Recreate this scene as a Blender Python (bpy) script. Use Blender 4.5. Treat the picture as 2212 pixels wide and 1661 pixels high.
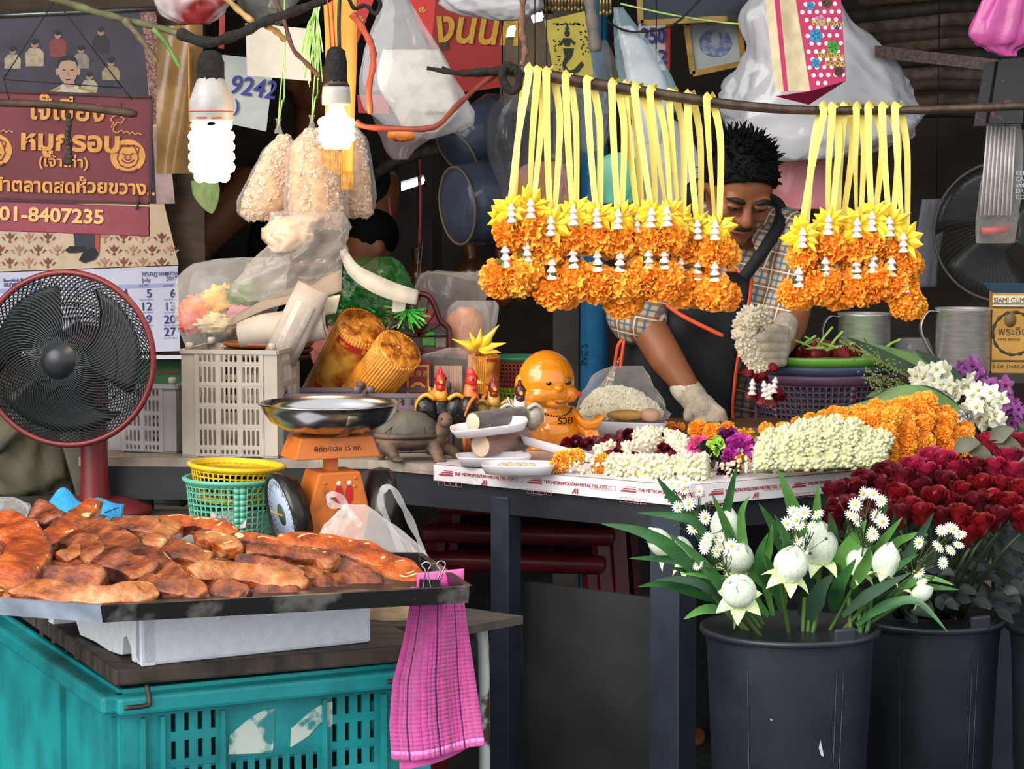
import bpy, bmesh, math, random
from mathutils import Vector, Matrix, Euler, noise
random.seed(7)
R = math.radians; PI = math.pi; sin = math.sin; cos = math.cos
scn = bpy.context.scene
for o in list(bpy.data.objects): bpy.data.objects.remove(o)
C = scn.collection
F, CX, CY, HOR, EYE = 5200.0, 1106.0, 830.5, 380.0, 1.30
TH = math.atan((CY - HOR) / F)
cam = bpy.data.cameras.new('camera'); co = bpy.data.objects.new('camera', cam); C.objects.link(co)
co.location = (0, 0, EYE); co.rotation_euler = (PI/2 - TH, 0, 0)
cam.sensor_fit = 'HORIZONTAL'; cam.sensor_width = 36; cam.lens = F / 2212 * 36; cam.clip_start = .1; cam.clip_end = 100
scn.camera = co
W = bpy.data.worlds.new('sky'); scn.world = W; W.use_nodes = True
W.node_tree.nodes['Background'].inputs[0].default_value = (.90, .95, 1.0, 1)
W.node_tree.nodes['Background'].inputs[1].default_value = .88
sun = bpy.data.lights.new('sun', 'SUN'); sun.energy = 2.3; sun.angle = R(50); sun.color = (1, .96, .9)
so = bpy.data.objects.new('sun', sun); C.objects.link(so); so.rotation_euler = (R(63), 0, R(-40))
vs = scn.view_settings
vs.view_transform = 'Standard'; vs.look = 'None'; vs.gamma = 1; vs.use_curve_mapping = False; vs.exposure = 0.8
try:
    scn.cycles.max_bounces = 8; scn.cycles.transparent_max_bounces = 24
    scn.cycles.use_denoising = True; scn.cycles.sample_clamp_indirect = 4
except Exception: pass
def P(px, py, Y):
    a = (px - CX) / F; b = (CY - py) / F
    t = Y / (cos(TH) + b * sin(TH))
    return Vector((a * t, Y, EYE + (-sin(TH) + b * cos(TH)) * t))
def U(Y): return Y / F
def ZP(py, Y): return P(CX, py, Y).z
def lin(c):
    if isinstance(c, str):
        c = c.lstrip('#'); c = [int(c[i:i+2], 16) for i in (0, 2, 4)]
    return tuple(((x/255)/12.92 if x/255 <= .04045 else ((x/255+.055)/1.055)**2.4) for x in c[:3]) + (1,)
def V(*a): return Vector(a)
def nz(p, s=1.0, o=0.0): return noise.noise(Vector((p[0]*s+o, p[1]*s+o*1.7, p[2]*s-o)))
def lerp(a, b, t): return a + (b - a) * t
MATS = {}
def mat(name, col, rough=.55, metal=0, var=.12, scale=30, bump=0, bscale=None, trans=0, coat=0, sss=0, emis=None, es=0, col2=None, lo=.35, hi=.65, ior=1.45, spec=.5, stretch=None, detail=3, sheen=0):
    """procedural principled material: two-tone noise colour, optional bump"""
    if name in MATS: return MATS[name]
    m = bpy.data.materials.new(name); m.use_nodes = True; MATS[name] = m
    nt = m.node_tree; b = nt.nodes['Principled BSDF']; N = nt.nodes.new; L = nt.links.new
    c = lin(col)
    def I(n, v):
        if n in b.inputs: b.inputs[n].default_value = v
    I('Base Color', c); I('Roughness', rough); I('Metallic', metal); I('Transmission Weight', trans); I('Coat Weight', coat); I('IOR', ior)
    I('Specular IOR Level', spec); I('Sheen Weight', sheen)
    if sss: I('Subsurface Weight', sss); I('Subsurface Radius', (.02, .012, .008)); I('Subsurface Scale', .4)
    if emis: I('Emission Color', lin(emis)); I('Emission Strength', es)
    tc = N('ShaderNodeTexCoord'); src = tc.outputs['Object']
    if stretch:
        mp = N('ShaderNodeMapping'); mp.inputs['Scale'].default_value = stretch; L(src, mp.inputs[0]); src = mp.outputs[0]
    if var or col2:
        n = N('ShaderNodeTexNoise'); n.inputs['Scale'].default_value = scale; n.inputs['Detail'].default_value = detail; L(src, n.inputs['Vector'])
        r = N('ShaderNodeValToRGB'); e = r.color_ramp.elements
        e[0].position = lo; e[1].position = hi
        if col2: e[0].color = lin(col2); e[1].color = c
        else:
            e[0].color = tuple(max(0, x*(1-var)) for x in c[:3])+(1,); e[1].color = tuple(min(1, x*(1+var)) for x in c[:3])+(1,)
        L(n.outputs[0], r.inputs[0]); L(r.outputs[0], b.inputs['Base Color'])
        if emis and es and emis == col: L(r.outputs[0], b.inputs['Emission Color'])
    if bump:
        n2 = N('ShaderNodeTexNoise'); n2.inputs['Scale'].default_value = bscale or scale*2; n2.inputs['Detail'].default_value = 4; L(src, n2.inputs['Vector'])
        bp = N('ShaderNodeBump'); bp.inputs['Strength'].default_value = bump; bp.inputs['Distance'].default_value = .01
        L(n2.outputs[0], bp.inputs['Height']); L(bp.outputs[0], b.inputs['Normal'])
    return m
def film(name, tint, op=.3, rough=.15, var=.25, scale=25, edge=.55):
    """thin clear plastic: transparent mixed with a pale glossy skin, denser at grazing angles"""
    if name in MATS: return MATS[name]
    m = bpy.data.materials.new(name); m.use_nodes = True; MATS[name] = m
    nt = m.node_tree; N = nt.nodes.new; L = nt.links.new; b = nt.nodes['Principled BSDF']; out = nt.nodes['Material Output']
    b.inputs['Base Color'].default_value = lin(tint); b.inputs['Roughness'].default_value = rough; b.inputs['Specular IOR Level'].default_value = 1
    tr = N('ShaderNodeBsdfTransparent'); mx = N('ShaderNodeMixShader'); lw = N('ShaderNodeLayerWeight'); lw.inputs[0].default_value = .35
    tc = N('ShaderNodeTexCoord'); n = N('ShaderNodeTexNoise'); n.inputs['Scale'].default_value = scale; n.inputs['Detail'].default_value = 4; n.inputs['Distortion'].default_value = 1.5
    L(tc.outputs['Object'], n.inputs['Vector'])
    n.noise_type = 'RIDGED_MULTIFRACTAL'; op *= .62; edge *= .75; var *= .3
    a = N('ShaderNodeMath'); a.operation = 'MULTIPLY_ADD'; a.inputs[1].default_value = edge; a.inputs[2].default_value = op - var*.5; L(lw.outputs['Facing'], a.inputs[0])
    a2 = N('ShaderNodeMath'); a2.operation = 'MULTIPLY_ADD'; a2.inputs[1].default_value = var; a2.use_clamp = True; L(n.outputs[0], a2.inputs[0]); L(a.outputs[0], a2.inputs[2])
    L(a2.outputs[0], mx.inputs[0]); L(tr.outputs[0], mx.inputs[1]); L(b.outputs[0], mx.inputs[2]); L(mx.outputs[0], out.inputs[0])
    bp = N('ShaderNodeBump'); bp.inputs['Strength'].default_value = .6; bp.inputs['Distance'].default_value = .006; L(n.outputs[0], bp.inputs['Height']); L(bp.outputs[0], b.inputs['Normal'])
    return m
def glow(name, col, s):
    if name in MATS: return MATS[name]
    m = bpy.data.materials.new(name); m.use_nodes = True; MATS[name] = m
    b = m.node_tree.nodes['Principled BSDF']; b.inputs['Base Color'].default_value = lin(col)
    b.inputs['Emission Color'].default_value = lin(col); b.inputs['Emission Strength'].default_value = s
    return m
def thing(name, label, cat, loc=(0, 0, 0), rz=0, group=None, rot=None):
    o = bpy.data.objects.new(name, None); C.objects.link(o); o.empty_display_size = .05
    o.location = loc; o.rotation_euler = rot or (0, 0, rz); o['label'] = label; o['category'] = cat
    if group: o['group'] = group
    return o
def tag(o, label, cat, group=None, kind=None):
    o['label'] = label; o['category'] = cat
    if group: o['group'] = group
    if kind: o['kind'] = kind
    return o
def dup(root, loc, rz=None, label=None, rot=None, sc=None):
    r = root.copy(); C.objects.link(r); r.location = loc
    if rot is not None: r.rotation_euler = rot
    elif rz is not None: r.rotation_euler = (0, 0, rz)
    if sc is not None: r.scale = (sc, sc, sc) if not isinstance(sc, (tuple, list)) else sc
    if label: r['label'] = label
    for ch in list(root.children):
        c = ch.copy(); C.objects.link(c); c.parent = r
        for g in list(ch.children):
            d = g.copy(); C.objects.link(d); d.parent = c
    return r
def inst(name, mesh, parent, loc=(0, 0, 0), rot=(0, 0, 0), sc=1, label=None):
    o = bpy.data.objects.new(name, mesh); C.objects.link(o); o.parent = parent; o.location = loc; o.rotation_euler = rot
    o.scale = (sc, sc, sc) if not isinstance(sc, (tuple, list)) else sc
    if label: o['label'] = label
    return o
class MB:
    """collects geometry; build() links it as ONE mesh object. k scales all coordinates, o offsets them"""
    def __init__(s, k=1.0, o=(0, 0, 0)): s.v = []; s.f = []; s.mi = []; s.m = 0; s.k = k; s.o = Vector(o)
    def add(s, vs, fs, M=None):
        b = len(s.v)
        for p in vs:
            p = Vector(p)
            if M is not None: p = M @ p
            s.v.append(p * s.k + s.o)
        for f in fs: s.f.append([i + b for i in f]); s.mi.append(s.m)
        return s
    def box(s, c, d, rot=None, taper=1):
        x, y, z = d[0]/2, d[1]/2, d[2]/2; t = taper
        vs = [(-x*t, -y*t, -z), (x*t, -y*t, -z), (x*t, y*t, -z), (-x*t, y*t, -z), (-x, -y, z), (x, -y, z), (x, y, z), (-x, y, z)]
        M = Matrix.Translation(c)
        if rot: M = M @ Euler(rot).to_matrix().to_4x4()
        return s.add(vs, [(3, 2, 1, 0), (4, 5, 6, 7), (0, 1, 5, 4), (1, 2, 6, 5), (2, 3, 7, 6), (3, 0, 4, 7)], M)
    def bar(s, a, b, w, h=None):
        """rectangular bar from a to b"""
        a = Vector(a); b = Vector(b); d = (b-a); L = d.length
        M = Matrix.Translation((a+b)/2) @ d.to_track_quat('Z', 'Y').to_matrix().to_4x4()
        h = h or w
        x, y, z = w/2, h/2, L/2
        vs = [(-x, -y, -z), (x, -y, -z), (x, y, -z), (-x, y, -z), (-x, -y, z), (x, -y, z), (x, y, z), (-x, y, z)]
        return s.add(vs, [(3, 2, 1, 0), (4, 5, 6, 7), (0, 1, 5, 4), (1, 2, 6, 5), (2, 3, 7, 6), (3, 0, 4, 7)], M)
    def tube(s, pts, r, n=8, closed=False, cap=True, flat=1.0, up=None):
        pts = [Vector(p) for p in pts]; m = len(pts)
        rr = r if isinstance(r, (list, tuple)) else [r]*m
        vs = []; fs = []; prev = None
        for i, p in enumerate(pts):
            if closed: t = pts[(i+1) % m] - pts[i-1]
            else: t = pts[min(i+1, m-1)] - pts[max(i-1, 0)]
            if t.length < 1e-9: t = Vector((0, 0, 1))
            t.normalize()
            if prev is None:
                a = Vector(up) if up else (Vector((0, 0, 1)) if abs(t.z) < .9 else Vector((1, 0, 0)))
                x = a - t*a.dot(t); x.normalize()
            else:
                x = prev - t*prev.dot(t)
                if x.length < 1e-6: x = t.orthogonal()
                x.normalize()
            prev = x; y = t.cross(x)
            for j in range(n):
                a = 2*PI*j/n
                vs.append(p + x*(cos(a)*rr[i]) + y*(sin(a)*rr[i]*flat))
        for i in range(m if closed else m-1):
            for j in range(n):
                a, b2 = i*n+j, i*n+(j+1) % n; c, d = ((i+1) % m)*n+(j+1) % n, ((i+1) % m)*n+j
                fs.append((a, b2, c, d))
        if cap and not closed:
            fs.append(tuple(range(n-1, -1, -1))); fs.append(tuple((m-1)*n+j for j in range(n)))
        return s.add(vs, fs)
    def lathe(s, prof, n=28, c=(0, 0, 0), M=None, sx=1, sy=1, fn=None):
        vs = []; fs = []; m = len(prof)
        for i, (r, z) in enumerate(prof):
            for j in range(n):
                a = 2*PI*j/n; q = fn(a, i) if fn else 1
                vs.append((c[0]+r*q*cos(a)*sx, c[1]+r*q*sin(a)*sy, c[2]+z))
        for i in range(m-1):
            for j in range(n): fs.append((i*n+j, i*n+(j+1) % n, (i+1)*n+(j+1) % n, (i+1)*n+j))
        if prof[0][0] > 1e-6: fs.append(tuple(range(n-1, -1, -1)))
        if prof[-1][0] > 1e-6: fs.append(tuple((m-1)*n+j for j in range(n)))
        return s.add(vs, fs, M)
    def grid(s, fn, nu, nv, cu=False):
        vs = [fn(u/(nu if cu else nu-1), v/(nv-1)) for v in range(nv) for u in range(nu)]; fs = []
        for v in range(nv-1):
            for u in range(nu if cu else nu-1):
                fs.append((v*nu+u, v*nu+(u+1) % nu, (v+1)*nu+(u+1) % nu, (v+1)*nu+u))
        return s.add(vs, fs)
    def prism(s, poly, y0, y1, M=None):
        """polygon in the XZ plane extruded along y"""
        n = len(poly); vs = [(x, y0, z) for x, z in poly]+[(x, y1, z) for x, z in poly]
        fs = [tuple(range(n)), tuple(range(2*n-1, n-1, -1))]+[(i+n, (i+1) % n+n, (i+1) % n, i) for i in range(n)]
        return s.add(vs, fs, M)
    def slab(s, poly, z0, z1, M=None):
        n = len(poly); vs = [(x, y, z0) for x, y in poly]+[(x, y, z1) for x, y in poly]
        fs = [tuple(range(n-1, -1, -1)), tuple(range(n, 2*n))]+[(i, (i+1) % n, (i+1) % n+n, i+n) for i in range(n)]
        return s.add(vs, fs, M)
    def ball(s, c, r, nu=14, nv=9, fn=None, M=None):
        if not isinstance(r, (tuple, list)): r = (r, r, r)
        vs = []; fs = []
        T = Matrix.Translation(c) @ (M or Matrix())
        for i in range(1, nv):
            t = PI*i/nv
            for j in range(nu):
                a = 2*PI*j/nu; d = Vector((sin(t)*cos(a), sin(t)*sin(a), cos(t))); q = fn(d) if fn else 1
                vs.append((d.x*r[0]*q, d.y*r[1]*q, d.z*r[2]*q))
        t0 = fn(Vector((0, 0, 1))) if fn else 1; t1 = fn(Vector((0, 0, -1))) if fn else 1
        top = len(vs); vs.append((0, 0, r[2]*t0)); vs.append((0, 0, -r[2]*t1))
        for i in range(nv-2):
            for j in range(nu): fs.append((i*nu+j, (i+1)*nu+j, (i+1)*nu+(j+1) % nu, i*nu+(j+1) % nu))
        for j in range(nu):
            fs.append((top, j, (j+1) % nu)); fs.append((top+1, (nv-2)*nu+(j+1) % nu, (nv-2)*nu+j))
        return s.add(vs, fs, T)
    def cap2(s, a, b, ra, rb, n=12):
        """tapered capsule"""
        a = Vector(a); b = Vector(b); d = (b-a); L = d.length; d.normalize() if L else None
        pts = []; rr = []
        for t in (-.98, -.7, -.35, 0): pts.append(a+d*t*ra); rr.append(ra*math.sqrt(max(.02, 1-t*t)))
        for t in (.25, .5, .75): pts.append(a.lerp(b, t)); rr.append(lerp(ra, rb, t))
        for t in (0, .35, .7, .98): pts.append(b+d*t*rb); rr.append(rb*math.sqrt(max(.02, 1-t*t)))
        return s.tube(pts, rr, n)
    def sack(s, rows, n=30, wr=.06, ws=3, o=0, fold=0, nf=9, sub=5):
        n = int(n*1.5)
        """crumpled closed bag: rows of (x, y, z, rx, ry) from top to bottom"""
        m = len(rows); pts = []
        cat = lambda a, b, c, d, t: .5*((2*b)+(-a+c)*t+(2*a-5*b+4*c-d)*t*t+(-a+3*b-3*c+d)*t**3)
        fine = []
        for i in range(m-1):
            for q in range(sub):
                t = q/sub; fine.append([cat(rows[max(i-1, 0)][k], rows[i][k], rows[i+1][k], rows[min(i+2, m-1)][k], t) for k in range(5)])
        fine.append(list(rows[-1])); M = len(fine); vs = []; fs = []
        for i, (x, y, z, rx, ry) in enumerate(fine):
            for j in range(n):
                a = 2*PI*j/n; d = V(cos(a), sin(a), 0)
                q = 1 + wr*2*nz((d.x*1.2*ws/3, d.y*1.2*ws/3, z/max(rx, ry, 1e-6)*.4*ws/3+i*.05*ws), 1.6, o) + wr*.9*(.5-2*abs(nz((d.x*2.6, d.y*2.6, i*.16*ws/3), 1.5, o+4))) + fold*sin(a*nf+o+i*.25)*(.5+.5*nz((d.x, d.y, i*.2), 2, o))
                vs.append((x+d.x*max(rx, 1e-5)*q, y+d.y*max(ry, 1e-5)*q, z + wr*max(rx, ry)*.8*nz((d.x*2, d.y*2, i*.3), 1.7, o+9)))
        for i in range(M-1):
            for j in range(n): fs.append((i*n+j, (i+1)*n+j, (i+1)*n+(j+1) % n, i*n+(j+1) % n))
        fs.append(tuple(range(n))); fs.append(tuple((M-1)*n+j for j in range(n-1, -1, -1)))
        return s.add(vs, fs)
    def mesh(s, name, mats, smooth=True):
        me = bpy.data.meshes.new(name); me.from_pydata([tuple(p) for p in s.v], [], s.f)
        if not isinstance(mats, (list, tuple)): mats = [mats]
        for m in mats: me.materials.append(m)
        if len(mats) > 1: me.polygons.foreach_set('material_index', s.mi)
        if smooth: me.polygons.foreach_set('use_smooth', [True]*len(s.f))
        me.update(); return me
    def build(s, name, mats, parent=None, smooth=True, solid=0, sub=0, bev=0, remesh=0, sm=0, label=None, world=False, auto=None, base=False, disp=None):
        if base and parent is None:
            lo = Vector((min(p.x for p in s.v)+max(p.x for p in s.v), min(p.y for p in s.v)+max(p.y for p in s.v), 2*min(p.z for p in s.v)))*.5
            s.v = [p-lo for p in s.v]
        if world and parent is not None:
            Mi = Matrix.LocRotScale(parent.location, parent.rotation_euler, parent.scale).inverted()
            s.v = [Mi @ p for p in s.v]
        o = bpy.data.objects.new(name, s.mesh(name, mats, smooth)); C.objects.link(o)
        if base and parent is None: o.location = lo
        if parent is not None: o.parent = parent
        if remesh:
            md = o.modifiers.new('r', 'REMESH'); md.mode = 'VOXEL'; md.voxel_size = remesh; md.use_smooth_shade = True
        if sm:
            md = o.modifiers.new('s', 'SMOOTH'); md.iterations = sm; md.factor = .5
        if disp:
            tx = bpy.data.textures.new(name, 'CLOUDS'); tx.noise_scale = disp[1]; md = o.modifiers.new('d', 'DISPLACE'); md.texture = tx; md.strength = disp[0]; md.mid_level = .5; md.texture_coords = 'LOCAL'
        if solid:
            md = o.modifiers.new('t', 'SOLIDIFY'); md.thickness = solid; md.offset = 0
        if bev:
            md = o.modifiers.new('b', 'BEVEL'); md.width = bev; md.segments = 2; md.limit_method = 'ANGLE'; md.angle_limit = R(40)
        if sub:
            md = o.modifiers.new('ss', 'SUBSURF'); md.levels = sub; md.render_levels = sub
        if auto is not None:
            pass
        if label: o['label'] = label
        return o
def struct(o, label=None):
    o['kind'] = 'structure'
    if label: o['label'] = label
    return o
TXT = {}
def text(name, s, size, m, parent, loc, rot=(PI/2, 0, 0), align='LEFT', depth=.0004, bold=0, sx=1.0, shear=0, label=None, font=None):
    """flat lettering as a mesh; size is the letter body height"""
    cu = bpy.data.curves.new('t', 'FONT'); cu.body = s; cu.size = size; cu.align_x = align; cu.extrude = depth; cu.offset = bold; cu.shear = shear; cu.resolution_u = 3
    if font: cu.font = font
    ob = bpy.data.objects.new('t', cu); C.objects.link(ob)
    dg = bpy.context.evaluated_depsgraph_get(); me = bpy.data.meshes.new_from_object(ob.evaluated_get(dg))
    bpy.data.objects.remove(ob); me.materials.clear(); me.materials.append(m)
    o = inst(name, me, parent, loc, rot, (sx, 1, 1), label)
    return o
def smooth_path(pts, n=6):
    pts = [Vector(p) for p in pts]; out = []; m = len(pts)
    for i in range(m-1):
        a, b, c, d = pts[max(i-1, 0)], pts[i], pts[i+1], pts[min(i+2, m-1)]
        for q in range(n):
            t = q/n; out.append(.5*((2*b)+(-a+c)*t+(2*a-5*b+4*c-d)*t*t+(-a+3*b-3*c+d)*t**3))
    out.append(pts[-1]); return out
def PX(pts, n=6):
    """world path through (px, py, Y) triples"""
    return smooth_path([P(*p) for p in pts], n) if n else [P(*p) for p in pts]
def ribbon(mb, pts, w, nrm=(0, -1, 0), tw=None, th=0):
    """flat band along pts, width w (float or list), lying across nrm; tw twists it per point"""
    pts = [Vector(p) for p in pts]; m = len(pts); vs = []; fs = []
    for i, p in enumerate(pts):
        t = pts[min(i+1, m-1)]-pts[max(i-1, 0)]; t.normalize()
        n = nrm(i) if callable(nrm) else Vector(nrm); sdir = t.cross(n); sdir.normalize()
        if tw: sdir = Matrix.Rotation(tw[i] if isinstance(tw, list) else tw(i/(m-1)), 3, t) @ sdir
        ww = w[i] if isinstance(w, (list, tuple)) else w
        vs += [p-sdir*ww/2, p+sdir*ww/2]
    for i in range(m-1): fs.append((2*i, 2*i+1, 2*i+3, 2*i+2))
    return mb.add(vs, fs)
def leaf(mb, pts, w, nrm=(0, -1, 0), keel=.25, tip=1.0, n=8, basew=.35):
    """long pointed leaf along a path with a folded midrib"""
    pts = smooth_path(pts, n); m = len(pts); vs = []; fs = []
    for i, p in enumerate(pts):
        t = pts[min(i+1, m-1)]-pts[max(i-1, 0)]; t.normalize(); q = i/(m-1)
        nn = Vector(nrm); sd = t.cross(nn); sd.normalize(); up = sd.cross(t)
        ww = w*(basew+(1-basew)*min(1, q/.35)) * (1 if q < .35 else (1-((q-.35)/.65)**(1.6*tip)))
        ww = max(ww, w*.01)
        vs += [p-sd*ww/2-up*keel*ww/2*-1, p, p+sd*ww/2-up*keel*ww/2*-1]
    for i in range(m-1):
        for j in (0, 1): fs.append((3*i+j, 3*i+j+1, 3*i+4+j, 3*i+3+j))
    return mb.add(vs, fs)
def Pz(px, py, z):
    a = (px - CX) / F; b = (CY - py) / F
    dy = cos(TH)+b*sin(TH); dz = -sin(TH)+b*cos(TH); t = (z-EYE)/dz
    return Vector((a*t, dy*t, z))
def perf(mb, w, h, holes, M=None):
    """flat panel in XZ with rectangular openings (x0,z0,x1,z1)"""
    xs = sorted(set([0, w]+[x for q in holes for x in (q[0], q[2])])); zs = sorted(set([0, h]+[z for q in holes for z in (q[1], q[3])]))
    vs = [(x, 0, z) for z in zs for x in xs]; fs = []; n = len(xs)
    for i in range(len(zs)-1):
        for j in range(n-1):
            cx, cz = (xs[j]+xs[j+1])/2, (zs[i]+zs[i+1])/2
            if any(q[0] < cx < q[2] and q[1] < cz < q[3] for q in holes): continue
            fs.append((i*n+j, i*n+j+1, (i+1)*n+j+1, (i+1)*n+j))
    return mb.add(vs, fs, M)
def oval(mb, w, h, ovs, M=None, n=10):
    """flat panel in XZ cut into cells (x0,z0,x1,z1,hx0,hz0,hx1,hz1), each with a rounded slot"""
    for (x0, z0, x1, z1, a, b, c, d) in ovs:
        r = min(c-a, d-b)/2; ring = []
        for cx, cz, s in ((c-r, d-r, 0), (a+r, d-r, 1), (a+r, b+r, 2), (c-r, b+r, 3)):
            for t in (0, .5, 1): an = (s+t)*PI/2; ring.append((cx+r*cos(an), cz+r*sin(an)))
        out = []
        for (cx, cz), s in zip(((x1, z1), (x0, z1), (x0, z0), (x1, z0)), range(4)): out += [(cx, cz)]
        vs = [(x, 0, z) for x, z in ring]+[(x, 0, z) for x, z in out]; fs = []
        for s in range(4):
            i = s*3
            fs += [(12+s, i+1, i), (12+s, i+2, i+1), (12+s, 12+(s+1) % 4, (i+3) % 12, i+2)]
        mb.add(vs, fs, M)
    return mb
def perf_lathe(mb, r0, z0, r1, z1, nu, nv, du=.3, dv=.3, skip=lambda u, v: False, n0=0):
    """tapered basket wall of nu x nv cells, each with an opening"""
    def pt(u, v):
        r = lerp(r0, r1, v); a = 2*PI*u; return (r*cos(a), r*sin(a), lerp(z0, z1, v))
    for i in range(nu):
        for j in range(nv):
            u0, u1, v0, v1 = i/nu, (i+1)/nu, j/nv, (j+1)/nv
            o = [pt(u0, v0), pt(u1, v0), pt(u1, v1), pt(u0, v1)]
            if skip(i, j): mb.add(o, [(0, 1, 2, 3)]); continue
            a, b = (u1-u0)*du/2, (v1-v0)*dv/2
            q = [pt(u0+a, v0+b), pt(u1-a, v0+b), pt(u1-a, v1-b), pt(u0+a, v1-b)]
            mb.add(o+q, [(0, 1, 5, 4), (1, 2, 6, 5), (2, 3, 7, 6), (3, 0, 4, 7)])
    return mb
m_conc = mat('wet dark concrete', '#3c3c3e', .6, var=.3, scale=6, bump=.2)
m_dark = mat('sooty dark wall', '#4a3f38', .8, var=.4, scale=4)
struct(MB().box((0, 4, -.05), (14, 16, .1)).build('floor', m_conc, smooth=False))
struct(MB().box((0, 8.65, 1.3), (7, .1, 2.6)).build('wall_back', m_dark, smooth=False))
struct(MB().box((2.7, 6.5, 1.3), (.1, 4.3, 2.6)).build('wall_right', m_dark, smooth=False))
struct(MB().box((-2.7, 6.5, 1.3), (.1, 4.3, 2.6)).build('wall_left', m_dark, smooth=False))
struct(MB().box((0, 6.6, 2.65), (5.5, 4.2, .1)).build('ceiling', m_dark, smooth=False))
m_ply = mat('stained plywood', '#4a382a', .7, var=.3, scale=8, stretch=(1, 1, 6))
wl = MB().box((-1.45, 6.06, 1.2), (1.36, .03, 2.4)).build('wall_partition', m_ply, smooth=False); struct(wl)
m_black = mat('black painted steel', '#1f2126', .45, var=.2, scale=12)
m_steelblue = mat('blue black painted steel', '#2a303c', .4, var=.15, scale=20)
ZT = .75
A_ = Pz(795, 993, ZT); B_ = Pz(1478, 1052, ZT); D_ = Pz(2330, 978, ZT); E_ = V(1.25, 5.6, ZT); G_ = V(-.95, 5.6, ZT)
A2 = Pz(170, 987, ZT)
tb = thing('flower_counter', 'dark steel-framed counter with board top carrying the garlands and figurines', 'counter', (0, 4.9, 0))
m_board = mat('worn grey board', '#8f8378', .6, var=.25, scale=14, stretch=(1, 4, 1), bump=.1)
mb = MB(); pl = [(p.x, p.y) for p in (A2, A_, B_, D_, E_, V(.6, 5.6, 0), V(.6, 5.28, 0), V(.2, 5.28, 0), V(.2, 5.6, 0), G_)]
mb.slab(pl, ZT-.018, ZT); mb.build('counter_top', m_board, tb, smooth=False, world=True)
def lp(a, b, t): return a.lerp(b, t)
m_film = mat('film-wrapped sheet metal', '#d9d2d4', .35, var=.04, scale=10, spec=.6)
mb = MB(); L1 = lp(A_, B_, (950-795)/(1478-795)); R1 = lp(B_, D_, .62)
def fascia(mb, a, b, h0, h1, off=.004):
    d = (b-a).normalized(); n = V(d.y, -d.x, 0)*off
    mb.add([a+n+V(0, 0, -h0), b+n+V(0, 0, -h1), b+n+V(0, 0, .002), a+n+V(0, 0, .002), a-V(n.x, n.y, 0)*4+V(0, 0, .002), b-V(n.x, n.y, 0)*4+V(0, 0, .002)], [(0, 1, 2, 3), (3, 2, 5, 4)])
fascia(mb, L1, B_, .028, .034); fascia(mb, B_, R1, .034, .034)
inner = [L1, B_, R1, R1+V(-.1, .5, 0), L1+V(.1, .5, 0)]
mb.add([p+V(0, 0, .003) for p in inner], [tuple(range(5))])
sheet = mb.build('metal_sheet', m_film, tb, smooth=False, world=True, label='white film-wrapped metal sheet printed in dark red')
m_red = mat('dark red print', '#9c3038', .5, var=0); m_redp = mat('pale red print', '#c77f84', .5, var=0)
def printrow(a, b, t0, step, nrep, zoff, flip=False):
    d = (b-a).normalized(); ang = math.atan2(d.y, d.x); L = (b-a).length; n = V(d.y, -d.x, 0)*.0052
    k = 0; t = t0
    while t < L-.05 and k < nrep:
        o = a+d*t+n; rot = (PI/2, 0, ang)
        def bars(mb, polys):
            M = Matrix.Translation(o) @ Matrix.Rotation(ang, 4, 'Z')
            for q in polys: mb.prism(q, -.0002, .0002, M)
        mb = MB(); z = zoff
        bars(mb, [[(0, z-.009), (.034, z-.009), (.034, z-.0055), (.004, z-.0055)], [(.006, z-.004), (.034, z-.004), (.034, z-.002), (.008, z-.002)], [(.012, z), (.034, z), (.034, z+.001), (.013, z+.001)]])
        mo = mb.build('printed_logo', m_red, sheet, smooth=False); mo['kind'] = 'stuff'; mo.matrix_local = Matrix.Translation(-tb.location); mb = MB()
        bars(mb, [[(.1, z-.021), (.107, z-.011), (.109, z-.011), (.109, z-.021), (.107, z-.021), (.107, z-.015), (.103, z-.021)], [(.111, z-.021), (.111, z-.011), (.114, z-.011), (.114, z-.021)]])
        mo = mb.build('printed_monogram', m_red, sheet, smooth=False); mo['kind'] = 'stuff'
        mo.matrix_local = Matrix.Translation(-tb.location)
        mb = MB()
        for i in range(4):
            for (q0, zz) in ((-.065, z-.001), (.0, z-.02)):
                x0 = q0+i*.0145
                for (xa, za, xb, zb) in ((x0, zz, x0+.012, zz+.0006), (x0, zz-.0075, x0+.0006, zz), (x0+.0114, zz-.0075, x0+.012, zz), (x0, zz-.0081, x0+.012, zz-.0075)):
                    bars(mb, [[(xa, za), (xb, za), (xb, zb), (xa, zb)]])
        mo = mb.build('printed_boxes', m_redp, sheet, smooth=False); mo['kind'] = 'stuff'; mo.matrix_local = Matrix.Translation(-tb.location)
        text('printed_name', 'THE METROPOLITAN METAL CO., LTD.', .0085, m_red, sheet, o+d*.038+V(0, 0, z-.0065)-tb.location, rot, sx=.95)
        t += step; k += 1
printrow(L1, B_, .012, .205, 3, -.008)
printrow(B_, R1, .05, .19, 3, -.009)
mb = MB(); q = .012
def inset(p): c = V(.35, 5.1, ZT); return p+(c-p).normalized()*.03
for a, b in ((A2, A_), (A_, B_), (B_, D_)):
    a2, b2 = inset(a), inset(b); mb.bar(a2+V(0, 0, -.05), b2+V(0, 0, -.05), .03, .065)
mb.build('frame_rail', m_black, tb, smooth=False, world=True)
for (px, t, a, b, w) in ((1090, (1090-795)/(1478-795), A_, B_, .042), (1440, .97, A_, B_, .062)):
    c = inset(lp(a, b, t)); d = (b-a); ang = math.atan2(d.y, d.x)
    mb = MB(); mb.box((c.x, c.y, (ZT-.05)/2), (w, w, ZT-.05), (0, 0, ang)); mb.build('leg', m_steelblue, tb, smooth=False, world=True, bev=.002)
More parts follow.
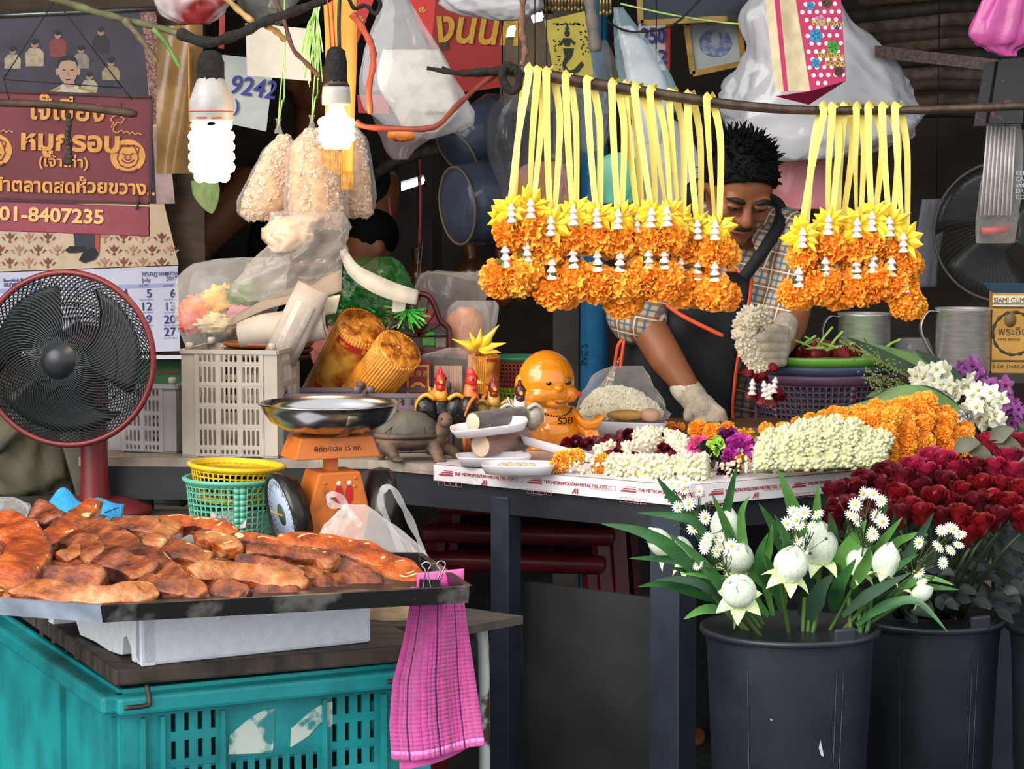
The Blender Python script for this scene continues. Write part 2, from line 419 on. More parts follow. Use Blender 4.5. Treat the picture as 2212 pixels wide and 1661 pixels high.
for p in (V(1.15, 5.5, 0), V(-.85, 5.5, 0), V(-.75, 4.85, 0), V(1.0, 4.85, 0)):
    mb = MB(); mb.box((p.x, p.y, (ZT-.02)/2), (.04, .04, ZT-.02)); mb.build('leg', m_steelblue, tb, smooth=False, world=True)
m_scuff = mat('scuffed black board', '#343334', .7, col2='#1c1c1f', scale=5, lo=.3, hi=.7, detail=7)
mb = MB(); a, b = inset(lp(A_, B_, .46))+V(.02, .06, 0), inset(B_)+V(-.01, .06, 0)
mb.add([V(a.x, a.y, .0), V(b.x, b.y, .0), V(b.x, b.y, .53), V(a.x, a.y, .53)], [(0, 1, 2, 3)])
mb.build('kick_board', m_scuff, tb, smooth=False, world=True, solid=.01)
m_stool = mat('old red plastic', '#6b1c20', .35, var=.25, scale=14)
for i, (z, dx) in enumerate(((.60, 0), (.545, -.03), (.49, -.05))):
    st = thing('plastic_stool', ('red plastic stool, topmost of the stack under the counter', 'red plastic stool in the middle of the stack under the counter', 'red plastic stool, lowest visible in the stack under the counter')[i], 'stool', (.06+dx, 5.05-.02*i, 0), R(-8), 'red stools stacked under the counter')
    mb = MB(); mb.box((0, 0, z+.02), (.40, .3, .036)); mb.build('seat', m_stool, st, bev=.012)
    for sx in (-1, 1):
        for sy in (-1, 1):
            mb = MB(); mb.bar((sx*.17, sy*.12, z+.01), (sx*(.185+.004*i), sy*(.135+.004*i), 0 if i == 2 else z-.2), .035, .02); mb.build('leg', m_stool, st, smooth=False)
m_teal = mat('teal plastic crate', '#1c8f92', .4, col2='#176a6c', scale=9, lo=.3, hi=.6, detail=5)
ZC = .54
K = Pz(262, 1489, ZC); e1 = V(cos(R(26)), sin(R(26)), 0); e2 = V(-sin(R(26)), cos(R(26)), 0)
def crate_front():
    t = thing('vegetable_crate', 'scuffed teal plastic crate under the board that carries the roast pork', 'crate', (K.x, K.y, ZC-.30), math.atan2(e1.y, e1.x))
    w, d, h = .50, .75, .30
    holes = []
    for cx in (.075, .335):
        for r in range(5):
            for c in range(4): x = cx+c*.021; z = h-.072-r*.042; holes.append((x, z, x+.008, z+.028))
    for c in range(8):
        x = .17+c*.019; holes.append((x, h-.156, x+.008, h-.128)); holes.append((x, h-.2, x+.008, h-.172))
    mb = MB(); perf(mb, w, h, holes); mb.build('side_panel', m_teal, t, smooth=False, solid=.006)
    mb = MB(); perf(mb, w, h, holes, Matrix.Translation((0, d, 0))); mb.build('side_panel', m_teal, t, smooth=False, solid=.006)
    hl = [(x, z, x+.012, z+.05) for x in (.06, .1, .14, .18, .22, .26, .3) for z in (.06, .14)]
    for x in (0, w):
        mb = MB(); perf(mb, d, h, hl if x else [], Matrix.Translation((x, 0, 0)) @ Matrix.Rotation(PI/2, 4, 'Z')); mb.build('end_panel', m_teal, t, smooth=False, solid=.006)
    mb = MB()
    for (a, b) in (((-.014, -.014), (w+.014, -.014)), ((w+.014, -.014), (w+.014, d+.014)), ((w+.014, d+.014), (-.014, d+.014)), ((-.014, d+.014), (-.014, -.014))):
        mb.bar((a[0], a[1], h-.02), (b[0], b[1], h-.02), .04, .028)
    mb.build('rim', m_teal, t, smooth=False, bev=.006)
    for x in (.03, .06, .42, .45, .155, .32): mb = MB(); mb.box((x, -.006, h*.5-.02), (.006, .012, h-.05)); mb.build('rib', m_teal, t, smooth=False)
    for y in (.02, .3): mb = MB(); mb.box((-.006, y, h*.5-.02), (.012, .008, h-.05)); mb.build('rib', m_teal, t, smooth=False)
    mb = MB(); mb.box((w/2, d/2, .004), (w, d, .008)); mb.build('base', m_teal, t, smooth=False)
    m_paint = mat('flaking white paint', '#b9c4b8', .7, col2='#2a8082', scale=28, lo=.42, hi=.5, detail=6)
    mb = MB()
    for x0, x1, fl in ((.165, .24, 0), (.265, .335, 1)):
        pl = [(x0, h-.115), (x0+.002, h-.085)]+[(lerp(x0+.01, x1, i/6), h-.05-.03*(1-sin(i/6*PI/2))) for i in range(7)]+[(x1, h-.085)]+([(x1-.004, h-.12), (x0+.04, h-.118)] if not fl else [(x1-.005, h-.09), (x0+.05, h-.08), (x0+.03, h-.1)])
        mb.prism(pl, -.0042, -.0034)
    mb.build('painted_mark', m_paint, t, smooth=False, label='flaking white painted lettering')
    m_wire = mat('rusty wire', '#4a443f', .5, metal=.7)
    for x in (.03, .45):
        mb = MB(); mb.tube(smooth_path([(x, -.03, h+.01), (x+.002, -.036, h-.014), (x-.004, -.036, h-.02), (x-.035, -.034, h-.021)], 4), .004, 6); mb.build('wire_handle', m_wire, t)
    return t
cr = crate_front()
cr2 = dup(cr, (K.x, K.y, ZC-.30-.298), label='teal plastic crate at the bottom, carrying the upper teal crate')
m_plank = mat('dark greasy plank', '#54463a', .6, col2='#2e2722', scale=10, stretch=(1, 5, 1), bump=.15)
k0 = Pz(248, 1446, .572); k1 = Pz(930, 1390, .572); e = (k1-k0).normalized(); n = V(-e.y, e.x, 0)
mb = MB(); pl = [k0, k1, k1+n*.22, k0+n*.95+e*-.02]; mb.slab([(p.x, p.y) for p in pl], .546, .572)
tag(mb.build('wooden_board', m_plank, smooth=False, base=True, bev=.004), 'dark greasy wooden board lying on the teal crate', 'board')
m_foam = mat('white styrofoam', '#e8ebf2', .8, var=.05, scale=60, bump=.15, bscale=300)
k0 = Pz(305, 1441, .572); k1 = Pz(803, 1388, .572); e = (k1-k0).normalized(); n = V(-e.y, e.x, 0)
fb = thing('foam_box', 'broken white styrofoam box lid between the board and the pork tray', 'box', k0, math.atan2(e.y, e.x))
L = (k1-k0).length; hh = .1
mb = MB(); mb.prism([(0, 0), (L, .0), (L, hh), (0, hh)], -.0, .025); mb.build('front_wall', m_foam, fb, smooth=False, bev=.006)
edge = [(0, hh), (0, 0), (.012, .004), (.02, .012), (.026, .002), (.04, .002), (.043, .022), (.06, .036), (.078, .03), (.082, .004), (.1, .002), (.14, .0), (.2, .004), (.27, .003), (.285, .02), (.3, .03), (.33, .03), (.42, .0), (.42, hh)]
mb = MB(); mb.prism([(x, z) for x, z in edge], -.0, .025, Matrix.Rotation(PI/2, 4, 'Z') @ Matrix.Translation((.0, -.025, 0))); mb.build('end_wall', m_foam, fb, smooth=False, bev=.002)
mb = MB(); mb.box((L/2, .21, hh-.012), (L, .42, .022)); mb.build('panel', m_foam, fb, smooth=False)
mb = MB(); mb.prism([(0, 0), (L, .0), (L, hh), (0, hh)], .395, .42); mb.build('back_wall', m_foam, fb, smooth=False)
m_groove = mat('shallow foam rib', '#dfe4ee', .8, var=.03)
for x in (.12, .21, .29):
    mb = MB(); mb.cap2((x, .0, hh-.002), (x+.006, .0, hh-.035), .006, .007, 8); mb.build('rib', m_foam, fb)
for y in (.08, .19):
    mb = MB(); mb.cap2((.0, y, hh-.002), (.0, y, hh-.04), .003, .003, 8); mb.build('rib', m_foam, fb)
m_tray = mat('blackened tin', '#3b3a3a', .35, metal=.8, col2='#96908a', scale=16, lo=.36, hi=.46, detail=6)
m_tray_lit = mat('tin tinted as daylit', '#aeb9cc', .3, metal=.6, var=.25, scale=20)  # pale blue paints daylight into the colour of the tray's left rim
ZY = .676
tk = Pz(222, 1345, ZY); tr = Pz(1012, 1302, ZY); tl = Pz(-330, 1303, ZY); tr2 = Pz(905, 1228, ZY); tl2 = Pz(-250, 1215, ZY)
ty = thing('pork_tray', 'blackened tin tray holding the heap of roast pork belly', 'tray', (tk.x, tk.y, ZY))
cyc = [tk, tr, tr2, tl2, tl]; cen = sum(cyc, V(0, 0, 0))/5
mb = MB(); mb.slab([(p.x, p.y) for p in cyc], ZY, ZY+.004); mb.build('tray_floor', m_tray, ty, smooth=False, world=True)
for i in range(5):
    a, b = cyc[i], cyc[(i+1) % 5]; d = (b-a).normalized(); nn = V(d.y, -d.x, 0)
    mb = MB(); r = V(0, 0, .025)
    mb.add([a, b, b+nn*.006+r, a+nn*.006+r, a+r-nn*.004, b+r-nn*.004, b-nn*.003+V(0, 0, .004), a-nn*.003+V(0, 0, .004)], [(0, 1, 2, 3), (3, 2, 5, 4), (4, 5, 6, 7)])
    mb.build('rim', m_tray_lit if i == 4 else m_tray, ty, smooth=False, world=True)
def pork_mat(nm, c1, c2, c3):
    if nm in MATS: return MATS[nm]
    m = mat(nm, c1, .42, var=.1, scale=22, bump=1.0, bscale=60, coat=.35)
    nt = m.node_tree; b = nt.nodes['Principled BSDF']; r = [x for x in nt.nodes if x.type == 'VALTORGB'][0].color_ramp
    r.elements[0].color = lin(c2); r.elements[0].position = .36; r.elements[1].color = lin(c1); r.elements[1].position = .52
    e = r.elements.new(.68); e.color = lin(c3); return m
pm = [pork_mat('roast pork skin', '#b04c18', '#7c2e10', '#cc6a2c'), pork_mat('roast pork meat', '#8a4220', '#4a1e10', '#b8703a'), pork_mat('pale roast fat', '#b86c38', '#88441c', '#d8a070'), pork_mat('dark roast meat', '#5e2c20', '#341610', '#8a4c30')]
PSET = [[pm[0], pm[1], pm[2]], [pm[1], pm[1], pm[2]], [pm[2], pm[0], pm[2]], [pm[1], pm[3], pm[3]]]
def pork(label, pts, r, m=0, flat=.7, dY=0, ng=None, seed=0):
    """a roast strip through (px, py) points lying in the heap"""
    pp = []
    for (x, y) in pts: pp.append(P(x, y, 3.44+(1312-y)*.0021+dY+max(0, (x-300))*.00022))
    path = smooth_path(pp, 7); m_ = len(path); k = U(3.6); mb = MB(); n = 20; prev = None; rings = []
    for i, p in enumerate(path):
        t = (path[min(i+1, m_-1)]-path[max(i-1, 0)]).normalized(); q = i/(m_-1)
        up = V(.15*sin(seed*2.3), -.62+.35*sin(seed*1.9), 1); x = (up-t*up.dot(t)).normalized(); y = t.cross(x)
        w = r*1.24*k*(1+.28*nz(p, 26, seed))*min(1, .72+2.2*min(q, 1-q)); h = w*flat*.8
        ring = []
        for j in range(n):
            a = 2*PI*j/n; ca, sa = cos(a), sin(a); se = lambda c: math.copysign(abs(c)**.36, c)
            v = p+x*se(ca)*h+y*se(sa)*w; rough = 1.0 if ca < .35 else .35
            v += V(nz(v, 38, seed), nz(v, 38, seed+5), nz(v, 38, seed+9))*r*k*.42*rough+V(nz(v, 120, seed), nz(v, 120, seed+5), nz(v, 120, seed+9))*.0056*rough
            ring.append(v)
        rings.append(ring)
    for i in range(m_-1):
        for j in range(n):
            a = 2*PI*(j+.5)/n; ca = cos(a); mb.m = 0 if ca > .55 else (1 if ca > .1 or ca < -.5 else 2)
            if i > 0 or 1: mb.add([rings[i][j], rings[i][(j+1) % n], rings[i+1][(j+1) % n], rings[i+1][j]], [(0, 1, 2, 3)])
    mb.m = 1
    for ring, rev in ((rings[0], 1), (rings[-1], 0)):
        c = sum(ring, V(0, 0, 0))/n
        for j in range(n): mb.add([c, ring[j], ring[(j+1) % n]], [(0, 2, 1) if rev else (0, 1, 2)])
    bm = bmesh.new(); me0 = mb.mesh('x', [pm[0]]*3); bm.from_mesh(me0); bmesh.ops.remove_doubles(bm, verts=bm.verts, dist=1e-5)
    for fc_, mi_ in zip(bm.faces, mb.mi): fc_.material_index = mi_
    mb2 = MB(); mb2.v = [v.co.copy() for v in bm.verts]; bm.verts.ensure_lookup_table(); mb2.f = [[v.index for v in f.verts] for f in bm.faces]; mb2.mi = list(mb.mi); bm.free(); mb = mb2
    o = mb.build('roast_pork_strip', PSET[m], base=True, sub=1)
    return tag(o, label, 'pork', 'roast pork belly on the tray')
PK = [('large curled roast pork chunk at the far end of the tray', [(-30, 1140), (30, 1160), (62, 1200), (40, 1250), (-20, 1270)], 44, 0, .8),
 ('long flat pork strip along the tray edge at the front', [(-40, 1262), (60, 1275), (150, 1290), (250, 1290), (338, 1278)], 23, 2, .7),
 ('pork strip sticking up diagonally above the heap', [(75, 1185), (130, 1155), (175, 1120), (207, 1084)], 21, 0, .75),
 ('long pork strip sloping down across the heap to the tray edge', [(190, 1135), (260, 1178), (330, 1220), (385, 1262), (440, 1292)], 25, 1, .8),
 ('short curved pork piece below the upright strip', [(130, 1212), (160, 1200), (182, 1182), (200, 1165)], 19, 2, .8),
 ('small dark pork knob at the top of the heap', [(72, 1108), (100, 1115), (118, 1135)], 25, 3, .9),
 ('reddish pork slab lying behind the front strip', [(85, 1250), (150, 1252), (225, 1262)], 26, 1, .7),
 ('dark lean pork piece in the middle of the heap', [(215, 1205), (270, 1225), (330, 1250)], 30, 3, .8),
 ('orange pork piece at the back next to the sloping strip', [(235, 1135), (290, 1140), (345, 1150)], 24, 1, .8),
 ('pale fatty pork lump beside the orange slab', [(325, 1190), (350, 1165), (372, 1140)], 24, 2, .9),
 ('smooth orange pork slab on top of the heap', [(335, 1138), (400, 1136), (460, 1142), (508, 1160)], 22, 0, .8),
 ('pale fat edge piece under the smooth orange slab', [(420, 1170), (470, 1172), (505, 1195)], 24, 2, .8),
 ('lumpy brown pork piece below the pale fat', [(355, 1180), (405, 1205), (455, 1218)], 27, 1, .8),
 ('thin pork strip running behind the basket side of the heap', [(490, 1168), (560, 1172), (640, 1185)], 17, 0, .8),
 ('long glossy pork strip curving down to the tray end', [(595, 1172), (680, 1180), (770, 1198), (840, 1228), (905, 1270)], 29, 0, .8),
 ('rough crackled pork strip under the long glossy strip', [(530, 1192), (600, 1200), (680, 1206), (725, 1222)], 22, 1, .9),
 ('broad tan pork strip at the front in the middle of the tray', [(410, 1250), (490, 1242), (570, 1254), (660, 1278)], 27, 2, .8),
 ('short pork strip at the front near the tray end', [(685, 1270), (755, 1260), (828, 1268)], 22, 1, .85),
 ('stubby pork end standing at the tray edge', [(455, 1272), (500, 1284), (525, 1295)], 25, 3, .9),
 ('purplish lean pork strip in the middle of the heap', [(505, 1222), (580, 1228), (655, 1255)], 20, 3, .8),
 ('small pork scrap between the broad strips at the front', [(545, 1280), (600, 1286), (650, 1284)], 16, 1, .9),
 ('hidden brown pork strip under the glossy strip', [(700, 1232), (770, 1238), (850, 1262)], 22, 3, .8),
 ('brown pork piece behind the curled chunk', [(150, 1165), (190, 1190), (215, 1215)], 26, 3, .8),
 ('orange pork end peeping from behind the curled chunk', [(110, 1135), (160, 1140), (215, 1150)], 18, 1, .8),
 ('dark pork strip deep between the sloping strip and the broad strip', [(300, 1260), (360, 1275), (420, 1280)], 22, 3, .8),
 ('brown pork layer at the bottom of the heap', [(60, 1235), (180, 1240), (300, 1235), (420, 1230)], 24, 3, .8),
 ('brown pork layer at the bottom near the tray end', [(440, 1228), (560, 1240), (700, 1250)], 22, 3, .8)]
for i, (l, pts, r, m, fl) in enumerate(PK): pork(l, pts, r, m, fl, dY=(.05 if 'layer' in l or 'hidden' in l else 0), seed=i*3.1)
m_pink = mat('pink terry towel', '#cc4698', .9, var=.12, scale=60, bump=.5, bscale=500, sheen=.3); m_pstr = mat('purple towel stripe', '#5c1f5e', .9, var=.2); m_phem = mat('pale towel hem', '#f08acb', .9, var=.1)
tw = thing('pink_towel', 'bright pink striped towel hanging from the pork tray', 'towel', Pz(950, 1300, .70))
def twl(u, v, side=0):
    xl = [(0, 888), (.1, 885), (.3, 872), (.55, 848), (.8, 842), (1, 848)]; xr = [(0, 998), (.1, 1003), (.3, 1012), (.55, 1024), (.8, 1036), (1, 1046)]
    def ip(t, v):
        for (a, x), (b, y) in zip(t, t[1:]):
            if v <= b: return lerp(x, y, (v-a)/(b-a))
        return t[-1][1]
    x = lerp(ip(xl, v), ip(xr, v), u); y = lerp(1268, 1618+(1-u)*22, v)+8*sin(u*5)*v
    Y = 3.60+.016*sin(u*8+v*2)*(.3+v)-.02*v+.0*u+.02*nz((u*2, v*2, 1), 1)
    return P(x, y, Y)
us = [0]
for c in (.2, .52, .80): us += [c-.10, c-.05, c-.009, c+.009, c+.05]
us = sorted(us+[.92, 1.0, .35, .66])
nv = 40; mb = MB()
for j in range(nv-1):
    for i in range(len(us)-1):
        v0, v1 = j/(nv-1), (j+1)/(nv-1); mid = (us[i]+us[i+1])/2
        mb.m = 1 if any(abs(mid-c) < .004 for c in (.2, .52, .80)) else (2 if .935 < v0 < .955 else 0)
        mb.add([twl(us[i], v0), twl(us[i+1], v0), twl(us[i+1], v1), twl(us[i], v1)], [(0, 1, 2, 3)])
mb.build('front_fold', [m_pink, m_pstr, m_phem], tw, world=True, solid=.004)
mb = MB()
def back(u, v): p = twl(.08+u*.8, 1); return p+V(.0, .012+.006*sin(u*7), -.018*sin(v*PI/2)*(1.1-u)+.012*(1-v))
mb.grid(back, 20, 6); mb.build('back_fold', m_pink, tw, world=True, solid=.004)
mb = MB()
def topf(u, v):
    p = P(lerp(900, 1002, u), 1268, 3.6); a = v*PI; return p+V(0, .03*(1-cos(a))/2*1.3, .016*sin(a)-.0+.012*v*u)
mb.grid(topf, 14, 8); mb.build('top_fold', m_pink, tw, world=True, solid=.004)
m_clip = mat('black clip steel', '#0f0f11', .4); m_chr = mat('bright steel wire', '#c9c5c0', .2, metal=1, var=.05)
bc = thing('binder_clip', 'black binder clip with wire handles gripping the towel', 'clip', P(930, 1280, 3.575))
k = U(3.57)
mb = MB(k); mb.prism([(-26, -4), (22, -4), (22, 28), (-24, 30)], -3, 3); mb.build('clip_body', m_clip, bc, smooth=False)
for sx, x, yy in ((0, -8, -4), (1, 24, 10)):
    mb = MB(k); mb.tube(smooth_path([(x-8, yy, 28 if sx else 8), (x-3, yy, 48), (x-11, yy, 60), (x-4, yy, 68), (x+6, yy, 66), (x+8, yy, 58), (x+3, yy, 46), (x+(12 if not sx else -2), yy, 28 if sx else -2)], 5), 1.6, 6); mb.build('wire_handle', m_chr, bc)
m_plank2 = mat('dull brown plank', '#4a423b', .6, var=.3, scale=9, stretch=(1, 4, 1))
mb = MB(); pl = [Pz(700, 1352, .57), Pz(1012, 1352, .57), Pz(1130, 1330, .57), Pz(1000, 1312, .57), Pz(700, 1312, .57)]; mb.slab([(p.x, p.y) for p in pl], .556, .57)
tag(mb.build('side_plank', m_plank2, smooth=False, base=True), 'dull brown plank behind the pink towel carrying the clear food bag', 'plank')
m_rust = mat('chipped white enamel', '#c9c6c2', .5, col2='#4a3626', scale=18, lo=.38, hi=.46, detail=6)
fr = thing('tube_frame', 'chipped white tube frame standing behind the pink towel', 'frame', V(P(1040, 1600, 3.98).x, 3.98, 0))
mb = MB(); xr = P(1043, 1500, 3.98).x; xl = xr-.1; mb.tube(smooth_path([(xl, 3.98, 0), (xl, 3.98, .5), (xl+.03, 3.98, .535), (xr-.03, 3.98, .545), (xr, 3.98, .51), (xr+.002, 3.98, 0)], 6), .0095, 10); mb.build('front_loop', m_rust, fr, world=True)
mb = MB(); mb.tube(smooth_path([(xl, 4.06, 0), (xl, 4.06, .5), (xl+.03, 4.06, .545), (xr-.03, 4.06, .545), (xr, 4.06, .5), (xr, 4.06, 0)], 6), .0095, 10); mb.build('back_loop', m_rust, fr, world=True)
ZL = .645
m_side = mat('dark stained shelf', '#37322e', .6, var=.3, scale=10)
lc = thing('low_counter', 'dark low counter behind the pork carrying the scale, baskets and fan', 'counter', (-.8, 4.6, 0))
mb = MB(); mb.box((-.83, 4.38, ZL-.012), (1.12, .66, .024)); mb.build('counter_top', m_side, lc, smooth=False, world=True)
mb = MB(); mb.box((-1.14, 4.98, ZL-.012), (.5, .54, .024)); mb.build('side_shelf', m_side, lc, smooth=False, world=True)
for x in (-1.35, -.31):
    for y in (4.34, 4.66):
        mb = MB(); mb.box((x, y, ZL/2-.012), (.04, .04, ZL-.024)); mb.build('leg', m_black, lc, smooth=False, world=True)
def basket(name, label, px, py, Y, rt, rb, h, m, nu=44, nv=10, rim=5, tilt=0, skip=lambda i, j: False, group=None):
    k = U(Y); t = thing(name, label, 'basket', P(px, py, Y), rot=(0, tilt, .1), group=group)
    mb = MB(k); perf_lathe(mb, rb, 0, rt, h, nu, nv, .28, .28, skip); mb.build('basket_wall', m, t, solid=.0012)
    mb = MB(k); mb.lathe([(rt-2, h-10), (rt+1, h-9), (rt+7, h-4), (rt+8, h), (rt+3, h+3), (rt-3, h+2), (rt-2, h-10)], 44); mb.build('rim', m, t)
    mb = MB(k); mb.lathe([(.1, 0), (rb, 0), (rb, 3), (.1, 3)], 36); mb.build('base', m, t)
    return t
m_green = mat('pale green plastic', '#5fae8e', .35, var=.1, scale=12, trans=.0); m_yel = mat('yellow plastic', '#e3b81c', .3, var=.08, scale=12)
bg = basket('plastic_basket', 'pale green perforated plastic basket beside the scale', 508, 1170, 4.28, 106, 92, 142, m_green, 48, 11, skip=lambda i, j: i % 12 in (0, 1) or j == 10, group='nested baskets beside the scale')
by = basket('plastic_basket', 'yellow perforated plastic basket nested inside the pale green one', 508, 1080, 4.28, 100, 84, 78, m_yel, 48, 7, tilt=R(3), skip=lambda i, j: j == 6, group='nested baskets beside the scale')
m_note = mat('pink banknote paper', '#e8b9bb', .7, col2='#c97c86', scale=35, lo=.35, hi=.5)
nt_ = thing('paper_slip', 'pink printed paper slip inside the pale green basket', 'paper', P(500, 1152, 4.2), rot=(R(-8), 0, .1))
mb = MB(U(4.2)); mb.grid(lambda u, v: (lerp(-50, 30, u)+v*6, 4*sin(u*4), lerp(0, 45, v)+u*12), 8, 5); mb.build('slip', m_note, nt_)
text('printed_number', '20', .022, mat('red banknote print', '#b5434f'), nt_, (-.03, -.004, .012))
m_or = mat('orange enamel', '#c96a24', .35, col2='#7a4a28', scale=13, lo=.3, hi=.42, detail=5); m_pan = mat('brushed steel pan', '#b8b4b4', .22, metal=1, var=.1, scale=8)
m_dial = mat('pale dial face', '#aab4c8', .3, var=.08); m_blk = mat('black rim', '#141416', .3)
Ys = 4.16; k = U(Ys); sb = P(715, 1208, Ys)
sc = thing('weighing_scale', 'orange spring weighing scale with a round steel pan', 'scale', (sb.x, sb.y, ZL), R(24))
z0 = 0
mb = MB(k); mb.prism([(-95, 8), (95, 8), (95, 16), (52, 182), (-42, 182), (-95, 16)], -48, 48); mb.build('body', m_or, sc, smooth=False, bev=.003)
mb = MB(k); mb.box((0, 0, 5), (215, 130, 12)); mb.build('base', m_blk, sc, smooth=False)
for s_ in (-1, 1):
    M = Matrix.Translation((s_*102*k, 0, 92*k)) @ Matrix.Rotation(s_*R(12), 4, 'Y') @ Matrix.Rotation(s_*PI/2, 4, 'Y')
    mb = MB(); mb.lathe([(.001, -30*k), (80*k, -30*k), (92*k, 0), (92*k, 14*k), (84*k, 14*k), (82*k, 8*k), (.001, 8*k)], 40, M=M); o = mb.build('dial_housing', mat('chromed black drum', '#3a3632', .25, metal=.6), sc)
    mb = MB(); mb.lathe([(.001, 9*k), (81*k, 9*k), (81*k, 10*k), (.001, 10*k)], 40, M=M); o2 = mb.build('dial_face', m_dial, sc)
    mb = MB()
    for i in range(40):
        a = i*2*PI/40; r0 = 64 if i % 4 else 56
        mb.box((cos(a)*(r0+76)/2*k, sin(a)*(r0+76)/2*k, 10.6*k), ((76-r0)*k, 1.2*k, .5*k), (0, 0, a))
    mb.v = [M @ v for v in mb.v]; mb.build('dial_tick', mat('dark dial print', '#2a3244'), o2, smooth=False)
    mb = MB(); mb.lathe([(.001, 10.5*k), (24*k, 10.5*k), (24*k, 11*k), (.001, 11*k)], 24, M=M); mb.build('dial_emblem', mat('dark green emblem', '#3c4a3c'), o2)
    mb = MB(); mb.box((0, 30*k, 12*k), (4*k, 80*k, 1.5*k)); mb.v = [M @ v for v in mb.v]; mb.build('pointer', mat('dull gold pointer', '#b59a4a'), o2, smooth=False)
mb = MB(k); mb.box((0, 0, 198), (26, 26, 36)); mb.build('stem', m_or, sc, smooth=False)
mb = MB(k)
mb.add([(-98, -52, 212), (98, -52, 212), (98, 52, 212), (-98, 52, 212), (-82, -44, 258), (82, -44, 258), (82, 44, 258), (-82, 44, 258)], [(3, 2, 1, 0), (4, 5, 6, 7), (0, 1, 5, 4), (1, 2, 6, 5), (2, 3, 7, 6), (3, 0, 4, 7)]); pf = mb.build('platform', m_or, sc, smooth=False, bev=.002)
text('printed_weight', 'พิกัดกำลัง 15 กก.', 16*k, mat('black scale print', '#1c1410'), pf, V(-55*k, -49.5*k, 228*k), (PI/2-R(10), 0, 0))
mb = MB(k)
for a in (R(-90), R(150), R(30)):
    mb.add([], []); ribbon(mb, [(cos(a)*r, sin(a)*r, z) for r, z in ((30, 259), (70, 262), (100, 272), (130, 292), (146, 312))], 22, nrm=(0, 0, 1))
mb.build('bracket', mat('dull steel strap', '#8f8478', .35, metal=.9), sc, solid=.002)
mb = MB(k); mb.lathe([(.5, 264), (60, 265), (100, 272), (130, 290), (146, 312), (151, 326), (156, 327), (156, 329), (150, 330), (143, 313), (127, 293), (98, 276), (58, 269), (.5, 268)], 56); mb.build('pan', m_pan, sc)
m_redp2 = mat('red emblem print', '#b3161c', .4, var=0)
for x in (2, 26):
    mb = MB(k); mb.prism([(x-8, 118), (x+8, 118), (x+9, 140), (x+5, 152), (x-5, 152), (x-9, 140)], -48.8, -48.2); mb.prism([(x-4, 100), (x+4, 100), (x+4, 118), (x-4, 118)], -48.8, -48.2); mb.build('emblem_figure', m_redp2, sc, smooth=False)
    mb = MB(k); mb.lathe([(.1, -.4), (5, -.4), (5, .4), (.1, .4)], 14, M=Matrix.Translation((x, -48.6, 158)) @ Matrix.Rotation(PI/2, 4, 'X')); mb.build('emblem_head', m_foam, sc)
text('printed_brand', 'คู่สมอ', 15*k, mat('black scale print', '#1c1410'), sc, V(-6*k, -48.8*k, 82*k))
for x, z in ((-30, 160), (38, 150), (40, 168)):
    mb = MB(k); mb.ball((x, -48, z), 4, 8, 6); mb.build('rivet', m_or, sc)
m_clear = film('clear bag film', '#efe6de', .42, .12, .35, 18, .6)
bgc = thing('food_bag', 'clear plastic carrier bag of pale food in front of the scale', 'bag', P(830, 1346, 3.95))
k = U(3.95)
mb = MB(k); mb.sack([(-62, 0, 262, 22, 5), (-52, 0, 215, 74, 16), (-40, 0, 150, 128, 46), (-20, 0, 100, 128, 58), (-5, 0, 50, 116, 58), (0, 0, 8, 90, 50), (0, 0, 0, 60, 35)], 40, .09, 5, 3, .05, 11); mb.build('bag_film', m_clear, bgc)
for (pts, nm) in (([(-62, 0, 228), (-85, 0, 255), (-112, -4, 262), (-120, 0, 280), (-100, 0, 282), (-80, 4, 255), (-52, 4, 215)], 'handle'), ([(50, 0, 130), (22, -4, 200), (-6, 0, 262), (-2, 4, 292), (18, 0, 298), (40, 0, 262), (62, 6, 215), (84, 4, 160), (92, 4, 110)], 'handle')):
    mb = MB(k); ribbon(mb, smooth_path(pts, 6), [10+8*abs(sin(i*.4)) for i in range((len(pts)-1)*6+1)], nrm=(0, -1, .2), tw=lambda q: .7*sin(q*9)); mb.build(nm, film('clear bag handle film', '#f4efec', .45, .12, .3, 30, .5), bgc)
m_food = mat('pale yellow food', '#dcb57a', .5, var=.2, scale=14, bump=.4)
mb = MB(k); mb.sack([(10, 0, 92, 10, 8), (10, 0, 82, 70, 34), (4, 0, 50, 92, 46), (0, 0, 15, 92, 45), (0, 0, 6, 70, 36)], 30, .08, 4, 8); mb.build('food', m_food, bgc)
def T(name, label, cat, px, py, Y, rz=0, group=None, rot=None):
    return thing(name, label, cat, P(px, py, Y), rz, group, rot), U(Y)
def flat(mb, pts, Y, th=.001, off=0):
    """thin plate through pixel points, all at depth Y"""
    q = [P(x, y, Y-off) for x, y in pts]; n = len(q)
    mb.add([p for p in q]+[p+V(0, th, 0) for p in q], [tuple(range(n)), tuple(range(2*n-1, n-1, -1))]+[(i+n, (i+1) % n+n, (i+1) % n, i) for i in range(n)])
    return mb
def ell(cx, cy, rx, ry, n=18, a0=0, a1=2*PI): return [(cx+rx*cos(a0+(a1-a0)*i/n), cy+ry*sin(a0+(a1-a0)*i/n)) for i in range(n if a1-a0 > 6.2 else n+1)]
def wp(nm, mb, m, t, **kw): return mb.build(nm, m, t, smooth=False, world=True, **kw)
YC = 6.0
cl = thing('wall_calendar', 'large wall calendar with a faded group portrait above the date sheet', 'calendar', P(130, 765, YC))
m_pic = mat('dark portrait print', '#3a3040', .35, var=.35, scale=9); m_carp = mat('cream carpet print', '#d9bfa0', .4, var=.08, scale=30); m_page = mat('white calendar paper', '#d3d2e6', .5, var=.03)
wp('picture_sheet', flat(MB(), [(-150, 42), (318, 22), (352, 430), (386, 572), (-140, 592)], YC), m_carp, cl)
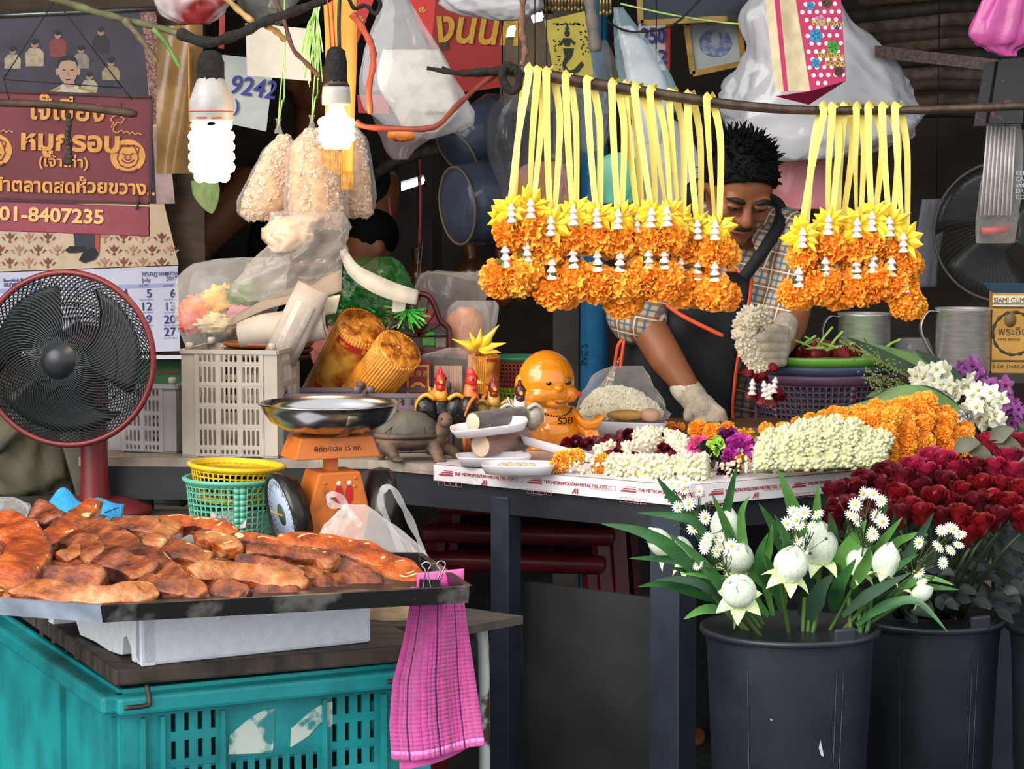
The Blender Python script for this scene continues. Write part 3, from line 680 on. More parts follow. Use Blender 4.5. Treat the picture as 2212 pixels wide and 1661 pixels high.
wp('portrait_print', flat(MB(), [(-150, 42), (305, 24), (330, 300), (345, 440), (-140, 440)], YC, .0005, .001), m_pic, cl)
m_bead = mat('pink beaded border print', '#b08478', .5, col2='#6b3a34', scale=160, lo=.4, hi=.6)
wp('border_print', flat(MB(), [(303, 24), (336, 22), (362, 268), (330, 268)], YC, .0005, .0015), m_bead, cl)
wp('border_print', flat(MB(), [(330, 275), (362, 275), (378, 440), (338, 440)], YC, .0005, .0015), mat('faded pink gloss print', '#b59a98', .3, var=.3, scale=20), cl)
m_strip = mat('tin calendar strip', '#8b8b88', .3, metal=.8)
mb = MB(); mb.bar(P(-150, 40, YC-.006), P(338, 18, YC-.006), .006, .012); mb.build('hanging_strip', m_strip, cl, world=True)
figs = [(27, 110, 9, '#c8a48c', '#b9a88e', 26), (75, 95, 10, '#b48c74', '#b8a68a', 36), (125, 75, 9, '#a87c66', '#8d3c3e', 36), (218, 68, 9, '#a87c66', '#2c2226', 34), (175, 108, 9, '#b48c74', '#8d8478', 28), (193, 165, 9, '#c0947a', '#b3a48c', 22), (240, 135, 10, '#b48c74', '#a3906e', 26)]
for i, (x, y, r, cs, cb, h) in enumerate(figs):
    wp('figure_print', flat(MB(), [(x-r*1.1, y+r*.9), (x+r*1.1, y+r*.9), (x+r*2, y+r*2), (x+r*1.9, y+h+12), (x-r*1.9, y+h+12), (x-r*2, y+r*2)], YC, .0003, .002), mat('printed clothes %d' % i, cb, .5, var=.2, scale=90), cl)
    wp('figure_print', flat(MB(), ell(x, y, r*.8, r), YC, .0003, .0025), mat('printed skin', '#a9846e', .5), cl)
    wp('figure_print', flat(MB(), ell(x, y-r*.5, r*.85, r*.65), YC, .0003, .0028), mat('printed hair', '#1c1718', .5), cl)
wp('uniform_print', flat(MB(), [(100, 200), (125, 188), (138, 180), (160, 180), (172, 188), (210, 200)], YC, .0004, .003), mat('printed white uniform', '#cfc3b4', .5, var=.08), cl)
wp('uniform_print', flat(MB(), [(104, 198), (130, 187), (132, 191), (112, 201)], YC, .0004, .0036), mat('printed gold braid', '#a9863e', .5), cl)
wp('uniform_print', flat(MB(), [(206, 198), (170, 187), (168, 191), (198, 201)], YC, .0004, .0036), mat('printed gold braid', '#a9863e', .5), cl)
m_sk = mat('printed face', '#c39a82', .5, var=.06)
wp('face_print', flat(MB(), [(138, 170), (160, 170), (162, 186), (148, 192), (137, 184)], YC, .0004, .0035), m_sk, cl)
wp('face_print', flat(MB(), ell(147, 152, 21, 29), YC, .0004, .004), m_sk, cl)
for x in (124, 170): wp('face_print', flat(MB(), ell(x, 155, 4, 8), YC, .0004, .0036), m_sk, cl)
wp('hair_print', flat(MB(), [(125, 142), (126, 128), (136, 121), (150, 120), (163, 124), (167, 136), (167, 144), (163, 134), (150, 130), (134, 132), (128, 137)], YC, .0004, .0045), mat('printed hair', '#1c1718'), cl)
m_pd = mat('printed dark line', '#4a2c26')
for x in (138, 156): wp('face_print', flat(MB(), ell(x, 151, 4, 1.4), YC, .0003, .005), m_pd, cl)
wp('face_print', flat(MB(), ell(147, 172, 6, 1.6), YC, .0003, .005), m_pd, cl); wp('face_print', flat(MB(), [(146, 152), (149, 152), (151, 163), (144, 163)], YC, .0003, .0044), mat('printed nose', '#b08468'), cl)
m_mot = mat('brown carpet motif', '#8a4a40', .5, var=.2); m_mot2 = mat('pale carpet motif', '#b98a6a', .5, var=.2)
mb1 = MB(); mb2 = MB()
for r in range(3):
    for c in range(10):
        x = -20+c*41+(20 if r % 2 else 0); y = 512+r*27
        if x > 372 or y > 585-(x/380)*14 or (130 < x < 225 and y < 570): continue
        mb = mb1 if (r+c) % 2 else mb2; q = (r+c) % 2
        flat(mb, [(x-11, y-9), (x-5, y-3), (x, y-11), (x+5, y-3), (x+11, y-9), (x+6, y+2), (x+1.5, y+4), (x+1.5, y+9), (x+5, y+9), (x, y+14), (x-5, y+9), (x-1.5, y+9), (x-1.5, y+4), (x-6, y+2)], YC, .0003, .002)
        flat(mb, [(x-19, y+2), (x-14, y-1), (x-9, y+7), (x-12, y+8), (x-15, y+3)], YC, .0003, .002); flat(mb, [(x+19, y+2), (x+14, y-1), (x+9, y+7), (x+12, y+8), (x+15, y+3)], YC, .0003, .002)
o = wp('carpet_motif', mb1, m_mot, cl); o['kind'] = 'stuff'; o = wp('carpet_motif', mb2, m_mot2, cl); o['kind'] = 'stuff'
wp('trouser_print', flat(MB(), [(158, 500), (213, 500), (206, 548), (162, 534)], YC, .0003, .003), mat('printed navy trousers', '#3a3c48'), cl)
wp('trouser_print', flat(MB(), [(205, 500), (216, 500), (214, 545), (206, 546)], YC, .0003, .0035), mat('printed red stripe', '#b8503f'), cl)
m_shoe = mat('printed black shoe', '#17151a', .25)
wp('shoe_print', flat(MB(), [(140, 540), (150, 532), (185, 532), (184, 542), (165, 546), (148, 546)], YC, .0003, .004), m_shoe, cl)
wp('shoe_print', flat(MB(), [(170, 562), (182, 540), (205, 535), (213, 548), (205, 560), (182, 568)], YC, .0003, .0045), m_shoe, cl)
pg = wp('date_sheet', flat(MB(), [(-140, 594), (384, 574), (389, 758), (-140, 775)], YC, .001, .006), m_page, cl)
m_ink = mat('blue calendar ink', '#2f3a78', .5, var=0); m_bar = mat('pale blue heading bar', '#aab0d8', .5, var=0); m_rink = mat('red calendar ink', '#b0303a', .5, var=0)
wp('heading_bar', flat(MB(), [(-140, 628), (384, 611), (385, 619), (-140, 637)], YC, .0003, .0075), m_bar, cl)
ku = U(YC); base = cl.location
def ct(s, x, y, h, m=m_ink, al='LEFT', bold=0, tilt=-.035): text('date_print', s, h*ku, m, cl, P(x, y, YC-.0085)-base, (PI/2, tilt, 0), al, .0001, bold)
ct('กรกฎาคม', 306, 597, 15); ct('๒๕๖๒', 356, 595, 14); ct('July', 307, 609, 13); ct('2019', 358, 606, 13)
ct('Bangkok Bank', 7, 609, 10, bold=.0002); ct('ธนาคารกรุงเทพ', 8, 619, 13, bold=.0004); ct('ใ', 178, 612, 24, m_rink, bold=.0006); ct('ข', 190, 610, 20, m_rink, bold=.0006)
for r, (yy, nums) in enumerate(((642, (1, 2, 3, 4, 5, 6)), (670, (8, 9, 10, 11, 12, 13)), (698, (15, 16, 17, 18, 19, 20)), (725, (22, 23, 24, 25, 26, 27)))):
    for n_, x in zip(nums, (70, 122, 174, 226, 328, 380) if False else (118, 172, 225, 277, 329, 380)): ct(str(n_), x, yy, 26, al='RIGHT', bold=.0003)
    for x in (302, 354): ct('ขึ้น ๓ ค่ำ เดือน ๘', x, yy+7, 4.5)
for x, s in ((300, 'ศุกร์ FRI'), (352, 'เสาร์ SAT')): ct(s, x, 619, 6)
YS = 5.35; ks = U(YS)
m_sign = mat('faded maroon signboard', '#6e2832', .55, col2='#5a2028', scale=7, var=.15, bump=.05); m_gold = mat('faded gold lettering', '#c58a44', .6, var=.12, scale=40)
sg = thing('shop_sign', 'maroon wooden shop sign with gold Thai lettering and round pig emblems', 'sign', P(150, 440, YS))
wp('sign_board', flat(MB(), [(-60, 193), (329, 208), (323, 440), (-60, 428)], YS, .018), m_sign, sg, bev=.003)
m_edge = mat('dark sign edging', '#3c1a1c', .6)
for a, b in (((-60, 194), (329, 209)), ((329, 209), (323, 440)), ((323, 440), (-60, 428))):
    mb = MB(); mb.bar(P(a[0], a[1], YS-.003), P(b[0], b[1], YS-.003), .005, .006); mb.build('sign_edge', m_edge, sg, smooth=False, world=True)
def st(s, x, y, h, sx=1, bold=.0008, par=sg, m=m_gold, tilt=.035, Yt=YS, shear=0): return text('sign_lettering', s, h*ks, m, par, P(x, y, Yt-.004)-par.location, (PI/2, tilt, 0), 'LEFT', .0006, bold, sx, shear)
st('เจ๊เขียง', 62, 256, 62, .95, .0014); st('หมูกรอบ', 42, 321, 58, 1.08, .0022); st('(เจ้าเก่า)', 82, 358, 30, 1.15, .0006); st('หน้าตลาดสด', -42, 410, 40, 1.02, .0012); st('ห้วยขวาง..', 163, 415, 40, 1.05, .0012)
def pig(cx, cy):
    wp('pig_emblem', flat(MB(), ell(cx, cy, 38, 36, 28), YS, .001, .002), m_gold, sg)
    mb = MB(); q = lambda pts, w: ribbon(mb, [P(cx+x, cy+y, YS-.0035) for x, y in pts], w*ks)
    q([(-20, -8), (-23, 6), (-16, 20), (0, 26), (16, 20), (23, 6), (20, -8), (14, -20), (0, -24), (-14, -20), (-20, -8)], 2.6)
    q([(-22, -6), (-24, -18), (-12, -24), (0, -20)], 2.6); q([(22, -6), (24, -18), (12, -24), (0, -20)], 2.6)
    q([(-12, -6), (-6, -3)], 3); q([(12, -6), (6, -3)], 3); q([(-14, 8), (-6, 14), (0, 15), (6, 14), (14, 8)], 3)
    q([(7*cos(a)-0, 3+6*sin(a)) for a in [i*PI/5 for i in range(11)]], 2.5); q([(-3, 3), (-2, 4)], 3); q([(3, 3), (2, 4)], 3); q([(-22, 28), (-14, 32), (0, 34), (14, 32), (22, 27)], 3.5)
    mb.build('pig_drawing', m_sign, sg, world=True, smooth=False)
pig(276, 337); pig(-12, 325)
for (x, y) in ((240, 255), (-38, 250)):
    mb = MB(); ribbon(mb, [P(x+a, y+b, YS-.004) for a, b in ((0, 20), (6, 10), (-2, 4), (4, -4), (18, -6), (28, 2), (22, 12), (14, 8), (6, 18), (4, 28), (12, 32), (22, 26), (28, 32), (34, 28), (40, 34), (46, 30), (52, 36), (58, 32), (66, 36))], 2.6*ks); mb.build('sign_flourish', m_gold, sg, world=True, smooth=False)
pn = thing('phone_sign', 'narrow maroon plate with gold phone number hooked under the shop sign', 'sign', P(150, 505, YS))
wp('sign_board', flat(MB(), [(-60, 432), (322, 447), (322, 511), (-60, 497)], YS, .014), mat('scratched maroon plate', '#742c38', .5, col2='#8a3a48', scale=9, var=.2), pn, bev=.002)
text('sign_lettering', '01-8407235', 42*ks, mat('pale gold number', '#cfa565', .55), pn, P(-2, 475, YS-.003)-pn.location, (PI/2, .035, 0), 'LEFT', .0006, .0012, 1.12)
m_wire = mat('rusty wire', '#4a443f', .5, metal=.7)
mb = MB(); mb.tube(PX([(296, 420, YS-.006), (299, 432, YS-.012), (297, 446, YS-.006), (292, 452, YS-.006)], 4), .0022, 6); mb.build('hook', m_wire, pn, world=True)
m_stick = mat('old dark stick', '#473528', .7, var=.3, scale=30, bump=.3)
sk = thing('hanging_stick', 'dark wooden stick slung by cords in front of the shop sign', 'stick', P(150, 240, 5.2))
mb = MB(); mb.tube(PX([(-20, 222, 5.2), (100, 226, 5.2), (200, 234, 5.2), (296, 247, 5.2)], 5), [.0085]*6+[.0095]*9+[.006], 9); mb.build('stick', m_stick, sk, world=True)
m_cord = mat('thin black cord', '#15130f', .7)
for a, b in (((120, 0), (265, 190)), ((118, 2), (8, 170)), ((8, 170), (22, 222)), ((10, 172), (262, 190)), ((264, 188), (286, 216)), ((262, 222), (263, 245))):
    mb = MB(); mb.tube([P(*a, 5.2), P(*b, 5.2)], .0013, 5); mb.build('cord', m_cord, sk, world=True)
mb = MB()
for i in range(11):
    c = P(147+2*sin(i), 250+i*10, 5.17); mb.ball(c, (.0075+.004*(i > 8), .007, .0075), 7, 5)
o = mb.build('dried_garland', mat('withered garland', '#3a342c', .9, var=.4, scale=90), sk, world=True); o['kind'] = 'stuff'
YF = 4.54; kf = U(YF)
fc = P(150, 775, YF)
fn = thing('electric_fan', 'red-rimmed electric fan on a red post beside the calendar', 'fan', (fc.x+.005, fc.y+.06, ZL), R(-10))
m_fr = mat('dull red fan plastic', '#6a1f20', .4, var=.15, scale=10); m_fw = mat('dark fan wire', '#262a2c', .4, var=.1); m_fb = mat('dark grey fan blade', '#1b1d20', .4, var=.1)
zc = fc.z-ZL; Rr = 196*kf
def ringpts(r, y, n=56): return [(r*cos(2*PI*i/n), y, zc+r*.955*sin(2*PI*i/n)) for i in range(n)]
mb = MB(); mb.tube(ringpts(Rr, -.06), .0062, 8, closed=True); mb.build('rim', m_fr, fn)
def guard(nm, y0, bul, sgn, n, nr=0):
    mb = MB()
    for i in range(n):
        a = 2*PI*i/n; pts = []
        for j in range(7):
            q = j/6; r = lerp(.035, Rr, q); an = a+sgn*1.05*q**1.3; pts.append((r*cos(an), y0-bul*(1-q**2.2), zc+r*.955*sin(an)))
        mb.tube(pts, .0016, 4, cap=False)
    for r in (.11,): mb.tube([(x*1, y0-bul*(1-(r/Rr)**2.2)+.001, z) for x, _, z in [(r*cos(2*PI*i/40), 0, zc+r*.955*sin(2*PI*i/40)) for i in range(40)]], .0013, 4, closed=True)
    o = mb.build(nm, m_fw, fn); o['kind'] = 'stuff'
guard('front_guard', -.06, .045, 1, 84); guard('back_guard', -.052, -.06, -1, 84)
mb = MB(); mb.lathe([(.001, .03), (.02, .03), (.024, .024), (.038, .012), (.042, .0), (.001, 0)], 32, M=Matrix.Translation((0, -.092, zc)) @ Matrix.Rotation(PI/2, 4, 'X')); mb.build('badge', mat('grey fan badge', '#26282c', .35), fn)
for b in range(3):
    mb = MB()
    def bl(u, v, b=b): r = lerp(.03, Rr*.86, v); an = b*2*PI/3+(u-.5)*1.75*(.55+.45*v)+.4*v; return (r*cos(an), -.055+.03*(u-.5)*1.2, zc+r*sin(an)*.95)
    mb.grid(bl, 12, 10); mb.build('blade', m_fb, fn, solid=.002)
mb = MB(); mb.lathe([(.001, .0), (.04, .0), (.06, .03), (.055, .09), (.03, .12), (.001, .12)], 24, M=Matrix.Translation((0, .0, zc)) @ Matrix.Rotation(-PI/2, 4, 'X')); mb.build('motor_housing', m_fr, fn)
mb = MB(); mb.lathe([(.032, 0), (.03, .03), (.027, .06), (.025, .2), (.022, zc-.02), (.001, zc-.02)], 24, c=(.012, .05, 0)); mb.build('post', m_fr, fn)
mb = MB(); mb.lathe([(.11, 0), (.11, .012), (.06, .03), (.001, .03)], 32, c=(.012, .05, 0)); mb.build('base', m_fr, fn)
def slot_crate(label, px, py, Y, w, d, h, rz, m, cols=(4, 4, 4), rows=4, sc=(4,), circ=True, group='plastic crates on the counter', post=34, z=None, name='plastic_crate'):
    k = U(Y); p = P(px, py, Y)
    if z is not None: p = Pz(px, py, z)
    t = thing(name, label, 'crate', p, rz, group)
    def panel(W, nb, M, ninb=4):
        cells = []; x0 = post; bw = (W-2*post)/nb
        zt = h-30 if circ else h-12; zb = 20 if circ else 8; rh = (zt-zb)/rows
        for b in range(nb):
            for r in range(rows):
                cw = (bw-8)/ninb
                for c in range(ninb):
                    xx = x0+b*bw+4+c*cw; zz = zb+r*rh; cells.append((xx, zz, xx+cw, zz+rh, xx+cw*.2, zz+rh*.12, xx+cw*.8, zz+rh*.88))
            if circ:
                cw = (bw-8)/ninb
                for c in range(ninb):
                    xx = x0+b*bw+4+c*cw
                    cells.append((xx, zt, xx+cw, h-8, xx+cw*.2, zt+4, xx+cw*.8, h-11)); cells.append((xx, 4, xx+cw, zb, xx+cw*.22, 7, xx+cw*.78, zb-3))
        mb = MB(k); oval(mb, W, h, cells, M)
        mb.build('side_panel', m, t, smooth=False, solid=.003)
        for b in range(nb+1):
            mb = MB(k); mb.prism([(x0+b*bw-4, 2), (x0+b*bw+4, 2), (x0+b*bw+4, h-6), (x0+b*bw-4, h-6)], -2.5, 2, M); mb.build('rib', m, t, smooth=False)
        for r in range(rows+1):
            zz = zb+r*rh; mb = MB(k); mb.prism([(x0, zz-1.5), (W-post, zz-1.5), (W-post, zz+1.5), (x0, zz+1.5)], -2.2, 2, M); mb.build('band', m, t, smooth=False)
    I4 = Matrix()
    panel(w, len(cols), I4, cols[0]); panel(w, len(cols), Matrix.Translation((0, d, 0)), cols[0])
    panel(d, max(2, round(d/w*len(cols))), Matrix.Rotation(PI/2, 4, 'Z'), cols[0]); panel(d, max(2, round(d/w*len(cols))), Matrix.Translation((w, 0, 0)) @ Matrix.Rotation(PI/2, 4, 'Z'), cols[0])
    for (x, y) in ((0, 0), (w, 0), (w, d), (0, d)):
        sx, sy = (1 if x == 0 else -1), (1 if y == 0 else -1)
        mb = MB(k); mb.slab([(x, y), (x+sx*post, y), (x+sx*post, y+sy*4), (x+sx*6, y+sy*6), (x+sx*4, y+sy*post), (x, y+sy*post)] if sx*sy > 0 else [(x, y), (x, y+sy*post), (x+sx*4, y+sy*post), (x+sx*6, y+sy*6), (x+sx*post, y+sy*4), (x+sx*post, y)], 0, h); mb.build('corner_post', m, t, smooth=False)
        mb = MB(k); mb.lathe([(9, h), (9, h+13), (6, h+15), (.1, h+15)], 14, c=(x+sx*14, y+sy*14, 0)); mb.build('stacking_peg', m, t)
    mb = MB(k)
    for a, b in (((0, 0), (w, 0)), ((w, 0), (w, d)), ((w, d), (0, d)), ((0, d), (0, 0))): mb.bar((a[0], a[1], h-4), (b[0], b[1], h-4), 8, 9)
    mb.build('rim', m, t, smooth=False)
    mb = MB(k); mb.box((w/2, d/2, 3), (w, d, 4)); mb.build('base', m, t, smooth=False)
    return t
m_crw = mat('off-white crate plastic', '#aba093', .45, var=.12, scale=8); m_crg = mat('grey-white crate plastic', '#a9a4a4', .45, var=.12, scale=8); m_crp = mat('dusty mauve crate plastic', '#63565e', .5, var=.15, scale=8)
wc = slot_crate('off-white slotted plastic crate between the fan and the incense', 394, 986, 4.72, 212, 200, 232, R(-9), m_crw, (4, 4, 4), 4, z=ZT+.001)
gc = slot_crate('grey-white slotted plastic crate behind the fan', 236, 975, 4.8, 156, 150, 148, R(-14), m_crg, (4, 4), 3, z=ZT+.001)
pc = slot_crate('low dusty mauve plastic crate holding the incense bundles', 598, 984, 4.8, 185, 150, 132, R(0), m_crp, (5, 5), 2, post=30, z=ZT+.001)
pc2 = slot_crate('second low dusty mauve plastic crate behind the rooster figurines', 786, 978, 4.8, 190, 150, 128, R(0), m_crp, (5, 5), 2, post=24, z=ZT+.001)
m_lamp = glow('glowing lamp tube', '#ffd9a0', 15); m_base = mat('dirty white lamp base', '#a8a29c', .4, var=.2, scale=20); m_sock = mat('charred black socket', '#15110f', .85, var=.5, scale=60, bump=.6)
def cfl(label, px, py, Y, r, turns, z, base, sock, neck, tr):
    """spiral lamp; (px,py) is the bottom tip. z=(top of coil), base=(z0,z1,r0,r1), sock=(z0,z1,r)"""
    t, k = T('spiral_lamp', label, 'lamp', px, py, Y, group='lit spiral lamps')
    mb = MB(k)
    for s_ in (0, PI):
        pts = []; n = int(turns*14)
        for i in range(n+1):
            q = i/n; a = s_+q*turns*PI; rad = r*(1-.35*max(0, (.1-q)/.1))
            pts.append((rad*cos(a), rad*sin(a), lerp(12, z, q)))
        pts += [(r*.5*cos(a), r*.5*sin(a), z+14), (r*.35*cos(a), r*.35*sin(a), z+26)]
        mb.tube(pts, tr, 9)
    mb.ball((0, 0, 12), (r*.62, r*.62, tr), 12, 7)
    mb.build('glowing_tube', m_lamp, t)
    mb = MB(k); z0, z1, r0, r1 = base; mb.lathe([(.1, z0), (r0*.96, z0), (r0, z0+4), (r0, lerp(z0, z1, .45)), (lerp(r0, r1, .5), lerp(z0, z1, .75)), (r1, z1), (.1, z1)], 28); mb.build('lamp_base', m_base, t)
    mb = MB(k); z0, z1, r2 = sock; mb.lathe([(.1, z0), (r2, z0), (r2*1.02, z0+6), (r2*.98, lerp(z0, z1, .6)), (r2*.75, z1-8), (r2*.4, z1), (.1, z1)], 18, fn=lambda a, i: 1+.06*sin(a*7+i*2)); mb.build('socket', m_sock, t)
    return t, k
l1, k = cfl('large lit spiral lamp hanging in front of the shop sign side', 458, 396, 4.45, 39, 4.9, 120, (132, 226, 47, 28), (222, 284, 29), 0, 11.5)
mb = MB(k); mb.lathe([(47.5, 152), (47.5, 154.5)], 28); mb.build('red_band', mat('red lamp print', '#a83a30'), l1)
mb = MB(k); mb.prism([(-26, 138), (-4, 138), (-4, 141), (-26, 141)], -47.6, -47.2); mb.prism([(6, 138), (28, 138), (28, 141), (6, 141)], -47.6, -47.2); mb.build('lamp_print', mat('red lamp print', '#a83a30'), l1)
l2, k = cfl('smaller lit spiral lamp hanging in front of the popcorn bags', 727, 326, 4.45, 31, 3.7, 72, (98, 138, 31, 29), (146, 222, 24), 0, 9.5)
mb = MB(k); mb.lathe([(30, 138), (24, 148), (23, 152)], 22); mb.build('lamp_collar', mat('brown lamp collar', '#3a2a22', .4), l2)
mb = MB(); mb.tube(PX([(733, 105, 4.45), (732, 50, 4.45), (734, -20, 4.45)], 4), .0036, 7); mb.build('cable', mat('grey lamp cable', '#2a2826', .6), l2, world=True)
for x0, x1 in ((715, 706), (724, 716)):
    mb = MB(); mb.tube(PX([(x0, 110, 4.46), (x0-3, 60, 4.46), (x1, -20, 4.46)], 4), .0013, 6); mb.build('red_string', mat('red lamp string', '#b3261e', .5), l2, world=True)
m_tw = mat('dirty grey-brown twig', '#5e5240', .85, var=.4, scale=50, bump=.5); m_twd = mat('sooty black twig', '#1d1814', .9, var=.5, scale=60, bump=.6); m_twg = mat('mossy twig', '#5f6a44', .8, col2='#4a3d2c', scale=25); m_twr = mat('reddish dry cane', '#7c3526', .6, var=.3, scale=20)
def twig(label, pts, r, m, name='dry_twig', cat='twig', n=5, group='dry twigs and cords overhead', nn=7):
    mb = MB(); path = PX(pts, n); q = len(path)
    rr = [(r if not isinstance(r, tuple) else lerp(r[0], r[1], i/(q-1)))*(1+.15*sin(i*1.7)) for i in range(q)]
    mb.tube(path, rr, nn); return tag(mb.build(name, m, base=True), label, cat, group)
twig('mossy brown twig slanting from the top above the portrait', [(110, -6, 4.7), (180, 18, 4.7), (265, 42, 4.68), (350, 62, 4.66), (440, 92, 4.62)], (.0085, .006), m_twg)
twig('brown twig stub pointing down beside the portrait border', [(268, 42, 4.66), (305, 85, 4.66), (340, 136, 4.66)], (.007, .0055), m_tw)
twig('short green twig hanging over the amber folder', [(330, 62, 4.64), (360, 95, 4.64), (388, 146, 4.64)], (.005, .004), mat('green twig', '#557a3e', .7, var=.3))
twig('sooty black twig holding the large lamp', [(388, 72, 4.5), (450, 92, 4.47), (520, 72, 4.47), (570, 48, 4.47), (650, 20, 4.47), (720, -8, 4.47)], (.011, .008), m_twd)
twig('tan bamboo twig coming down to the lamp twig', [(485, -8, 4.52), (515, 22, 4.52), (545, 46, 4.5)], (.006, .006), mat('tan bamboo', '#a8854e', .6, var=.25, scale=40))
twig('short peeling twig stub beside the white paper', [(575, 55, 4.48), (600, 70, 4.5), (616, 88, 4.5)], (.006, .0055), mat('tan bamboo', '#a8854e'))
twig('crooked brown cord running down behind the green tassel', [(592, -8, 4.62), (612, 40, 4.62), (632, 104, 4.62), (660, 135, 4.62), (690, 165, 4.62)], .0045, mat('brown cord', '#5a3a2c', .7, var=.3))
twig('bent reddish cane hanging beside the smaller lamp', [(760, 30, 4.5), (782, 60, 4.5), (803, 100, 4.5), (806, 140, 4.5), (797, 190, 4.5), (800, 246, 4.5)], (.007, .0055), mat('orange-red cane', '#b04a2c', .45, var=.3, scale=14))
twig('long reddish cane bending from the small lamp towards the pipe end', [(768, 262, 4.5), (790, 274, 4.5), (860, 278, 4.5), (938, 275, 4.5), (985, 230, 4.55), (1040, 182, 4.6), (1080, 158, 4.65)], (.006, .005), m_twr, n=3)
twig('black sooty knot of wire at the top centre', [(752, -8, 4.5), (765, 18, 4.5), (790, 12, 4.5), (810, 30, 4.5), (822, 10, 4.5), (815, -8, 4.5)], .004, m_twd)
m_pap = mat('aged white paper', '#cfc8c0', .7, var=.06, scale=12); m_bink = mat('blue marker ink', '#2e3488', .5, var=0)
cd = thing('number_card', 'white card with blue handwritten numbers behind the large lamp', 'card', P(540, 280, 5.7))
wp('card', flat(MB(), [(480, 118), (592, 130), (575, 284), (470, 262)], 5.7, .0015), mat('pale card', '#b9bdb9', .6, var=.06), cd)
text('handwritten_number', '9242', 56*U(5.7), m_bink, cd, P(493, 200, 5.695)-cd.location, (PI/2, .14, 0), 'LEFT', .0002, .0008, .9, .15)
text('handwritten_number', ')', 36*U(5.7), m_bink, cd, P(505, 240, 5.695)-cd.location, (PI/2, .14, 0), 'LEFT', .0002, .0008)
pp_ = thing('paper_sheet', 'blank cream paper sheet hanging above the number card', 'paper', P(600, 175, 5.5))
mb = MB(); mb.grid(lambda u, v: P(lerp(530, 668, u)+v*4, lerp(50, 163, v)+u*12, 5.5+.01*sin(u*4)), 8, 6); mb.build('sheet', mat('cream paper', '#d6cab8', .7, var=.05), pp_, world=True)
af = thing('plastic_folder', 'amber plastic sleeve hanging beside the portrait border', 'sleeve', P(390, 350, 5.75))
mb = MB(); mb.grid(lambda u, v: P(lerp(338, 438+2*v, u), lerp(58-u*6, 375, v), 5.75+.012*sin(u*6+v*3)), 12, 14); mb.build('sleeve', mat('amber plastic sleeve', '#a57f4a', .22, col2='#7a5a34', scale=7, var=.2, bump=.2), af, world=True)
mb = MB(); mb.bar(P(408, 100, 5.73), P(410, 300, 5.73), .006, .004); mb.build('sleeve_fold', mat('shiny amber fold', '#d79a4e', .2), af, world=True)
redr = tag(flat(MB(), [(474, 30), (486, 32), (484, 106), (472, 104)], 5.9).build('red_ribbon', mat('red ribbon', '#b23a34', .4), base=True, smooth=False), 'narrow red ribbon hanging behind the large lamp', 'ribbon')
def kernels(mb, rows, n, r, seed, jit=.5, oct_=True):
    """small lumps scattered over a sack surface (rows top to bottom)"""
    rnd = random.Random(seed); m = len(rows)
    for i in range(n):
        q = rnd.random()*(m-1); j = min(int(q), m-2); t = q-j; row = [lerp(rows[j][c], rows[j+1][c], t) for c in range(5)]
        a = rnd.uniform(PI*.95, PI*2.05); s = 1-rnd.random()*.05
        c = V(row[0]+cos(a)*row[3]*s, row[1]+sin(a)*row[4]*s, row[2]); rr = r*rnd.uniform(.7, 1.25)
        M = Matrix.Translation(c) @ Euler((rnd.uniform(0, 6), rnd.uniform(0, 6), rnd.uniform(0, 6))).to_matrix().to_4x4()
        vs = [(rr, 0, 0), (-rr*rnd.uniform(.6, 1), 0, 0), (0, rr, 0), (0, -rr*rnd.uniform(.6, 1), 0), (0, 0, rr*rnd.uniform(.5, 1)), (0, 0, -rr*rnd.uniform(.5, 1))]
        mb.m = rnd.choice((0, 0, 0, 1)); mb.add(vs, [(0, 2, 4), (2, 1, 4), (1, 3, 4), (3, 0, 4), (2, 0, 5), (1, 2, 5), (3, 1, 5), (0, 3, 5)], M)
m_film2 = film('crisp clear film', '#f2ece6', .16, .08, .3, 22, .5); m_film3 = film('cloudy clear film', '#dcd6d0', .34, .15, .35, 14, .5)
m_pop = mat('puffed popcorn', '#d2bca4', .7, var=.12, scale=60); m_pop2 = mat('toasted popcorn', '#c49a74', .7, var=.2, scale=60)
POP = [('leaning popcorn bag, leftmost of the three hanging bags', (600, 275), [(12, 0, -14, 10, 8), (5, 0, -50, 40, 26), (-8, 0, -100, 52, 36), (-22, 0, -150, 62, 40), (-30, 0, -180, 58, 34), (-30, 0, -196, 40, 20)], 5.0, 3),
       ('popcorn bag in the middle of the three hanging bags', (672, 268), [(0, 0, -8, 12, 10), (0, 0, -45, 46, 34), (6, 0, -100, 58, 44), (8, 0, -150, 64, 46), (10, 0, -195, 62, 42), (20, 0, -222, 40, 24)], 4.9, 5),
       ('popcorn bag behind the smaller lamp, third of the hanging bags', (748, 262), [(0, 0, 0, 14, 10), (0, 0, -40, 42, 30), (4, 0, -100, 48, 36), (6, 0, -160, 50, 36), (10, 0, -192, 48, 30), (10, 0, -202, 36, 20)], 4.98, 9)]
m_grn = mat('lime plastic string', '#8fc05a', .4, col2='#c8dc90', scale=40, lo=.3, hi=.6)
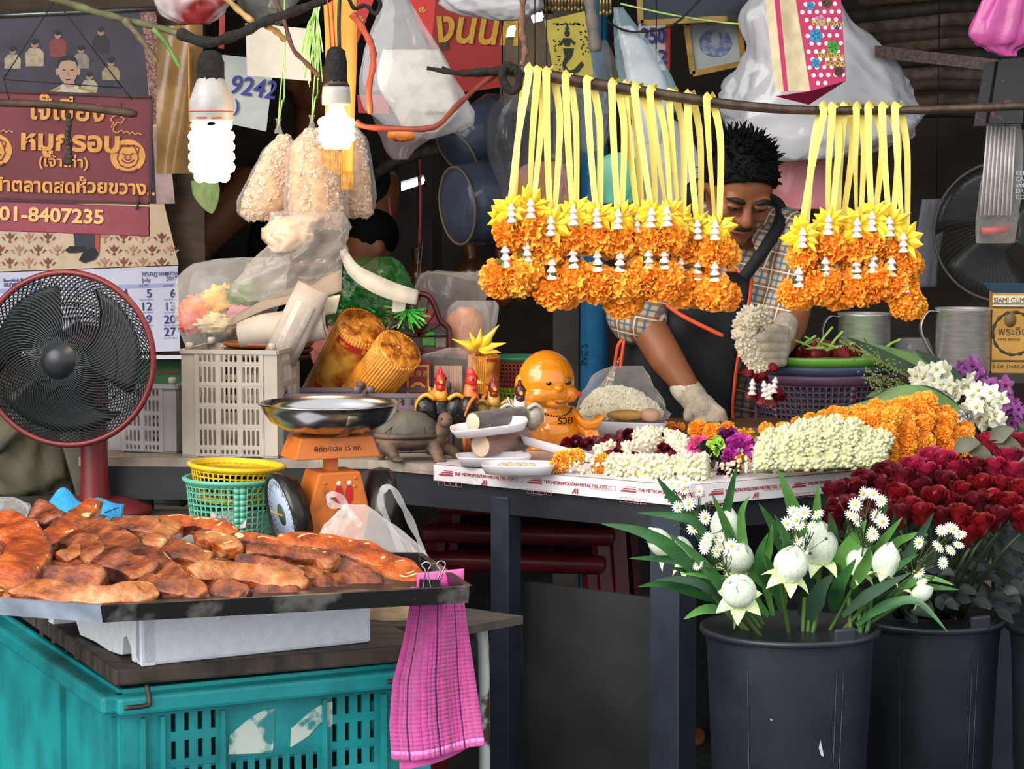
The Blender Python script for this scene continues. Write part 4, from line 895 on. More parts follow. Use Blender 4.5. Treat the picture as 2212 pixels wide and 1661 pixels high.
for l, (px, py), rows, Y, sd in POP:
    t, k = T('popcorn_bag', l, 'bag', px, py-210, Y, group='popcorn bags hanging on green string')
    o = (0, 0, -210*k)
    mb = MB(k, o); inner = [(x, y, z, rx*.9, ry*.9) for x, y, z, rx, ry in rows]; mb.sack(inner, 26, .06, 3, sd); mb.build('popcorn_fill', m_pop2, t)
    mb = MB(k, o); kernels(mb, inner, 950, 5.4, sd); q = mb.build('popcorn', [m_pop, m_pop2], t, smooth=False); q['kind'] = 'stuff'
    mb = MB(k, o); mb.sack([(x, y, z, rx*1.04, ry*1.04) for x, y, z, rx, ry in rows], 36, .06, 4, sd+.5, .02, 9); mb.build('bag_film', m_film2, t)
    mb = MB(k, o); mb.sack([(0, 0, 22, 7, 5), (0, 0, 10, 4, 4), (0, 0, -10, 9, 7)], 14, .15, 5, sd); mb.build('bag_neck', m_film3, t)
    mb = MB(k, o); mb.tube(smooth_path([(0, 0, 6), (8, 0, 60), (14, 0, 130), (18, 0, 800)], 4), 1.8, 5); mb.tube(smooth_path([(0, 0, 6), (3, 0, 60), (10, 0, 130), (18, 0, 210)], 4), 1.8, 5); mb.build('string', m_grn, t)
ts, k = T('string_tassel', 'bundle of lime green plastic strings hanging over the popcorn bags', 'tassel', 685, -5, 4.86)
rnd = random.Random(4); mb = MB(k)
for i in range(34):
    x = rnd.uniform(-28, 6); L = rnd.uniform(110, 190); w = rnd.uniform(1.5, 3.2)
    ribbon(mb, smooth_path([(rnd.uniform(-4, 10), rnd.uniform(-4, 4), 0), (x*.4, rnd.uniform(-6, 6), -40), (x*.8, 0, -L*.5), (x*1.3+rnd.uniform(-14, 8), 0, -L)], 4), w, nrm=(rnd.uniform(-.6, .6), -1, 0))
q = mb.build('strings', m_grn, ts, smooth=False); q['kind'] = 'stuff'
m_yr = mat('ochre ribbon cloth', '#b9822a', .45, var=.12, scale=10)
yr, k = T('ochre_ribbon', 'ochre cloth ribbon with a gold fringe hanging behind the smaller lamp', 'ribbon', 736, -10, 4.6)
mb = MB(k); mb.grid(lambda u, v: (lerp(-38, 34, u)*(1-.15*v)+2*sin(v*5), 6*sin(u*PI)+4*sin(v*7), -v*330), 6, 20); mb.build('ribbon', m_yr, yr, solid=.001)
mb = MB(k); mb.grid(lambda u, v: (lerp(2, 28, u)-4*v, -4+4*sin(u*PI), -300-v*84), 5, 8); mb.build('ribbon_end', m_yr, yr, solid=.001)
m_fri = mat('tarnished gold fringe', '#8d6420', .5, var=.35, scale=80); mb = MB(k)
for i in range(13):
    x = -42+i*3.4; ribbon(mb, [(x, -8, -316-i*1.5), (x+1, -9, -342-i*3), (x, -8, -360-i*2.2)], 2.6)
for i in range(9):
    x = 0+i*3; ribbon(mb, [(x, -8, -380), (x+.5, -9, -398), (x, -8, -414-2*(i % 2))], 2.4)
q = mb.build('fringe', m_fri, yr, smooth=False); q['kind'] = 'stuff'
bf, k = T('flower_bag', 'large clear bag of paper flowers above the calendar side of the off-white crate', 'bag', 500, 752, 4.95)
mb = MB(k); mb.sack([(60, 0, 196, 30, 10), (30, 0, 186, 90, 30), (0, 0, 150, 112, 48), (-5, 0, 100, 116, 55), (-20, 0, 50, 96, 46), (-40, 0, 10, 60, 30), (-45, 0, 0, 40, 20)], 40, .07, 4, 2, .03, 8); mb.build('bag_film', m_film3, bf)
for nm, c, r, col in (('orange_bloom', (-68, 0, 78), (44, 26, 34), '#d8682e'), ('yellow_bloom', (-20, 0, 95), (46, 28, 40), '#cf9a3c'), ('green_foliage', (34, -8, 108), (46, 26, 34), '#4f7a3a'), ('pink_bloom', (30, -22, 72), (36, 20, 26), '#cf8a8e'), ('red_bloom', (-80, -12, 56), (30, 20, 26), '#cc4a2e'), ('cream_bloom', (-26, -22, 55), (46, 20, 22), '#d8c290')):
    mb = MB(k); mb.ball(c, r, 30, 22, fn=lambda d, c=c: 1+.5*nz(d*4, 1.5, c[0])); mb.build(nm, mat('paper '+nm, col, .6, var=.3, scale=25, bump=.8, bscale=40), bf)
cb, k = T('draped_bag', 'crumpled clear bag lying on the paper pile under the popcorn', 'bag', 668, 640, 4.86)
mb = MB(k); mb.sack([(0, 0, 182, 74, 10), (-4, 0, 150, 86, 26), (0, 0, 120, 84, 34), (-22, 0, 80, 92, 40), (-50, 0, 45, 100, 44), (-80, 0, 10, 90, 34), (-90, 0, -10, 50, 20)], 44, .1, 5, 6, .04, 10); mb.build('bag_film', film('crumpled film', '#cfc4ba', .38, .12, .5, 16, .5), cb)
mb = MB(k); mb.sack([(-20, 0, 172, 46, 8), (-40, 0, 150, 52, 22), (-46, 0, 120, 46, 22), (-60, 0, 96, 20, 8)], 24, .16, 5, 2); mb.build('pale_filling', mat('peach filling', '#c9ac92', .6, var=.15, scale=30), cb)
m_card = mat('grey-brown card', '#8d7c6c', .8, var=.1, scale=12)
cs, k = T('card_sheet', 'bent grey-brown card sheet lying over the rolled papers', 'card', 620, 690, 4.84)
mb = MB(k); mb.grid(lambda u, v: (lerp(-118, 120, u), -10-20*v+14*sin(u*3), lerp(2, 118, u)-34*v*(.4+u)+8*sin(u*5)), 14, 8); mb.build('sheet', m_card, cs, solid=.0015)
mb = MB(k); mb.grid(lambda u, v: (lerp(60, 118, u)-v*10, -26+6*sin(u*3), lerp(26, 60, u)-40*v+6*sin(u*4)), 8, 6); mb.build('folded_edge', mat('pale paper edge', '#cbbba6', .8, var=.06), cs, solid=.001)
m_roll = mat('old white roll paper', '#b4a89c', .7, col2='#9c9084', scale=18, var=.1)
pr, k = T('paper_roll', 'horizontal white paper roll lying across the off-white crate', 'roll', 515, 722, 4.83)
M = Matrix.Rotation(R(82), 4, 'Y') @ Matrix.Rotation(R(6), 4, 'X')
mb = MB(k); mb.lathe([(20, 0), (32, 4), (37, 60), (37, 188), (32, 192), (20, 192)], 28, M=M, sy=.8); mb.build('roll', m_roll, pr)
mb = MB(k); mb.lathe([(20, 190), (26, 193), (30, 193)], 28, M=M, sy=.8); mb.build('roll_end', mat('roll end paper', '#ddd2c6', .8), pr)
rc, k = T('rolled_calendar', 'flattened roll of printed paper standing upright in the off-white crate', 'roll', 604, 775, 4.78, rot=(0, R(26), 0))
mb = MB(k); mb.tube([(0, 0, 0), (0, 0, 60), (0, 0, 150), (0, 0, 172)], [36, 37, 37, 36], 28, flat=.55, cap=False, up=(1, 0, 0)); mb.build('outer_roll', m_roll, rc, solid=.0015)
mb = MB(k); mb.tube([(6, 2, 20), (6, 2, 165), (6, 2, 171)], [26, 27, 27], 24, flat=.45, cap=False, up=(1, 0, 0)); mb.build('inner_roll', mat('pink inner sheet', '#b8606c', .7), rc, solid=.001)
mb = MB(k); mb.prism([(-20, 20), (22, 20), (22, 135), (-20, 135)], -20.6, -20.3); mb.build('faint_print', mat('faint grey print', '#b3a79e', .8, col2='#c4b9ae', scale=120), rc)
for i, (z, r, c) in enumerate(((-24, 92, '#3c241c'), (-10, 96, '#4a2c20'), (3, 98, '#8a4a22'))):
    q, k = T('woven_tray', ('dark round tray at the bottom of the stack in the off-white crate', 'dark round tray in the middle of the stack in the off-white crate', 'orange-brown round tray on top of the stack in the off-white crate')[i], 'tray', 580, 752-z, 4.87, group='round trays in the off-white crate')
    mb = MB(k); mb.lathe([(.5, 0), (r-8, 0), (r, 6), (r+1, 11), (r-6, 11), (r-10, 4), (.5, 4)], 36, sy=.7); mb.build('tray', mat('woven tray %d' % i, c, .5, var=.2, scale=60), q)
gb, k = T('tinsel_bag', 'green-tinted bag of green tinsel behind the incense bundles', 'bag', 800, 705, 5.0)
mb = MB(k); mb.sack([(20, 0, 150, 30, 12), (0, 0, 128, 76, 30), (0, 0, 85, 92, 44), (0, 0, 40, 96, 46), (-10, 0, 4, 84, 36)], 36, .1, 5, 4, .04, 9); mb.build('bag_film', film('green film', '#2f7a34', .45, .1, .4, 18, .4), gb)
rnd = random.Random(11); mb = MB(k)
for i in range(260):
    a = rnd.uniform(PI, 2*PI); z = rnd.uniform(10, 120); r0 = 60*rnd.random()**.5; c = V(r0*cos(a)*1.2, r0*sin(a)*.5, z); d = V(rnd.uniform(-1, 1), -.5, rnd.uniform(-.8, 1)).normalized()*rnd.uniform(18, 36)
    ribbon(mb, [c, c+d*.5+V(0, 0, 3), c+d], 4, nrm=(rnd.uniform(-1, 1), -1, rnd.uniform(-1, 1))); mb.m = 0
q = mb.build('tinsel', mat('green foil tinsel', '#2a9a30', .3, metal=.3, col2='#0e4a1c', scale=50), gb, smooth=False); q['kind'] = 'stuff'
ps, k = T('paper_strip', 'curling white paper strip lying over the tinsel bag', 'paper', 740, 545, 4.86)
mb = MB(k); ribbon(mb, smooth_path([(0, 0, 6), (22, -6, -35), (60, -10, -62), (110, -8, -84), (162, 0, -98)], 6), [14+26*sin(min(1, i/24)*PI*.75) for i in range(25)], nrm=(-.3, -1, .5)); mb.build('strip', mat('white strip paper', '#bfb5a4', .7), ps, solid=.0006)
pk_, k = T('pink_bag', 'salmon pink plastic bag stuffed between the crate and the incense', 'bag', 708, 815, 5.06)
mb = MB(k); mb.sack([(10, 0, 112, 46, 14), (-6, 0, 98, 56, 24), (0, 0, 60, 40, 24), (4, 0, 20, 26, 20), (4, 0, 0, 16, 12)], 32, .14, 5, 7, .08, 7); mb.build('bag_skin', mat('salmon pink film', '#e08a84', .35, var=.12, scale=14, trans=0, sss=.1), pk_)
m_inc = mat('orange incense sticks', '#cc8426', .5, var=.25, scale=40); m_incw = mat('incense foil top', '#d98a30', .28, metal=.25, col2='#8a4210', scale=36, lo=.38, hi=.55, bump=1.2, bscale=36); m_incr = mat('red incense band', '#b5301c', .4, col2='#d89a3a', scale=40, lo=.36, hi=.44); m_incp = mat('printed gold wrapper', '#dca040', .35, col2='#a04a12', scale=16, lo=.42, hi=.55, detail=4); m_gp = mat('gold print', '#e0b050', .4)
def incense(label, bx, by, tx, ty, Y, r, wrap, seed, lean=0):
    b_, t_ = P(bx, by, Y), P(tx, ty, Y+lean); d = t_-b_; k = U(Y); L = d.length/k
    e = thing('incense_bundle', label, 'incense', b_, group='wrapped incense bundles', rot=d.to_track_quat('Z', 'Y').to_euler())
    mb = MB(k); n = 46
    for i in range(n):
        a = 2*PI*i/n; mb.tube([(r*cos(a), r*sin(a), 0), (r*cos(a), r*sin(a), L)], r*.075, 6)
    mb.tube([(0, 0, 0), (0, 0, L-2)], r*.96, 30); q = mb.build('incense_sticks', m_inc, e); q['kind'] = 'stuff'
    mb = MB(k); mb.grid(lambda u, v: ((1-v)*r*1.07*cos(2*PI*u), (1-v)*r*1.07*sin(2*PI*u), L-8*(v < .02)+5*sin(min(v*4, 1.57))+4*nz((cos(2*PI*u)*2, sin(2*PI*u)*2, v*4), 2.5, seed)), 40, 10, True); mb.build('foil_top', m_incw, e)
    if wrap == 0:
        mb = MB(k); mb.tube([(0, 0, 2), (0, 0, L*.98)], r*1.06, 36, cap=False); q = mb.build('clear_wrap', film('amber film', '#e8a040', .22, .08, .25, 20, .5), e)
        mb = MB(k); mb.grid(lambda u, v: (r*1.085*cos(lerp(-PI*.95, -PI*.3, u)), r*1.085*sin(lerp(-PI*.95, -PI*.3, u)), lerp(0, L*.9, v)), 14, 4); pw = mb.build('printed_wrapper', m_incp, e)
        for z in (L*.42, L*.9):
            mb = MB(k); mb.grid(lambda u, v: (r*1.095*cos(lerp(-PI*.95, -PI*.3, u)), r*1.095*sin(lerp(-PI*.95, -PI*.3, u)), z+v*(L*.06)), 14, 2); mb.build('wrapper_stripe', m_incr, pw)
    else:
        mb = MB(k); mb.tube([(0, 0, L*.3), (0, 0, L*.42)], r*1.07, 36, cap=False); mb.build('red_band', m_incr, e)
        mb = MB(k); mb.tube([(0, 0, L*.44), (0, 0, L*.98)], r*1.05, 36, cap=False); mb.build('clear_wrap', film('amber film', '#e8a040', .12, .08, .2, 20, .5), e)
    return e
incense('tall leaning incense bundle in a printed gold wrapper', 678, 905, 782, 705, 5.04, 50, 0, 1, -.17)
incense('leaning incense bundle with a red band in front of the tall one', 742, 905, 862, 756, 4.98, 49, 1, 2, -.15)
incense('small upright incense bundle behind the rooster figurines', 1042, 875, 1046, 768, 4.97, 33, 0, 3)
bx, k = T('incense_box', 'red and gold incense packet in clear wrap behind the roosters', 'packet', 915, 862, 4.9)
mb = MB(k); mb.box((-14, 15, 42), (58, 30, 84)); mb.build('packet', mat('dull red packet', '#8a2a28', .4, var=.2), bx, smooth=False)
mb = MB(k); mb.prism([(-36, 6), (12, 6), (12, 74), (-36, 74)], -1.2, -.4); mb.build('gold_border', m_gp, bx, smooth=False)
mb = MB(k); mb.prism([(-32, 10), (8, 10), (8, 70), (-32, 70)], -1.8, -1.3); mb.build('red_label', mat('red label', '#9c2422', .4), bx, smooth=False)
mb = MB(k); mb.prism([(x-12, y+8) for x, y in ell(0, 8, 19, 22, 12, 0, PI)], -2.4, -1.9); mb.build('label_arch', m_gp, bx, smooth=False)
mb = MB(k); mb.prism([(x-12, y+8) for x, y in ell(0, 8, 13, 15, 12, 0, PI)], -2.9, -2.5); mb.build('label_arch', mat('red label', '#9c2422'), bx, smooth=False)
text('label_print', '富貴香', 15*k, m_gp, bx, (-33*k, -3*k, 50*k), depth=.0002)
b2, k = T('incense_packet', 'pale brown incense packet with crumpled film top behind the roosters', 'packet', 968, 862, 4.92)
mb = MB(k); 
for i in range(16): mb.tube([(-28+i*3.8, 0, 0), (-28+i*3.8, 0, 72)], 2.4, 6)
mb.box((0, 8, 36), (60, 14, 72)); q = mb.build('sticks', mat('pale incense sticks', '#a8826a', .6, var=.2), b2); q['kind'] = 'stuff'
mb = MB(k); mb.sack([(14, 0, 112, 10, 6), (0, 0, 98, 46, 16), (-4, 4, 78, 60, 20), (-4, 4, 40, 58, 20), (-4, 4, 0, 56, 18)], 30, .08, 6, 3, .05, 9); mb.build('film_wrap', film('wrinkled clear film', '#f0e2da', .2, .06, .4, 30, .5), b2)
m_yel2 = mat('yellow ribbon', '#f2c52e', .35, var=.08, scale=20, coat=.2)
yf, k = T('ribbon_flower', 'yellow ribbon flower on top of the small incense bundle', 'flower', 1035, 752, 4.9)
for i, (a, L) in enumerate(((160, 62), (120, 42), (85, 44), (50, 68), (12, 60), (-10, 48))):
    mb = MB(k); a = R(a); d = V(cos(a), -.3, sin(a)); pts = [d*0, d*L*.4+V(0, -6, 0), d*L]; ribbon(mb, smooth_path(pts, 4), [6, 14, 20, 22, 18, 12, 8, 4, 1], nrm=(.2, -1, .4)); mb.build('petal', m_yel2, yf, solid=.0005)
r1, k = T('small_basket', 'red perforated basket with a green rim behind the golden figurine', 'basket', 1122, 872, 5.12)
mb = MB(k); perf_lathe(mb, 52, 40, 62, 100, 44, 7, .5, .5, lambda i, j: j in (0, 6)); mb.build('basket_wall', mat('dull red basket', '#8a3428', .45), r1, solid=.001)
mb = MB(k); mb.lathe([(60, 96), (68, 100), (68, 104), (60, 104)], 36); mb.build('rim', mat('green rim plastic', '#1f7a4a', .4), r1)
mb = MB(k); perf_lathe(mb, 40, -62, 50, 40, 26, 8, .35, .45, lambda i, j: j in (7,)); mb.build('lower_basket', mat('lime basket plastic', '#9ab02a', .4), r1, solid=.001)
m_ww = mat('dark red lacquered wood', '#4a1512', .22, var=.2, scale=20, coat=.4)
af_, k = T('arched_frame', 'dark red arched ornamental frame with wheel spokes and a small picture', 'frame', 905, 760, 4.97)
out = smooth_path([(-62, 0, 0), (-62, 0, 40), (-55, 0, 52), (-42, 0, 60), (-34, 0, 85), (-22, 0, 112), (0, 0, 126), (24, 0, 118), (38, 0, 92), (48, 0, 66), (62, 0, 54), (66, 0, 40), (66, 0, 0)], 5)
mb = MB(k); mb.tube(out, 6.5, 10); mb.build('arch', m_ww, af_)
mb = MB(k); mb.bar((-66, 0, 3), (70, 0, 3), 13, 12); mb.build('sill', m_ww, af_, smooth=False)
for a in range(0, 181, 22):
    a = R(a); mb = MB(k); mb.tube([(0, 2, 34), (cos(a)*55*(1.1 if abs(cos(a)) > .8 else 1), 2, 34+sin(a)*88)], 2.4, 6); mb.build('spoke', m_ww, af_)
wp2 = MB(k); wp2.prism([(-54, 6), (58, 6), (58, 44), (30, 70), (-28, 70), (-54, 44)], 6, 8); wp2.build('picture', mat('dark picture backing', '#3a3a30', .4, var=.4, scale=20), af_, smooth=False)
for nm, pl, c in (('red_card', [(-4, 58), (34, 62), (36, 88), (-2, 90)], '#a0222a'), ('green_print', [(8, 14), (34, 14), (34, 42), (8, 46)], '#3f8a34'), ('lattice_print', [(36, 10), (58, 10), (58, 38), (36, 38)], '#6a6a58')):
    mb = MB(k); mb.prism(pl, 4, 5.5); mb.build(nm, mat('frame '+nm, c, .4, var=.2, scale=30), af_, smooth=False)
wt, k = T('foam_tassel', 'green tinsel tassel with a white foam block on thin wires', 'tassel', 862, 700, 4.9)
mb = MB(k); mb.box((0, 0, 42), (26, 24, 34), (0, .1, .2)); mb.build('foam_block', mat('white foam block', '#e8e0d4', .8), wt, smooth=False, bev=.002)
rnd = random.Random(5); mb = MB(k)
for i in range(40):
    d = V(rnd.uniform(-.4, 1), rnd.uniform(-.6, .2), rnd.uniform(-1, .1)).normalized(); c = V(18, -4, 30); ribbon(mb, [c, c+d*20, c+d*rnd.uniform(30, 52)], 3, nrm=(rnd.uniform(-1, 1), -1, 0))
q = mb.build('tinsel', mat('bright green tinsel', '#3fb236', .35, var=.3), wt, smooth=False); q['kind'] = 'stuff'
for x1 in (52, 44):
    mb = MB(k); mb.tube([(32, 0, -30), (x1, 0, 180)], .9, 5); mb.build('wire', m_wire, wt)
fb1, k = T('clear_bag', 'large clear bag standing behind the arched frame', 'bag', 985, 765, 5.12)
mb = MB(k); mb.sack([(60, 0, 160, 30, 8), (-10, 0, 178, 56, 20), (-14, 0, 140, 78, 40), (-10, 0, 90, 76, 44), (0, 0, 40, 70, 40), (0, 0, 4, 60, 30)], 36, .09, 5, 12, .05, 9); mb.build('bag_film', film('grey clear film', '#cbbfb8', .3, .1, .4, 16, .5), fb1)
fb2, k = T('snack_bag', 'clear bag of orange-brown crackling beside the arched frame', 'bag', 1010, 775, 5.02)
mb = MB(k); mb.sack([(20, 0, 126, 40, 12), (14, 0, 112, 50, 26), (6, 0, 70, 52, 32), (0, 0, 25, 48, 30), (0, 0, 2, 38, 22)], 32, .07, 5, 14, .03, 8); mb.build('bag_film', m_film3, fb2)
mb = MB(k); mb.sack([(0, 0, 112, 16, 10), (-4, 0, 90, 38, 20), (-6, 0, 50, 40, 24), (-4, 0, 8, 36, 22)], 24, .1, 4, 15); mb.build('crackling', mat('orange-brown crackling', '#c07a4c', .6, var=.25, scale=40, bump=.5), fb2)
def rooster(label, px, Y, H, turn, cb, cw, cn, ch, edge, seed):
    k = H/100; p = P(px, 900, Y); e = thing('rooster_figurine', label, 'figurine', (p.x, p.y, ZT), turn, 'painted rooster figurines'); m = lambda nm, c: mat('rooster '+nm+c, c, .35, var=.15, scale=60, bump=.3, bscale=120, coat=.2)
    mb = MB(k); mb.ball((0, 4, 50), (18, 20, 19), 16, 12); mb.ball((0, -4, 58), (12, 11, 14), 14, 10); mb.tube([(0, 20, 50), (0, 30, 62), (0, 36, 58)], [9, 8, 3], 10); mb.build('body', m('body', cb), e, remesh=.0016*max(1, H/.12), sm=6)
    for s_ in (-1, 1):
        mb = MB(k); mb.ball((s_*17, -10, 54), (13, 12, 18), 14, 10, M=Matrix.Rotation(s_*R(18), 4, 'Y')); w = mb.build('wing', m('wing', cw), e)
        mb = MB(k); mb.tube(smooth_path([(s_*8, -18, 66), (s_*18, -20, 72), (s_*28, -16, 64), (s_*30, -10, 48)], 4), [2, 2.6, 2.6, 2.6, 2.6, 2.6, 2.4, 2.2, 2, 1.8, 1.6, 1.4, 1], 8); mb.build('wing_edge', m('edge', edge), w)
        mb = MB(k); mb.tube([(s_*7, 0, 32), (s_*7, -2, 3)], [3, 2.2], 8); mb.build('leg', m('leg', edge), e)
    mb = MB(k); mb.lathe([(10, 64), (9, 70), (7.5, 78), (6.5, 84), (.1, 86)], 16, fn=lambda a, i: 1+.08*sin(a*8), c=(0, -6, 0)); mb.build('neck_feathers', m('neck', cn), e)
    mb = MB(k); mb.ball((0, -8, 88), (7.5, 8.5, 10), 14, 10); mb.ball((0, -9, 79), (6.5, 6.5, 7), 12, 8); mb.ball((0, -6, 98), (2.6, 6, 6), 10, 8); mb.ball((0, -14, 80), (2, 2.2, 5), 8, 6); h = mb.build('head', m('head', ch), e, remesh=.0012*max(1, H/.12), sm=3)
    mb = MB(k); mb.lathe([(3.2, 0), (2, 5), (.1, 8)], 10, M=Matrix.Translation((0, -15, 87)) @ Matrix.Rotation(R(105), 4, 'X')); mb.build('beak', m('beak', '#d8a040'), h)
    for s_ in (-1, 1):
        mb = MB(k); mb.ball((s_*6.2, -12, 90), 1.6, 8, 6); mb.build('eye', m('eye', '#141210'), h)
    mb = MB(k)
    for i in range(5):
        ribbon(mb, smooth_path([(-6+i*3, 20, 54), (-8+i*4, 34, 74-i*2), (-9+i*4.5, 46, 64-i*4), (-9+i*4.5, 50, 44)], 4), [6]*10+[4, 3, 1], nrm=(1, 0, 0))
    mb.build('tail', m('tail', edge), e, solid=.002)
    mb = MB(k); mb.lathe([(16, 0), (16, 4), (.1, 4)], 20); mb.build('base', m('base', cb), e)
rooster('black rooster figurine with yellow neck and red head beside the turtle', 950, 4.755, .168, R(8), '#15130f', '#121110', '#e0942a', '#b81f1c', '#e8a030', 1)
rooster('orange-bodied rooster figurine with red head in profile', 1006, 4.75, .166, R(70), '#1a1512', '#17130f', '#d8682a', '#b82420', '#d8702c', 2)
rooster('small gold rooster figurine with dark red head', 1064, 4.77, .15, R(12), '#9a7426', '#94702a', '#c49a48', '#7a2018', '#a8843a', 3)
rooster('whitish rooster figurine with maroon head against the golden figurine', 1121, 4.68, .15, R(10), '#a89c8c', '#9c9080', '#d8cfc4', '#471519', '#b8ac9c', 4)
m_wood = mat('weathered grey wood', '#735844', .65, col2='#443428', scale=14, stretch=(1, 1, 2), var=.2, bump=.4, bscale=30); m_woods = mat('green-grey carved shell', '#5c5648', .6, col2='#45403a', scale=22, bump=.4)
tp = Pz(905, 995, ZT); k = U(tp.y)
tu = thing('wooden_turtle', 'carved grey-brown wooden turtle with raised head on the counter edge', 'turtle', tp, R(8))
mb = MB(k)
mb.ball((-22, 0, 44), (74, 46, 22), 20, 12); mb.cap2((34, -6, 40), (52, -16, 74), 22, 17, 14); mb.cap2((52, -16, 70), (55, -20, 92), 17, 16, 14); mb.ball((55, -26, 90), (16, 17, 17), 14, 10); mb.ball((54, -38, 86), (11, 9, 10), 12, 8)
mb.cap2((28, -22, 36), (36, -40, 20), 17, 14, 12); mb.cap2((36, -40, 18), (38, -50, 6), 13, 10, 12); mb.ball((40, -54, 5), (15, 12, 6), 12, 8)
mb.cap2((46, 4, 34), (78, -4, 18), 16, 12, 12); mb.ball((88, -8, 6), (14, 11, 7), 12, 8); mb.cap2((78, -4, 18), (86, -8, 8), 11, 9, 10)
mb.cap2((-70, -20, 34), (-58, -36, 16), 18, 12, 12); mb.ball((-50, -40, 6), (15, 12, 6), 12, 8); mb.cap2((-70, 24, 34), (-80, 30, 8), 16, 10, 12)
mb.build('body', m_wood, tu, remesh=.0022, sm=4)
mb = MB(k); mb.lathe([(62, 56), (66, 60), (64, 68), (55, 86), (36, 102), (14, 110), (.1, 112)], 32, sx=1.08, sy=.72, c=(-24, 0, 0), fn=lambda a, i: 1+.02*sin(a*6)); sh = mb.build('shell', m_woods, tu)
mb = MB(k); mb.lathe([(60, 50), (68, 54), (68, 60), (60, 62)], 32, sx=1.1, sy=.74, c=(-24, 0, 0)); mb.build('shell_rim', m_wood, sh)
for x in (-58, -26, 8):
    mb = MB(k); mb.tube(smooth_path([(x*1.3-2, -44, 66), (x, -30, 92-abs(x+24)*.3), (x*.9, 0, 112-abs(x+24)*.35)], 4), 1.2, 6); mb.build('shell_groove', mat('dark groove', '#2c2620', .8), sh)
for s_ in (-1, 1):
    mb = MB(k); mb.ball((55+s_*9, -40, 94), 2.5, 8, 6); mb.build('eye', mat('dark groove', '#2c2620'), tu)
m_ft = mat('white foam tray', '#cfc6c8', .5, var=.03, scale=20)
def ftray(label, px, py, Y, w, d, h, rot, z=None):
    p = P(px, py, Y) if z is None else Pz(px, py, z); k = U(p.y); t = thing('foam_tray', label, 'tray', p, group='white foam trays', rot=rot)
    mb = MB(k)
    def s_(a): return math.copysign(abs(a)**.5, a)
    rows = [(.86, 0), (.9, h*.15), (1, h), (1.02, h), (1.02, h*.85), (.9, -.5), (.84, -1.5)]
    def f(u, v):
        i = v*(len(rows)-1); j = min(int(i+1e-6), len(rows)-2); q = i-j; s0 = lerp(rows[j][0], rows[j+1][0], q); z0 = lerp(rows[j][1], rows[j+1][1], q); a = 2*PI*u
        return (w/2*s0*s_(cos(a)), d/2*s0*s_(sin(a)), z0+2)
    mb.grid(f, 40, 7, True); mb.add([f(i/40, 0) for i in range(40)], [tuple(range(40))]); mb.add([f(i/40, 1) for i in range(40)], [tuple(range(39, -1, -1))]); mb.build('tray', m_ft, t); return t
def stem_roll(label, pa, pb, Y, r, cbody, cend):
    a, b = P(*pa, Y), P(*pb, Y+.1); d = b-a; k = U(Y); L = d.length/k
    t = thing('wrapped_stem_roll', label, 'roll', a, group='wrapped stem rolls on trays', rot=d.to_track_quat('Z', 'Y').to_euler())
    mb = MB(k); mb.lathe([(.1, 0), (r*.96, 0), (r, 2), (r, L-4), (r*.9, L), (.1, L)], 30); mb.build('roll', mat('stem bark '+cbody, cbody, .3, var=.25, scale=30, stretch=(8, 8, 1)), t)
    mb = MB(k); mb.lathe([(.1, -1), (r*.9, -.8), (r*.96, .5)], 30); mb.build('cut_end', mat('pale cut stem '+cend, cend, .5, var=.08, scale=40), t)
    mb = MB(k); mb.lathe([(r*.5, -3), (r*1.02, -1), (r*1.05, 4), (r*1.04, L-2), (r*.9, L+2)], 26, fn=lambda a, i: 1+.025*sin(a*9+i)); mb.build('cling_film', film('cling film', '#f4eeea', .08, .05, .25, 40, .4), t); return t
ftray('lower foam tray under the thick stem roll', 1066, 1004, 4.6, 158, 110, 20, (0, 0, R(6)), z=ZT+.004)
stem_roll('thick brown wrapped stem roll on the lower foam tray', (1038, 962), (1130, 945), 4.56, 27, '#7a4a38', '#d8bca0')
ftray('tilted upper foam tray stacked on the thick stem roll', 1058, 934, 4.57, 166, 100, 18, (R(4), R(-7), R(4)))
stem_roll('dark wrapped stem roll on the upper foam tray', (1022, 912), (1128, 897), 4.56, 21, '#3a2a2c', '#d4b99c')
ft3 = ftray('foam tray of wrapped sweets at the counter edge', 1120, 1022, 4.44, 158, 110, 20, (0, 0, R(-4)), z=ZT+.004)
k = U(4.44); rnd = random.Random(3)
for i in range(5):
    p = Pz(1120, 1022, ZT+.004)+V((-34+i*15)*k, (-4+8*(i % 2))*k, 10*k); e = thing('wrapped_sweet', 'wrapped cream sweet in the edge tray, %s from the turtle' % ('first', 'second', 'third', 'fourth', 'fifth')[i], 'sweet', p, group='wrapped sweets')
    mb = MB(k); mb.ball((0, 0, 6), (11, 9, 8), 12, 8, fn=lambda d, i=i: 1+.15*nz(d*2, 1, i)); mb.build('sweet', mat('cream sweet', '#cbb08a', .3, var=.3, scale=90, coat=.6), e)
    mb = MB(k); mb.ball((0, 0, 6), (13, 11, 9.5), 12, 8, fn=lambda d, i=i: 1+.1*nz(d*4, 1, i)); mb.build('film_wrap', film('cling film', '#f4eeea', .08), e)
ftray('tilted white foam tray leaning among the red petals', 1212, 982, 4.6, 186, 70, 16, (R(-8), R(14), R(-10)))
ft5 = ftray('white foam tray under the bag of jasmine buds', 1352, 932, 5.0, 170, 120, 24, (0, R(2), R(4)), z=ZT+.02)
m_bud = mat('glossy amber glaze', '#de8414', .18, var=.1, scale=12, coat=.6, sss=.08)
bp_ = V(P(1180, 900, 4.82).x, 4.82, ZT); k = U(4.82)
bd = thing('laughing_figurine', 'glossy amber laughing child figurine holding a gold ingot', 'figurine', bp_, R(20))
mb = MB(k); B = mb.ball
